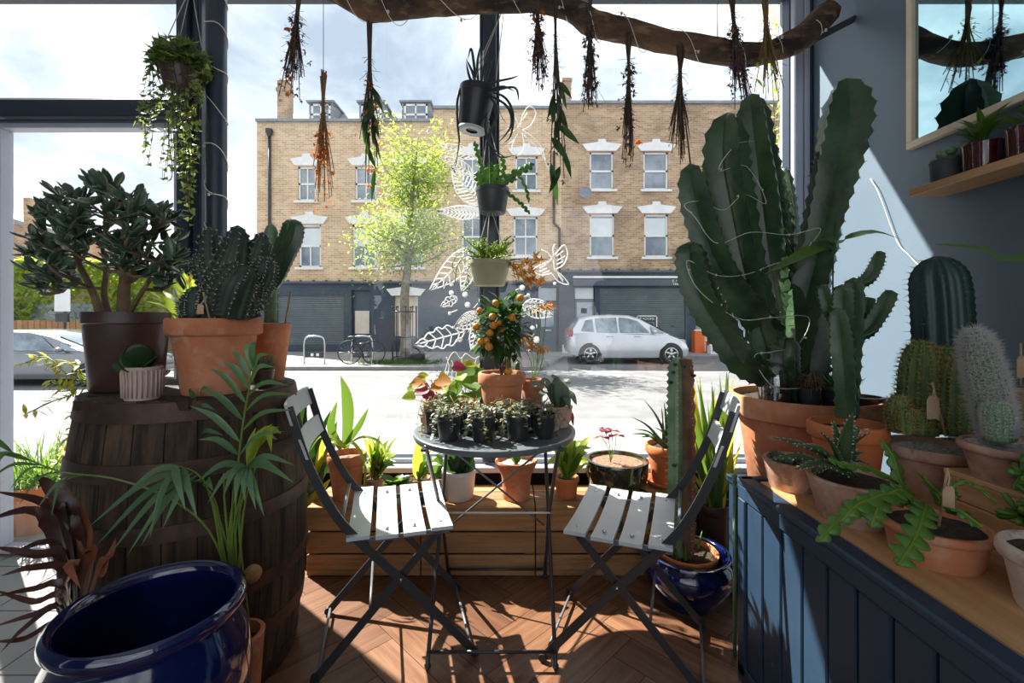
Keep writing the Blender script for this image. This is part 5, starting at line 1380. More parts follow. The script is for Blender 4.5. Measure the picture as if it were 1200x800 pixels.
# tall columns
tb = V((-.915, 1.71, ZB)); t, z = potted('column_cactus', 'tall column cactus with a curved green arm in a slim terracotta pot on the barrel', 'cactus', tuple(tb), .078, .052, .215, 'terra', 'plain')
def tq(px, py, dy=0): return P(px, py, 1.71+dy)-tb
k = 1.71/F
m = MB(); e_ = m.ribbed([tq(317, 378), tq(317, 330), tq(317, 295), tq(318, 262)], [7*k, 8*k, 8*k, 7*k], 10, .15, 30, .02, .12, 2); m.build('cactus_column', M['cactus_light'], t); spines(e_, .008, .0006, 'spine_white', t, 3)
m = MB(); e_ = m.ribbed([tq(300, 352), tq(320, 328), tq(332, 300), tq(342, 278), tq(346, 257)], [8*k, 12*k, 14*k, 14*k, 12*k], 5, .4, 34, .04, .10, 4); m.build('cactus_arm', M['cactus'], t, ang=50); spines(e_, .007, .0006, 'spine_brown', t, 2)
m = MB(); m.tube([tq(334, 380), tq(341, 342)], .0035, 6); m.build('stick', M['stick'], t)
# small pots
pb_ = V((-1.075, 1.325, ZB)); t, z = potted('potted_succulent', 'small round leaved jade in a ribbed pale pink pot at the barrel edge', 'succulent', tuple(pb_), .050, .045, .095, 'pink_pot', 'plain')
m = MB()
for i in range(26):
    a = 2*PI*i/26; m.tube([(.0475*math.cos(a)*(1), .0475*math.sin(a), .008), (.0495*math.cos(a), .0495*math.sin(a), .085)], .0028, 5)
m.build('pot_ribs', M['pink_pot'], t)
m = MB()
for d, L_ in (((-1, -.3, .35), .075), ((-.6, -.6, .8), .07), ((.1, -.5, 1.2), .085), ((.8, -.4, .6), .065), ((-.8, .4, .3), .06), ((.3, .5, 1), .06), ((-.4, -1, .2), .06)):
    dd = V(d).normalized(); m.fleshpath([V((0, 0, z))+dd*(L_*s) for s in (0, .12, .35, .65, .88, 1.0)], L_*.85, L_*.12, (.2, -.6, 1), lambda t_: (.15, .4, .85, 1, .7, .1)[min(5, int(t_*5.01))], 10)
m.build('foliage', M['leaf_dark'], t)
t, z = potted('potted_haworthia', 'tiny spiky grey rosette in a dark brown pot on the barrel rim', 'succulent', (-.855, 1.565, ZB), .036, .028, .06, 'brown_plastic', 'plain')
m = MB()
for i in range(34):
    a = i*2.4; m.fleshy((0, 0, z), (math.cos(a), math.sin(a), .25+i*.045), .065, .011, .007, .35, n=5, m=5)
m.build('rosette', M['leaf_velvet'], t)
t, z = potted('croton_plant', 'bright green plant with orange tipped leaves behind the jade pot', 'plant', (-1.20, 1.765, ZB), .075, .06, .13, 'black_plastic', 'nursery')
m = MB(); pr = V((-1.2, 1.765, ZB))
for i in range(30):
    px, py = R.uniform(155, 245), R.uniform(310, 372); e_ = P(px, py, 1.76+R.uniform(-.12, .12))-pr; s_ = V((R.gauss(0, .02), R.gauss(0, .02), z+.02)); m.blade(spl([s_, s_.lerp(e_, .55)+V((0, 0, .04)), e_], 7), R.uniform(.025, .04), (0, -.4, 1), 'lance', .2)
m.build('foliage', M['leaf_lime'], t)
m = MB()
for i in range(5): e_ = P(R.uniform(185, 240), R.uniform(305, 330), 1.74)-pr; m.blade(spl([e_-V((.02, 0, .07)), e_], 4), .022, (0, -.6, 1), 'lance', .2)
m.build('young_leaves', M['leaf_orange'], t)
# trailing yellow plant at the outer side of the barrel
t, z = potted('trailing_plant', 'trailing plant with yellowing leaves hanging down the window side of the barrel', 'plant', (-1.345, 1.635, ZB), .036, .028, .05, 'brown_plastic', 'plain')
m = MB(); ms = MB(); o0 = V((-1.345, 1.635, ZB))
for pts in ([(100, 445), (80, 440), (55, 418), (30, 425)], [(98, 450), (85, 462), (62, 470), (30, 485)], [(98, 455), (84, 500), (75, 530), (50, 565)], [(100, 440), (90, 425), (60, 430)], [(96, 446), (80, 455), (60, 445)]):
    ps = spl([V((0, 0, z))]+[P(a, b, 1.62+.02*i)-o0 for i, (a, b) in enumerate(pts)], 12); ms.tube(ps, .0022, 5)
    for p in ps[5:]:
        for j in range(3): m.leaf(p, (R.gauss(-.6, .6), R.gauss(0, .6), R.gauss(-.1, .7)), R.uniform(.03, .055), .014, .5, n=3)
ms.build('stem', M['stem_green'], t); m.build('foliage', M['leaf_yellow'], t)

t, z = potted('soil_bowl', 'shallow dark brown bowl of soil behind the slim branching cactus', 'pot', (1.30, 1.675, ZG), .062, .05, .04, 'brown_plastic', 'plain')
t = thing('garden_cane', 'pale green upright cane standing beside the end of the navy cabinet', 'cane', (XS(861, 1.60), 1.60, 0))
m = MB(); m.tube([(0, 0, 0), (0, 0, .63)], .0065, 8); m.lathe([(.0065, .60), (.009, .602), (.009, .63), (0, .634)], n=10); m.build('cane', M['cactus_light'], t)

cp_ = [V((1.592, 2.02, 1.80)), V((1.590, 1.97, 1.72)), V((1.592, 1.88, 1.50)), V((1.592, 1.82, 1.43)), V((1.592, 1.74, 1.33)), V((1.592, 1.70, 1.15)), V((1.590, 1.60, .80)), V((1.585, 1.47, .665))]
o = MB(); o.tube(spl(cp_, 40), .0022, 6); o = o.build('power_cable', M['lightcable']); tag(o, 'pale loose cable running down the blue grey wall beside the giant cactus', 'cable')
# ------------------------------------------------------------------ floor pots
# big blue glazed pot in front
t = thing('glazed_pot', 'large empty cobalt blue glazed pot in front of the barrel', 'pot', (-.79, 1.0, 0))
pot(t, .178, .12, .56, 'blue_glaze', 'urn', fill=.35, seg=64)
# blue pot with cactus
b = V((.738, 1.922, 0)); t, z = potted('trunk_cactus', 'tall single trunk cactus in a squat blue glazed pot behind the chair beside the cabinet', 'cactus', tuple(b), .172, .125, .205, 'blue_glaze', 'urn', soil=None)
m = MB(); m.lathe([(0, .04), (.085, .04), (.122, .185), (.126, .190), (.126, .204), (.115, .204), (.11, .185), (0, .175)], n=36); m.build('inner_pot', M['terra_red'], t, ang=50)
m = MB(); m.lathe([(0, .189), (.06, .192), (.112, .186)], n=24); m.build('soil', M['soil'], t)
def bq(px, py, dy=0): return P(px, py, 1.905+dy)-b
k = 1.905/F
m = MB(); e_ = m.ribbed([bq(797, 652), bq(796, 600), bq(797, 540), bq(796, 480), bq(795, 418)], [13*k, 14*k, 14*k, 14*k, 12*k], 5, .42, 60, .10, .06, 4, .25); m.build('cactus_trunk', M['cactus_light'], t, ang=50)
spines(e_, .010, .0012, 'spine_white', t, 2)
m = MB(); m.ribbed([bq(804, 652, -.012), bq(804, 600, -.012), bq(804, 520, -.012), bq(803, 440, -.012), bq(801, 419, -.01)], [9*k, 11*k, 11*k, 10*k, 9*k], 4, .25, 40, .10, .05, 4); m.build('bark_side', M['cactus_rind'], t)
for px, py in ((789, 436), (808, 437), (813, 440), (786, 448), (791, 427), (790, 545), (803, 430)):
    m = MB(); m.ball(bq(px, py, -.035), .009, 7, (1.2, 1, .8)); m.build('bud', M['cactus_dark'], t)
m = MB()
for i in range(9): a = R.uniform(0, 6.28); m.fleshy((.07*math.cos(a), .07*math.sin(a), .185), (math.cos(a)*.5, math.sin(a)*.5, 1), R.uniform(.05, .13), .02, .012, .2, n=5, m=6)
m.build('foliage', M['fish'], t)
# snake plants
def swords(root, base, tips, W, mt, up=(0, -1, .1), bend=.03, shape='swr', n=9, nm='foliage'):
    m = MB()
    for (px, py, Y) in tips:
        e_ = P(px, py, Y)-root.location; s_ = V(base)+V((R.gauss(0, .018), R.gauss(0, .018), 0)); md = s_.lerp(e_, .5)+V((R.gauss(0, bend)*.5, R.gauss(0, bend), 0))
        m.blade(spl([s_, md, e_], n), W*R.uniform(.8, 1.15), (R.gauss(0, .4), -1, .15), shape, .16)
    return m.build(nm, M[mt], root)
b = V((.955, 2.17, 0)); t, z = potted('snake_plant', 'tall thin leaved snake plant in a brown pot behind the chair at the cabinet end', 'plant', tuple(b), .088, .07, .31, 'brown_plastic', 'nursery')
swords(t, (0, 0, z), [(R.uniform(800, 870), R.uniform(428, 545), 2.17+R.gauss(0, .06)) for i in range(34)], .026, 'leaf_mid')
swords(t, (0, 0, z), [(R.uniform(795, 872), R.uniform(430, 560), 2.15+R.gauss(0, .06)) for i in range(22)], .022, 'leaf_yellow', nm='pale_leaves')
b = V((-1.03, 2.27, 0)); t, z = potted('snake_plant', 'yellow edged snake plant leaves squeezed between the barrel and the seat', 'plant', tuple(b), .08, .065, .30, 'black_plastic', 'nursery')
swords(t, (0, 0, z), [(395, 492, 2.22), (388, 480, 2.25), (372, 505, 2.25), (365, 492, 2.3), (380, 540, 2.2), (360, 470, 2.3), (352, 520, 2.3), (345, 545, 2.3), (370, 565, 2.2), (355, 452, 2.3)], .05, 'leaf_dark')
swords(t, (0, 0, z), [(398, 510, 2.2), (378, 490, 2.25), (362, 500, 2.25), (350, 495, 2.3), (358, 455, 2.3), (375, 575, 2.17), (388, 560, 2.2), (366, 590, 2.15)], .04, 'leaf_yellow', nm='yellow_leaves')
# ------------------------------------------------------------------ pots on the crates
b = V((-.80, 2.2, CZ)); t, z = potted('snake_plant', 'single upright snake plant in a tall terracotta pot on the crate behind the chair', 'plant', tuple(b), .093, .062, .215, 'terra', 'rim', soil='bark_chips')
m = MB()
for pts, W in (([(405, 525), (408, 490), (406, 462), (399, 440)], .055), ([(402, 525), (420, 500), (432, 478)], .03), ([(400, 526), (388, 500), (395, 470)], .04)):
    m.blade(spl([P(x, y, 2.2)-b for x, y in pts], 12), W, (.2, -1, .1), 'swr', .15)
m.build('foliage', M['leaf_mid'], t)
m = MB()
for pts in ([(405, 522), (390, 512), (375, 512), (362, 530)], [(406, 522), (425, 512), (445, 518), (452, 535)], [(404, 524), (415, 520), (428, 545), (424, 590)], [(403, 524), (392, 518), (382, 520)]):
    m.blade(spl([P(x, y, 2.14)-b for x, y in pts], 12), .018, (0, -.5, 1), 'strap', .2)
m.build('offsets', M['leaf_lime'], t)
def tuft(root, z, tips, W, mt, Y, shape='lance', lift=.03, base=(0, 0), up=(0, -.4, 1), nm='foliage', fold=.2, wave=0):
    m = MB()
    for (px, py) in tips:
        e_ = P(px, py, Y+R.gauss(0, .03))-root.location; s_ = V((base[0]+R.gauss(0, .01), base[1]+R.gauss(0, .01), z)); md = s_.lerp(e_, .55)+V((0, 0, lift))
        m.blade(spl([s_, md, e_], 8), W*R.uniform(.8, 1.2), up, shape, fold, wave)
    return m.build(nm, M[mt], root)
b = V((XS(440, 2.25), 2.24, CZ)); t, z = potted('croton_plant', 'yellow and green croton in a small clay pot on the crates', 'plant', tuple(b), .055, .042, .085, 'terra_old', 'plain')
tuft(t, z, [(R.uniform(424, 474), R.uniform(508, 550)) for i in range(18)], .036, 'leaf_lime', 2.24); tuft(t, z, [(R.uniform(430, 470), R.uniform(510, 552)) for i in range(9)], .034, 'leaf_mid', 2.2, nm='green_leaves'); tuft(t, z, [(R.uniform(430, 446), R.uniform(538, 556)) for i in range(5)], .02, 'leaf_orange', 2.2, nm='orange_leaves')
b = V((XS(465, 2.18), 2.15, CZ)); t, z = potted('potted_peperomia', 'round leaved green plant in a small white ceramic pot on the crates', 'plant', tuple(b), .052, .045, .09, 'white_pot', 'plain')
m = MB()
for i in range(26): a = R.uniform(0, 6.28); m.leaf((.02*math.cos(a), .02*math.sin(a), z), (math.cos(a), math.sin(a), R.uniform(.4, 1.6)), R.uniform(.05, .08), .05, .6, n=4, shape='ovate')
m.build('foliage', M['leaf_mid'], t)
b = V((XS(492, 2.25), 2.22, CZ)); t, z = potted('potted_plant', 'pale green upright paddle leaf in a small terracotta pot on the crates', 'plant', tuple(b), .06, .046, .09, 'terra', 'rim')
tuft(t, z, [(490, 512), (494, 520)], .055, 'leaf_lime', 2.22, 'ovate', 0, up=(0, -1, .1)); tuft(t, z, [(512, 535), (506, 528), (518, 545), (505, 548), (500, 540), (484, 548)], .045, 'leaf_mid', 2.18, 'ovate', .03, nm='lower_leaves')
b = V((XS(513, 2.25), 2.25, CZ)); t, z = potted('potted_plant', 'leafy green plant in a brown clay pot half hidden by the table leg', 'plant', tuple(b), .05, .04, .085, 'terra_old', 'plain')
tuft(t, z, [(505, 535), (516, 530), (522, 545), (510, 560), (527, 552)], .05, 'leaf_mid', 2.25, 'ovate', .03)
b = V((XS(538, 2.2), 2.2, CZ)); t, z = potted('potted_plant', 'broad dark leaved plant in a white plastic pot on the crate under the table', 'plant', tuple(b), .083, .068, .14, 'white_pot', 'nursery')
tuft(t, z, [(549, 556), (535, 528), (522, 540), (560, 535), (545, 525), (556, 560)], .10, 'leaf_dark', 2.15, 'ovate', .06, wave=.0)
b = V((XS(605, 2.2), 2.2, CZ)); t, z = potted('potted_plant', 'small grey green plant in a flared terracotta pot on the crate under the table', 'plant', tuple(b), .103, .066, .185, 'terra', 'flare', soil='grit')
tuft(t, z, [(600, 520), (612, 518), (590, 522), (618, 526), (605, 512)], .035, 'leaf_mid', 2.2, 'ovate', .02)
m = MB(); m.tube([(0, 0, z), (.005, 0, z+.09)], .006, 6); m.build('stem', M['stem_brown'], t)
b = V((XS(663, 2.25), 2.22, CZ)); t, z = potted('birds_nest_fern', 'bright green broad leaved fern in a small orange pot on the crate', 'fern', tuple(b), .062, .048, .095, 'terra_red', 'rim')
tuft(t, z, [(640, 515), (652, 508), (700, 510), (694, 525), (685, 516), (672, 505), (650, 535), (640, 545), (690, 540), (665, 520), (700, 548), (678, 545), (645, 528)], .055, 'leaf_lime', 2.2, 'lance', .05, fold=.3)
tuft(t, z, [(660, 520), (690, 530), (648, 548), (675, 515), (683, 548)], .05, 'leaf_mid', 2.2, 'lance', .04, nm='inner_leaves')
b = V((XS(722, 2.25), 2.24, CZ)); t, z = potted('potted_oxalis', 'purple leaved seedling in a wide dark glazed bowl of clay chips', 'plant', tuple(b), .152, .11, .175, 'green_glaze', 'bowl', soil='bark_chips', fill=.9)
m = MB(); ml = MB()
for px, py in ((716, 505), (705, 512), (722, 510), (708, 503)):
    e_ = P(px, py, 2.22)-b; m.tube(spl([(-.03, 0, z), (V((-.03, 0, z))+e_)/2+V((.01, 0, .01)), e_], 8), .0018, 5)
    for j in range(4): a = j*2.1+px; ml.leaf(e_, (math.cos(a), math.sin(a), .15), .045, .045, .4, n=3, shape='obov')
m.build('stem', M['stem_green'], t); ml.build('foliage', M['leaf_purple'], t)
b = V((.785, 2.28, .35)); t, z = potted('potted_aloe', 'slender leaved aloe in an orange terracotta pot with saucer on the tall narrow crate', 'succulent', (b.x, b.y, b.z+.012), .115, .08, .19, 'terra_red', 'rim')
m = MB(); m.lathe([(0, -.012), (.10, -.012), (.112, .006), (.112, .014), (.105, .014), (.095, -.004), (0, -.004)], n=36); m.build('saucer', M['terra_red'], t)
m = MB()
for px, py in ((754, 467), (775, 476), (778, 470), (740, 488), (742, 502), (738, 508), (822, 488), (818, 508), (748, 512), (812, 515), (800, 480), (790, 472), (765, 500), (808, 500)):
    e_ = P(px, py, 2.25+R.gauss(0, .05))-t.location; s_ = V((R.gauss(0, .012), R.gauss(0, .012), z)); m.fleshpath(spl([s_, s_.lerp(e_, .5)+V((0, 0, .03)), e_], 8), .034, .012, (0, -.5, 1), 'aloe', 7)
m.build('leaf_rosette', M['cactus_mid'], t)

# ------------------------------------------------------------------ pots on the table
TZ_ = TZ+.001
def on_table(px, Y): return (XS(px, Y), Y, TZ_)
def vine(root, z, r, n, trail):
    m = MB(); ms = MB()
    for i in range(n):
        a = R.uniform(0, 6.28); rr = R.uniform(0, r); p = V((rr*math.cos(a), rr*math.sin(a), z+R.uniform(0, .05)))
        m.leaf(p, (R.gauss(0, 1), R.gauss(0, 1), R.uniform(0, 1)), R.uniform(.014, .024), .017, .4, n=3, shape='ovate')
    for i in range(trail):
        a = R.uniform(PI, 2*PI) if i % 3 else R.uniform(0, PI); d = V((math.cos(a), math.sin(a), 0)); L_ = R.uniform(.02, .075)
        ps = spl([V((0, 0, z))+d*r*.5, V((0, 0, z+.03))+d*r*1.05, V((0, 0, z-L_*.4))+d*r*1.4, V((0, 0, z-L_))+d*r*1.45], 9); ms.tube(ps, .001, 4)
        for p in ps[3:]: m.leaf(p, (R.gauss(0, 1), R.gauss(-.4, .8), R.gauss(0, .5)), R.uniform(.012, .02), .015, .4, n=3, shape='ovate')
    for i in range(7):
        a = R.uniform(0, 6.28); p = V((.4*r*math.cos(a), .4*r*math.sin(a), z)); ms.tube(spl([p, p+V((R.gauss(0, .012), R.gauss(0, .012), .035)), p+V((R.gauss(0, .025), R.gauss(0, .02), R.uniform(.05, .075)))], 5), .0013, 4)
    ms.build('runners', M['straw'], root); m.build('foliage', M['leaf_silver'], root)
labs = ['nearest the barrel', 'second from the barrel', 'third from the barrel', 'fourth from the barrel']
for i, (px, Y) in enumerate(((526, 1.655), (566, 1.64), (607, 1.655), (638, 1.69))):
    t, z = potted('nursery_pot', 'black pot of silver trailing vine in the table front row, '+labs[i], 'plant', on_table(px, Y), .0455, .036, .088, 'black_plastic', 'nursery', 'small black pots of trailing plants on the table')
    vine(t, z, .042, 46, 7)
    if i == 1:
        m = MB()
        for j in range(10): m.leaf((.02+R.gauss(0, .02), -.05+R.gauss(0, .012), z-.01-R.uniform(0, .07)), (R.gauss(0, 1), -1, .2), .02, .018, .3, n=3, shape='ovate')
        m.build('yellow_leaves', M['leaf_yellow'], t)
for i, (px, Y) in enumerate(((510, 1.76), (549, 1.745), (587, 1.745), (622, 1.775))):
    t, z = potted('nursery_pot', 'black pot of silver trailing vine in the table second row, '+labs[i], 'plant', on_table(px, Y), .0435, .035, .086, 'black_plastic', 'nursery', 'small black pots of trailing plants on the table')
    vine(t, z, .042, 44, 2)
t, z = potted('nursery_pot', 'small brown pot with pale trailing plant at the barrel side rim of the table', 'plant', (-.325, 1.765, TZ_), .034, .027, .075, 'terra_old', 'plain'); vine(t, z, .035, 30, 5)
kb = V((XS(588, 1.90), 1.90, TZ_)); t, z = potted('kumquat_tree', 'little citrus tree with orange fruits in a terracotta pot on the table', 'tree', tuple(kb), .099, .072, .215, 'terra', 'rim', fill=.93, soil='bark_chips')
m = MB(); ml = MB(); 
cc = P(588, 385, 1.9)-kb
for px, py in ((586, 395), (592, 390), (580, 385), (600, 380), (572, 380), (610, 372)):
    e_ = P(px, py, 1.9+R.gauss(0, .03))-kb; m.tube(spl([(R.gauss(0, .006), R.gauss(0, .006), z), V((0, 0, z+.05)).lerp(e_, .5), e_], 8), [.004, .0025], 6)
m.build('trunk', M['stem_brown'], t)
RK = random.Random(5)
for i in range(300):
    d = V((RK.gauss(0, 1), RK.gauss(0, 1), RK.gauss(0, 1))).normalized(); p = cc+V((d.x*.118, d.y*.09, d.z*.135))*RK.uniform(.35, 1)
    ml.leaf(p, d+V((RK.gauss(0, .5), RK.gauss(0, .5), RK.gauss(0, .5))), RK.uniform(.045, .065), RK.uniform(.024, .034), .5, n=4, shape='lance')
ml.build('foliage', M['leaf_dark'], t)
for px, py in ((562, 364), (581, 355), (577, 371), (579, 381), (588, 386), (586, 379), (563, 400), (570, 399), (574, 390), (573, 406), (610, 349), (558, 383), (596, 435), (600, 372)):
    m = MB(); c = P(px, py, 1.80+R.uniform(-.01, .04))-kb; m.ball(c, R.uniform(.012, .017), 12); m.build('fruit', M['fruit'], t)
# small cactus and maple behind it
t, z = potted('small_cactus', 'small green column cacti in a pot behind the citrus tree', 'cactus', (XS(601, 2.04), 2.05, TZ_), .045, .035, .175, 'terra', 'plain')
m = MB(); m.ribbed([(-.02, 0, z-.01), (-.02, 0, z+.06), (-.02, 0, z+.12)], [.012, .014, .011], 8, .2, 16, .03, .2, 2); m.ribbed([(.02, 0, z-.01), (.02, 0, z+.05), (.021, 0, z+.09)], [.012, .014, .011], 8, .2, 16, .03, .2, 2); m.build('cactus_columns', M['cactus_mid'], t)
mb_ = V((XS(624, 1.985), 1.985, TZ_)); t, z = potted('maple_seedling', 'orange leaved seedling in a terracotta pot beside the citrus tree', 'plant', tuple(mb_), .052, .04, .175, 'terra', 'rim')
PALM = [(0, 0), (.10, .08), (.42, -.05), (.16, .2), (.58, .42), (.15, .34), (.14, .6), (0, 1.05), (-.14, .6), (-.15, .34), (-.58, .42), (-.16, .2), (-.42, -.05), (-.10, .08)]
ms = MB(); ml = MB()
for px, py, Y in ((632, 360, 1.97), (612, 403, 1.95), (628, 405, 1.95), (637, 408, 1.97), (618, 398, 2.0), (641, 356, 1.96)):
    e_ = P(px, py, Y)-mb_; ms.tube(spl([(0, 0, z), V((.01, 0, z)).lerp(e_, .5)+V((.01, 0, .01)), e_], 8), .0018, 5)
    for j in range(5): a = R.uniform(0, 6.28); ml.outline(e_+V((R.gauss(0, .012), R.gauss(0, .012), R.gauss(0, .008))), (math.cos(a), math.sin(a)*.6, -.35), (R.gauss(0, .3), -.6, 1), PALM, R.uniform(.035, .055))
ms.build('stem', M['stem_green'], t); ml.build('foliage', M['leaf_orange'], t)
# begonia
bb = V((XS(512, 1.955), 1.955, TZ_)); t, z = potted('rex_begonia', 'begonia with orange, pink and lime leaves in a low terracotta pot on the table', 'plant', tuple(bb), .064, .05, .088, 'terra', 'rim')
ms = MB(); HEART = [(0, .02), (.25, -.08), (.48, .1), (.5, .4), (.3, .75), (0, 1.05), (-.28, .75), (-.46, .4), (-.42, .12), (-.2, -.05)]
def heads(lst, mt, nm, size=.055):
    ml = MB()
    for px, py, Y in lst:
        e_ = P(px, py, Y)-t.location; ms.tube(spl([(R.gauss(0, .01), R.gauss(0, .01), z), V((0, 0, z)).lerp(e_, .6)+V((0, 0, .01)), e_], 6), .0018, 5)
        a = R.uniform(0, 6.28); ml.outline(e_, (math.cos(a), math.sin(a)*.5-.3, -.2), (R.gauss(0, .3), -.8, .7), HEART, size*R.uniform(.8, 1.2))
    ml.build(nm, M[mt], t)
heads([(486, 448, 1.93), (503, 440, 1.95), (508, 448, 1.93), (513, 444, 1.9), (497, 445, 1.96), (520, 452, 1.9)], 'leaf_orange', 'orange_leaves')
heads([(497, 460, 1.9), (502, 455, 1.9), (531, 428, 1.95), (500, 464, 1.88)], 'leaf_purple', 'pink_leaves', .05)
heads([(490, 440, 1.97), (479, 452, 1.95), (518, 455, 1.95), (528, 450, 1.97), (522, 440, 1.97), (486, 463, 1.93), (540, 440, 1.97)], 'leaf_lime', 'lime_leaves')
ms.build('stem', M['stem_green'], t)
b = V((XS(545, 2.03), 2.03, TZ_)); t, z = potted('potted_plant', 'glossy green leaved plant between the begonia and the citrus tree', 'plant', tuple(b), .055, .042, .09, 'terra_red', 'plain')
ms = MB(); heads([(535, 440, 2.0), (545, 432, 2.03), (555, 438, 2.02), (540, 455, 1.95), (528, 462, 1.95), (552, 450, 1.97), (560, 455, 1.95), (548, 460, 1.92), (537, 468, 1.93)], 'leaf_mid', 'foliage', .075)
heads([(550, 428, 2.05), (562, 432, 2.05), (556, 425, 2.05)], 'leaf_yellow', 'young_leaves', .05); ms.build('stem', M['stem_green'], t)
b = V((XS(655, 1.86), 1.86, TZ_)); t, z = potted('african_violet', 'rosette of velvety grey green leaves in a clay pot at the edge of the table', 'plant', tuple(b), .056, .042, .085, 'terra_old', 'plain')
tuft(t, z, [(620, 455), (632, 448), (640, 452), (648, 443), (668, 450), (672, 470), (668, 480), (630, 470), (645, 466), (660, 462), (676, 475), (655, 478)], .048, 'leaf_velvet', 1.82, 'ovate', .05, wave=.03)
b = V((XS(672, 1.93), 1.93, TZ_)); t, z = potted('red_flower', 'tiny red flowering plant behind the velvety rosette', 'plant', (XS(668, 1.94)-.02, 1.945, TZ_), .03, .024, .05, 'terra', 'plain')
tuft(t, z, [(668, 490), (672, 500), (664, 486)], .03, 'leaf_purple', 1.93, 'ovate', .02)

# ------------------------------------------------------------------ left corner plants
pb = V((-.774, 1.29, 0)); t, z = potted('parlour_palm', 'palm with feathery arching fronds in a slim terracotta pot between barrel and blue pot', 'palm', tuple(pb), .066, .045, .29, 'terra', 'plain')
ms = MB(); ml = MB(); my = MB()
def frond(path, Y, tips, f0, W, mm, rr=.0034):
    ps = spl([V((R.gauss(0, .01), R.gauss(0, .01), z))]+[P(a, b, c)-pb for a, b, c in path], 24); ms.tube(ps, [rr, rr*.5], 6)
    for i, (px, py, Y_) in enumerate(tips):
        k = f0+(1-f0)*i/(len(tips)-1) if len(tips) > 1 else 1; s_ = ps[min(24, int(k*24))]; e_ = P(px, py, Y_)-pb
        mm.blade(spl([s_, s_.lerp(e_, .45)+V((0, -.01, .025)), e_], 9), W*R.uniform(.85, 1.1), (0, -.7, .7), 'lance', .2)
frond([(268, 640, 1.28), (276, 570, 1.25), (284, 500, 1.22), (292, 455, 1.20), (297, 430, 1.19)], 1.2,
      [(232, 515, 1.2), (335, 505, 1.2), (222, 475, 1.2), (345, 480, 1.2), (232, 455, 1.18), (345, 462, 1.2), (243, 430, 1.18), (340, 452, 1.2), (262, 425, 1.18), (322, 430, 1.2), (270, 412, 1.2), (318, 415, 1.2), (288, 402, 1.2), (300, 400, 1.19)], .5, .018, ml)
frond([(262, 645, 1.28), (250, 590, 1.24), (232, 556, 1.2), (205, 545, 1.16)], 1.2,
      [(250, 575, 1.1), (205, 590, 1.1), (190, 620, 1.08), (165, 640, 1.08), (148, 652, 1.08), (128, 650, 1.08), (112, 640, 1.08), (103, 618, 1.08), (150, 575, 1.1), (232, 610, 1.1), (175, 632, 1.08), (218, 600, 1.1)], .66, .020, ml)
frond([(272, 640, 1.28), (282, 580, 1.22), (288, 552, 1.17), (290, 545, 1.15)], 1.15,
      [(243, 590, 1.1), (262, 580, 1.08), (287, 590, 1.08), (310, 606, 1.08), (345, 566, 1.1), (328, 552, 1.1), (230, 565, 1.1), (275, 592, 1.08), (300, 598, 1.08), (345, 545, 1.12)], .84, .019, ml)
frond([(275, 640, 1.3), (288, 570, 1.33), (300, 530, 1.34), (318, 508, 1.34)], 1.34,
      [(300, 500, 1.36), (312, 498, 1.36), (320, 496, 1.36), (328, 500, 1.36), (325, 515, 1.36), (330, 508, 1.34), (318, 530, 1.33)], .6, .020, my)
frond([(255, 640, 1.27), (210, 590, 1.22), (140, 562, 1.17), (70, 552, 1.13), (15, 530, 1.1)], 1.13,
      [(40, 600, 1.05), (60, 605, 1.05), (20, 595, 1.05), (10, 575, 1.05), (-20, 570, 1.05), (-30, 545, 1.05), (-10, 555, 1.05), (-25, 520, 1.06)], .72, .012, ml)
frond([(266, 640, 1.3), (240, 560, 1.33), (228, 500, 1.35), (235, 470, 1.36)], 1.35,
      [(215, 520, 1.3), (262, 510, 1.3), (205, 490, 1.3), (252, 480, 1.3), (222, 455, 1.32), (246, 458, 1.32)], .6, .02, ml)
for px, py in ((275, 560), (283, 545), (292, 535), (262, 555), (300, 545), (246, 575), (238, 560)): ms.tube(spl([V((R.gauss(0, .012), R.gauss(0, .012), z)), P(268+(px-268)*.5, 610, 1.27)-pb, P(px, py, 1.22)-pb], 10), [.0035, .002], 6)
ms.build('stem', M['stem_green'], t); ml.build('foliage', M['leaf_palm'], t); my.build('yellow_green_fronds', M['leaf_lime'], t)  # the upright frond has yellow-green leaflets
cb = V((-1.115, 1.165, 0)); t, z = potted('cordyline', 'bronze strap leaved cordyline behind the blue pot at the entrance', 'plant', tuple(cb), .055, .045, .34, 'brown_plastic', 'nursery')
m = MB()
def strap(mm, pts, W, Y=1.1): mm.blade(spl([V((R.gauss(0, .01), R.gauss(0, .01), z-.01))]+[P(a, b, c)-cb for a, b, c in pts], 12), W, (0, -.6, .8), 'strap', .22)
for pts, W in (([(75, 620, 1.12), (50, 590, 1.08), (-10, 575, 1.0)], .05), ([(70, 640, 1.1), (40, 600, 1.05), (-20, 610, .98)], .05), ([(90, 620, 1.13), (62, 575, 1.12), (42, 555, 1.1)], .045), ([(95, 640, 1.13), (75, 600, 1.12), (60, 590, 1.1)], .04),
               ([(80, 660, 1.1), (40, 650, 1.05), (-10, 640, 1.0)], .035), ([(80, 675, 1.1), (40, 665, 1.05), (0, 675, 1.02)], .028), ([(75, 690, 1.08), (40, 690, 1.05), (-10, 700, 1.0)], .024), ([(75, 700, 1.06), (40, 705, 1.04), (-10, 690, 1.0)], .022),
               ([(70, 715, 1.06), (40, 720, 1.03), (-10, 735, 1.0)], .022), ([(75, 710, 1.06), (30, 735, 1.02), (0, 765, 1.0)], .022), ([(80, 660, 1.1), (55, 635, 1.05), (0, 655, 1.0)], .03), ([(70, 730, 1.05), (30, 748, 1.02), (-10, 752, 1.0)], .02)): strap(m, pts, W*.8)
m.build('foliage', M['leaf_cord'], t)
m = MB()
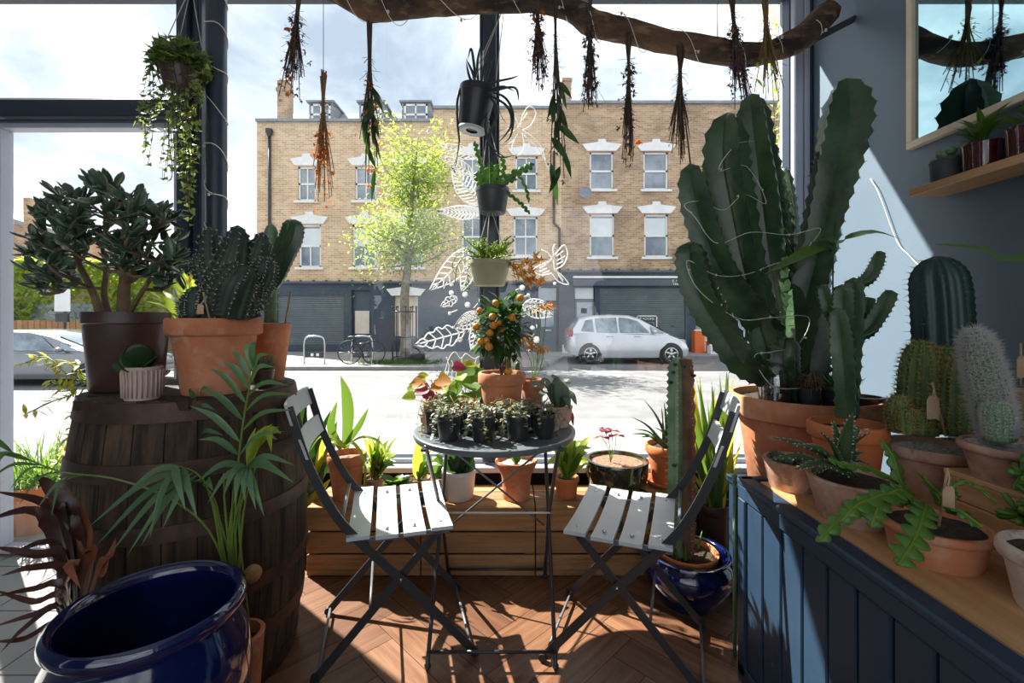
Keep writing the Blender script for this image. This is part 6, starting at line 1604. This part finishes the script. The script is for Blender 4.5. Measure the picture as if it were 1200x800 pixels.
for pts, W in (([(100, 650, 1.13), (95, 610, 1.15), (78, 570, 1.16)], .045), ([(108, 655, 1.12), (100, 640, 1.13), (85, 575, 1.15)], .035), ([(115, 670, 1.1), (130, 650, 1.12), (136, 630, 1.13)], .03), ([(112, 680, 1.1), (122, 672, 1.1), (128, 655, 1.1)], .025), ([(80, 690, 1.1), (92, 665, 1.08), (80, 662, 1.06), (95, 690, 1.04)], .035)): strap(m, pts, W*.8)
m.build('young_leaves', M['leaf_rust'], t)
# grass planter outside the glass door
gb = V((-2.95, 2.86, ZP)); t, z = potted('grass_planter', 'orange terracotta planter of fine grass outside the glass door', 'planter', tuple(gb), .24, .19, .30, 'terra_red', 'rim')
m = MB()
for i in range(420):
    a = R.uniform(0, 6.28); rr = R.uniform(0, .2); p = V((rr*math.cos(a), rr*math.sin(a), z)); m.leaf(p, (math.cos(a)*.6+R.gauss(0, .3), math.sin(a)*.6+R.gauss(0, .3), 1.2), R.uniform(.25, .42), .007, 1.2, n=5, shape='strap')
m.build('foliage', M['leaf_mid'], t)

# ------------------------------------------------------------------ hanging pots
def cords(root, z, r, top, n=3, nm='cord'):
    m = MB()
    for i in range(n): a = 2*PI*i/n+.4; m.tube([V((r*math.cos(a), r*math.sin(a), z)), V(top)], .0022, 5)
    m.ball(V(top), .006, 6); m.build(nm, M['rope'], root)
hb = V((XS(553, 2.28), 2.28, 2.125)); t = thing('hanging_pot', 'black hanging pot of dark strappy leaves at the top of the central window post', 'hanging plant', tuple(hb), 'hanging pots on the central window post', tilt=(0, math.radians(9)))
z = pot(t, .092, .068, .205, 'black_plastic', 'nursery')
m = MB(); m.lathe([(.03, -.006), (.069, -.006), (.069, .004), (.03, .004)], n=28); m.build('base_ring', M['slat_grey'], t)
cords(t, .2, .088, (.06, .03, .66)); m = MB(); m.tube([(.06, .03, .66), (.06, .03, ZC-hb.z-.03)], .003, 6); m.build('hook', M['metal_dark'], t)
m = MB()
for pts in ([(550, 100), (545, 80), (538, 58), (536, 72)], [(553, 100), (548, 75), (548, 48)], [(556, 100), (556, 78), (560, 58)], [(560, 100), (562, 76), (568, 62)], [(548, 102), (540, 90), (534, 74)], [(558, 100), (572, 92), (590, 85), (598, 80)], [(562, 104), (585, 108), (598, 125), (600, 150), (592, 163)], [(565, 106), (595, 95), (604, 112)], [(548, 106), (536, 100), (531, 120), (536, 150), (541, 170), (541, 205)], [(560, 106), (590, 118), (598, 140), (585, 165)], [(562, 104), (580, 125), (575, 160), (590, 178), (612, 172)], [(566, 104), (582, 96), (596, 100)], [(551, 100), (543, 84), (533, 70)], [(556, 104), (566, 120), (570, 150), (580, 168), (602, 180)]):
    ps = spl([P(a, b, 2.24+R.gauss(0, .02))-hb for a, b in pts], 18); m.fleshpath(ps, .014, .010, (0, -1, .2), 'strap', 6)
m.build('foliage', M['leaf_velvet'] if False else M['cactus_dark'], t)
hb = V((XS(577, 2.28), 2.28, ZS(250, 2.28))); t = thing('hanging_pot', 'dark grey hanging pot of bright green fishbone cactus on the central window post', 'hanging plant', tuple(hb), 'hanging pots on the central window post')
z = pot(t, .084, .066, .125, 'grey_plastic', 'nursery'); cords(t, .12, .08, (-.02, 0, .46))
m = MB(); mr = MB()
for pts, W, lo in (([(572, 222), (566, 200), (560, 180), (556, 165)], .035, 7), ([(576, 222), (580, 205), (584, 192)], .05, 4), ([(582, 222), (600, 205), (615, 198), (626, 192)], .045, 6), ([(586, 220), (600, 230), (612, 240), (621, 251)], .026, 7), ([(584, 220), (605, 205), (616, 220), (620, 238)], .02, 7), ([(568, 222), (562, 212), (560, 200)], .05, 4), ([(575, 222), (590, 212), (606, 210)], .04, 5), ([(578, 222), (572, 205), (576, 190)], .05, 4), ([(581, 222), (590, 200), (588, 182)], .03, 5)):
    fishbone(m, [P(a, b, 2.25+R.gauss(0, .02))-hb for a, b in pts], W, lo, (R.gauss(0, .2), -1, .2), .004)
m.build('stems', M['fish'], t)
hb = V((XS(574, 2.26), 2.26, ZS(335, 2.26))); t = thing('hanging_pot', 'cream hanging pot of trailing pale succulents with a spray of orange leaves', 'hanging plant', tuple(hb), 'hanging pots on the central window post')
z = pot(t, .104, .074, .125, 'cream_plastic', 'nursery'); cords(t, .12, .1, (0, 0, .40))
m = MB(); ms = MB()
for i in range(46):
    px, py = R.uniform(545, 602), R.uniform(278, 306); e_ = P(px, py, 2.24+R.gauss(0, .05))-hb; s_ = V((R.gauss(0, .035), R.gauss(0, .03), z)); ps = spl([s_, s_.lerp(e_, .5)+V((0, 0, .01)), e_], 7); ms.tube(ps, .0022, 5)
    for p in ps[2:]:
        for j in range(3): m.fleshy(p, (R.gauss(0, 1), R.gauss(0, 1), R.uniform(0, 1)), .02, .007, .005, .2, n=3, m=5, shape='lance')
for pts in ([(560, 302), (545, 300), (536, 312), (533, 330)], [(556, 303), (540, 296), (530, 310), (535, 325)], [(556, 304), (548, 318), (550, 340)], [(590, 302), (600, 312), (603, 325)]):
    ps = spl([P(a, b, 2.2)-hb for a, b in pts], 12); ms.tube(ps, .002, 5)
    for p in ps[3:]: m.fleshy(p, (R.gauss(0, 1), R.gauss(0, 1), R.gauss(0, .5)), .02, .007, .005, .2, n=3, m=5, shape='lance')
ms.build('stem', M['stem_green'], t); m.build('foliage', M['leaf_lime'], t)
m = MB(); ms = MB()
for px, py in ((600, 312), (612, 306), (622, 312), (618, 322), (630, 328), (608, 318), (626, 305), (615, 330)):
    e_ = P(px, py, 2.2)-hb; ms.tube(spl([V((.05, -.03, z)), e_*.6+V((.03, 0, .06)), e_], 7), .0018, 5)
    for j in range(3): a = R.uniform(-1.6, .8); m.outline(e_+V((R.gauss(0, .01), R.gauss(0, .01), R.gauss(0, .01))), (math.cos(a), -.4, math.sin(a)), (R.gauss(0, .4), -1, .5), PALM, R.uniform(.04, .06))
ms.build('orange_stalks', M['twig'], t); m.build('orange_leaves', M['leaf_orange'], t)
# ivy
hb = V((XS(212, 2.2), 2.2, ZS(105, 2.2))); t = thing('hanging_ivy', 'trailing ivy in a brown hanging pot in front of the navy window post', 'hanging plant', tuple(hb))
z = pot(t, .10, .07, .16, 'brown_plastic', 'plain'); cords(t, .155, .095, (.05, 0, .50)); m = MB(); m.tube([(.05, 0, .5), (.05, 0, ZC-hb.z)], .0025, 5); m.build('hanging_wire', M['wire'], t)
IVY = [(0, 0), (.22, -.1), (.5, .12), (.28, .38), (.2, .6), (0, 1.0), (-.2, .6), (-.28, .38), (-.5, .12), (-.22, -.1)]
m = MB(); ms = MB(); RI = random.Random(3)
for i in range(560):
    d = V((RI.gauss(0, 1), RI.gauss(0, 1), abs(RI.gauss(.1, .7)))).normalized(); p = V((0, 0, z-.05))+V((d.x*.13, d.y*.12, d.z*.15))*RI.uniform(.6, 1)
    m.outline(p, d+V((RI.gauss(0, .6), RI.gauss(0, .6), RI.gauss(-.5, .5))), (RI.gauss(0, .5), -.7, .8), IVY, RI.uniform(.03, .048))
for pxe, pye, n in ((225, 255, 5), (215, 240, 5), (205, 215, 4), (190, 200, 4), (172, 180, 4), (160, 125, 3), (235, 185, 3), (222, 225, 4), (180, 150, 4), (200, 180, 4), (212, 200, 4), (240, 120, 3)):
    for q in range(n):
        e_ = P(pxe+RI.gauss(0, 5), pye+RI.gauss(0, 9), 2.2+RI.gauss(0, .06))-hb; a = RI.uniform(0, 6.28)
        ps = spl([(.05*math.cos(a), .05*math.sin(a), z), (.11*math.cos(a)+e_.x*.2, .10*math.sin(a), z-.02), V((e_.x*.8, e_.y, e_.z*.45+.03)), e_], 16); ms.tube(ps, .0013, 4)
        for p in ps[5:]:
            m.outline(p, (RI.gauss(0, 1), RI.gauss(-.3, .7), RI.gauss(-.5, .5)), (RI.gauss(0, .5), -.7, .8), IVY, RI.uniform(.022, .038))
ms.build('stem', M['twig'], t); m.build('foliage', M['leaf_ivy'], t)

# ------------------------------------------------------------------ dried flowers hung from the branch
def dried(label, top, bot, Y, spread, flower, fr, stalks=14, leafy=None, fsize=.012, nf=60, wire_from=None, sub=None, head=.45):
    tp_ = P(top[0], top[1], Y); bt = P(bot[0], bot[1], Y)
    t = thing('dried_bouquet', label, 'dried flowers', tuple(tp_), 'dried flowers hung upside down from the branch')
    ax = bt-tp_; m = MB(); mf = MB(); ml = MB(); rr = random.Random(hash(label) % 1000 if False else len(label)*7+int(top[0]))
    top_z = wire_from if wire_from is not None else ZC
    w_ = MB(); w_.tube([V((0, 0, -.03)), V((0, 0, top_z-tp_.z))], .0016, 5); w_.build('hanging_wire', M['wire'], t)
    ends = []
    for i in range(int(stalks*1.7)):
        a = rr.uniform(0, 6.28); s_ = spread*rr.uniform(.15, 1); L_ = rr.uniform(.6, 1.0)
        e_ = ax*L_+V((s_*math.cos(a), s_*math.sin(a), 0)); st = V((rr.gauss(0, .006), rr.gauss(0, .006), rr.uniform(-.01, .05)))
        ps = spl([st, ax*.3+V((s_*.18*math.cos(a), s_*.18*math.sin(a), 0)), e_], 9); m.tube(ps, [.0036, .0018], 5); ends += ps[int(9*head):]
        for j in range(5):
            p = ps[rr.randint(3, 8)]; m.tube([p, p+V((rr.gauss(0, .02), rr.gauss(0, .02), rr.gauss(-.02, .02)))], .0009, 4)
    for i in range(int(nf*1.5)):
        p = rr.choice(ends)+V((rr.gauss(0, .012), rr.gauss(0, .012), rr.gauss(0, .012))); q_ = fsize*rr.uniform(.9, 1.9)
        for j in range(5): mf.leaf(p, (rr.gauss(0, 1), rr.gauss(0, 1), rr.gauss(-.3, .8)), q_, q_*.55, .5, n=2, shape='ovate')
    m.build('stems', M[fr], t); mf.build('blossoms', M[flower], t)
    if leafy:
        for i in range(leafy[0]):
            p = rr.choice(ends); ml.leaf(p, (rr.gauss(0, .4), rr.gauss(0, .4), -1), leafy[1]*rr.uniform(.7, 1.2), leafy[2], .1, (rr.gauss(0, 1), -1, 0), n=5)
        ml.build('foliage', M[leafy[3]], t)
    if sub:
        ms_ = MB()
        for i in range(sub[0]):
            p = rr.choice(ends[-max(4, len(ends)//3):])+V((rr.gauss(0, .015), rr.gauss(0, .015), rr.gauss(0, .015))); 
            for j in range(16): ms_.leaf(p, (rr.gauss(0, 1), rr.gauss(0, 1), rr.gauss(-.2, .7)), sub[1]*rr.uniform(.7, 1.1), sub[1]*.45, .4, n=2, shape='ovate')
        ms_.build('blossoms', M[sub[2]], t)
    return t
dried('dark dried bunch with small blossoms, hung nearest the round pillar', (350, -8), (340, 118), 2.08, .06, 'dry_brown', 'twig', 16, None, .010, 70, None, (4, .022, 'dry_flower'))
dried('dried stems ending in orange flowers, hung on a long wire over the tan terrace', (379, 95), (377, 238), 2.08, .055, 'dry_flower', 'straw', 14, None, .013, 46, None, (12, .016, 'dry_flower'), head=.7)
dried('dried bunch with long green leaves and orange blooms, above the street tree', (433, 36), (434, 218), 2.08, .055, 'dry_flower', 'twig', 9, (16, .14, .026, 'leaf_dark'), .014, 26, BR[13].z, None, head=.6)
dried('bushy dark dried bunch hung just beside the central window post', (629, -8), (632, 108), 2.06, .05, 'dry_brown', 'twig', 16, None, .011, 80, None, (5, .02, 'dry_flower'))
dried('long thin dried branch with drooping grey green leaves at its end', (650, 2), (655, 212), 2.06, .05, 'dry_brown', 'twig', 8, (14, .17, .034, 'leaf_dark'), .012, 10, None, None, head=.68)
dried('compact dried bunch hung where the branch bends, over the darker terrace', (691, 10), (692, 132), 2.03, .045, 'dry_brown', 'twig', 16, None, .011, 90, None, None, head=.35)
dried('slender dried stems with one bright orange bloom near the tip', (737, 46), (737, 192), 2.06, .04, 'dry_brown', 'twig', 14, None, .012, 50, BR[42].z, (1, .03, 'dry_flower'), head=.55)
dried('bare forked dried twigs without blossoms above the second column of sash windows', (797, 62), (796, 195), 2.06, .055, 'straw', 'twig', 20, None, .006, 30, BR[49].z, None, head=.6)
dried('dried bunch of purple and orange flowers hung above the giant cactus', (856, -8), (872, 128), 2.03, .045, 'dry_purple', 'twig', 18, None, .010, 90, None, (8, .016, 'dry_flower'), head=.6)
dried('wispy dried seed stalks hung between the cactus and the wall', (897, 8), (902, 112), 2.03, .08, 'straw', 'straw', 12, (12, .04, .012, 'leaf_lime'), .006, 24, None, None, head=.4)

# ------------------------------------------------------------------ white drawings on the glass
YD = YW-.004
def W(px, py): return P(px, py, YD)
def drawing(label, lines, r=.0034, dots=(), fills=()):
    t = MB()
    for l in lines:
        n = max(6, len(l)*5); ps = spl([W(*p) for p in l], n); t.tube(ps, r, 5, flat=1.0)
    for (px, py, rad) in dots:
        c = W(px, py); q = rad*YD/F; t.lathe([(0, -.0012), (q, -.0012), (q, .0012), (0, .0012)], c, 14, Matrix.Rotation(PI/2, 3, 'X'))
    o = t.build('window_drawing', M['paint_white']); tag(o, label, 'window drawing', 'white marker drawings on the window'); return o
def leafdraw(a, b, wid, nv, lobes=0, sag=0, stripes=False):
    a = V(a); b = V(b); d = b-a; L_ = d.length; d /= L_; nrm = V((-d.y, d.x)); out = []
    def pt(s, o): q = a+d*(L_*s)+nrm*(o+sag*math.sin(PI*s)); return (q.x, q.y)
    out.append([pt(i/6, 0) for i in range(7)])
    for sg in (-1, 1):
        l = []
        for i in range(25):
            s = i/24; wv = wid*math.sin(PI*s**.8)
            if lobes: wv *= .68+.32*abs(math.sin(PI*lobes*s))
            l.append(pt(s, sg*wv))
        out.append(l)
        for i in range(nv):
            s = (i+.7)/(nv+.4); e_ = min(1, s+.10); wv = wid*math.sin(PI*e_**.8)*.92
            out.append([pt(s, 0), pt((s+e_)/2, sg*wv*.55), pt(e_, sg*wv)])
    return out
drawing('white lobed leaf outline drawn on the glass, left of the citrus tree above the begonia', leafdraw((545, 388), (486, 404), 13, 6, 5))
drawing('white striped leaf drawn on the glass touching the citrus tree', leafdraw((562, 370), (532, 384), 9, 7)+leafdraw((562, 366), (533, 382), 7, 7))
drawing('white striped leaf drawn on the glass beneath the striped leaf by the citrus tree', leafdraw((562, 378), (552, 410), 7, 7))
drawing('large white palm leaf drawn on the glass over the street tree', leafdraw((562, 240), (529, 196), 13, 12)+leafdraw((565, 250), (512, 247), 8, 12))
drawing('white drooping leaf drawn on the glass beside the cream hanging pot', leafdraw((548, 290), (503, 340), 12, 8, 0, -4)+leafdraw((552, 310), (541, 342), 7, 6))
drawing('white small sprig drawn on the glass above the boarded window', leafdraw((536, 348), (516, 359), 6, 5, 3), .0024)
drawing('white moth drawn on the glass beside the orange leaves', [[(644, 306), (652, 296), (661, 287), (665, 298), (660, 310), (650, 316)], [(650, 316), (660, 324), (666, 333), (655, 330), (646, 320)], [(644, 306), (634, 310), (624, 316), (634, 322), (646, 320)], [(648, 300), (650, 318)], [(648, 304), (642, 296), (634, 292)], [(650, 304), (648, 292), (650, 286)],
        [(652, 300), (660, 294)], [(653, 305), (662, 300)], [(652, 310), (660, 306)], [(652, 318), (660, 328)], [(640, 310), (632, 314)], [(641, 314), (632, 318)], [(644, 317), (636, 320)], [(656, 296), (660, 306)], [(654, 322), (660, 330)]])
drawing('white striped banana leaf drawn on the glass behind the citrus tree, towards the silver car', leafdraw((612, 358), (648, 370), 9, 8)+leafdraw((614, 356), (640, 354), 5, 5))
drawing('white hibiscus flower drawn on the glass over the narrow terrace', [[(600, 150), (590, 140), (586, 128), (598, 130), (606, 142), (610, 150)], [(610, 150), (612, 136), (620, 124), (628, 132), (622, 146), (612, 152)], [(600, 150), (588, 152), (578, 162), (588, 170), (602, 164), (608, 154)], [(612, 152), (624, 160), (634, 172), (640, 190)], [(608, 154), (600, 172), (606, 182), (614, 172), (612, 156)], [(606, 150), (618, 132)], [(604, 152), (586, 160)], [(614, 158), (632, 176), (644, 200)]], .0026)
drawing('white fern frond drawn on the glass above the green hanging cactus', leafdraw((560, 185), (512, 168), 7, 9)+leafdraw((556, 205), (518, 182), 7, 9), .0022)
drawing('scatter of white dots and dashes drawn on the glass around the leaf drawings', [[(526, 367), (536, 363)], [(520, 338), (524, 330)], [(602, 341), (608, 338)], [(629, 380), (629, 384)], [(555, 361), (560, 355)], [(622, 395), (626, 391)], [(610, 350), (618, 346), (622, 350)]], .0024,
        dots=[(529, 343, 3), (529, 333, 2.6), (545, 345, 3.4), (548, 357, 3.4), (539, 398, 3), (612, 337, 3.4), (619, 346, 2.4), (629, 398, 4), (624, 384, 2.6), (564, 352, 3), (527, 367, 2.2), (650, 332, 2)])
drawing('faint white scribbled grasses drawn low on the glass near the kerb', [[(520, 440), (526, 420), (533, 412), (540, 420), (546, 414), (556, 420), (566, 416), (572, 428)]]+[[(524+i*5, 441), (526+i*5, 428), (523+i*6, 418+(i % 3)*4)] for i in range(10)], .0016)
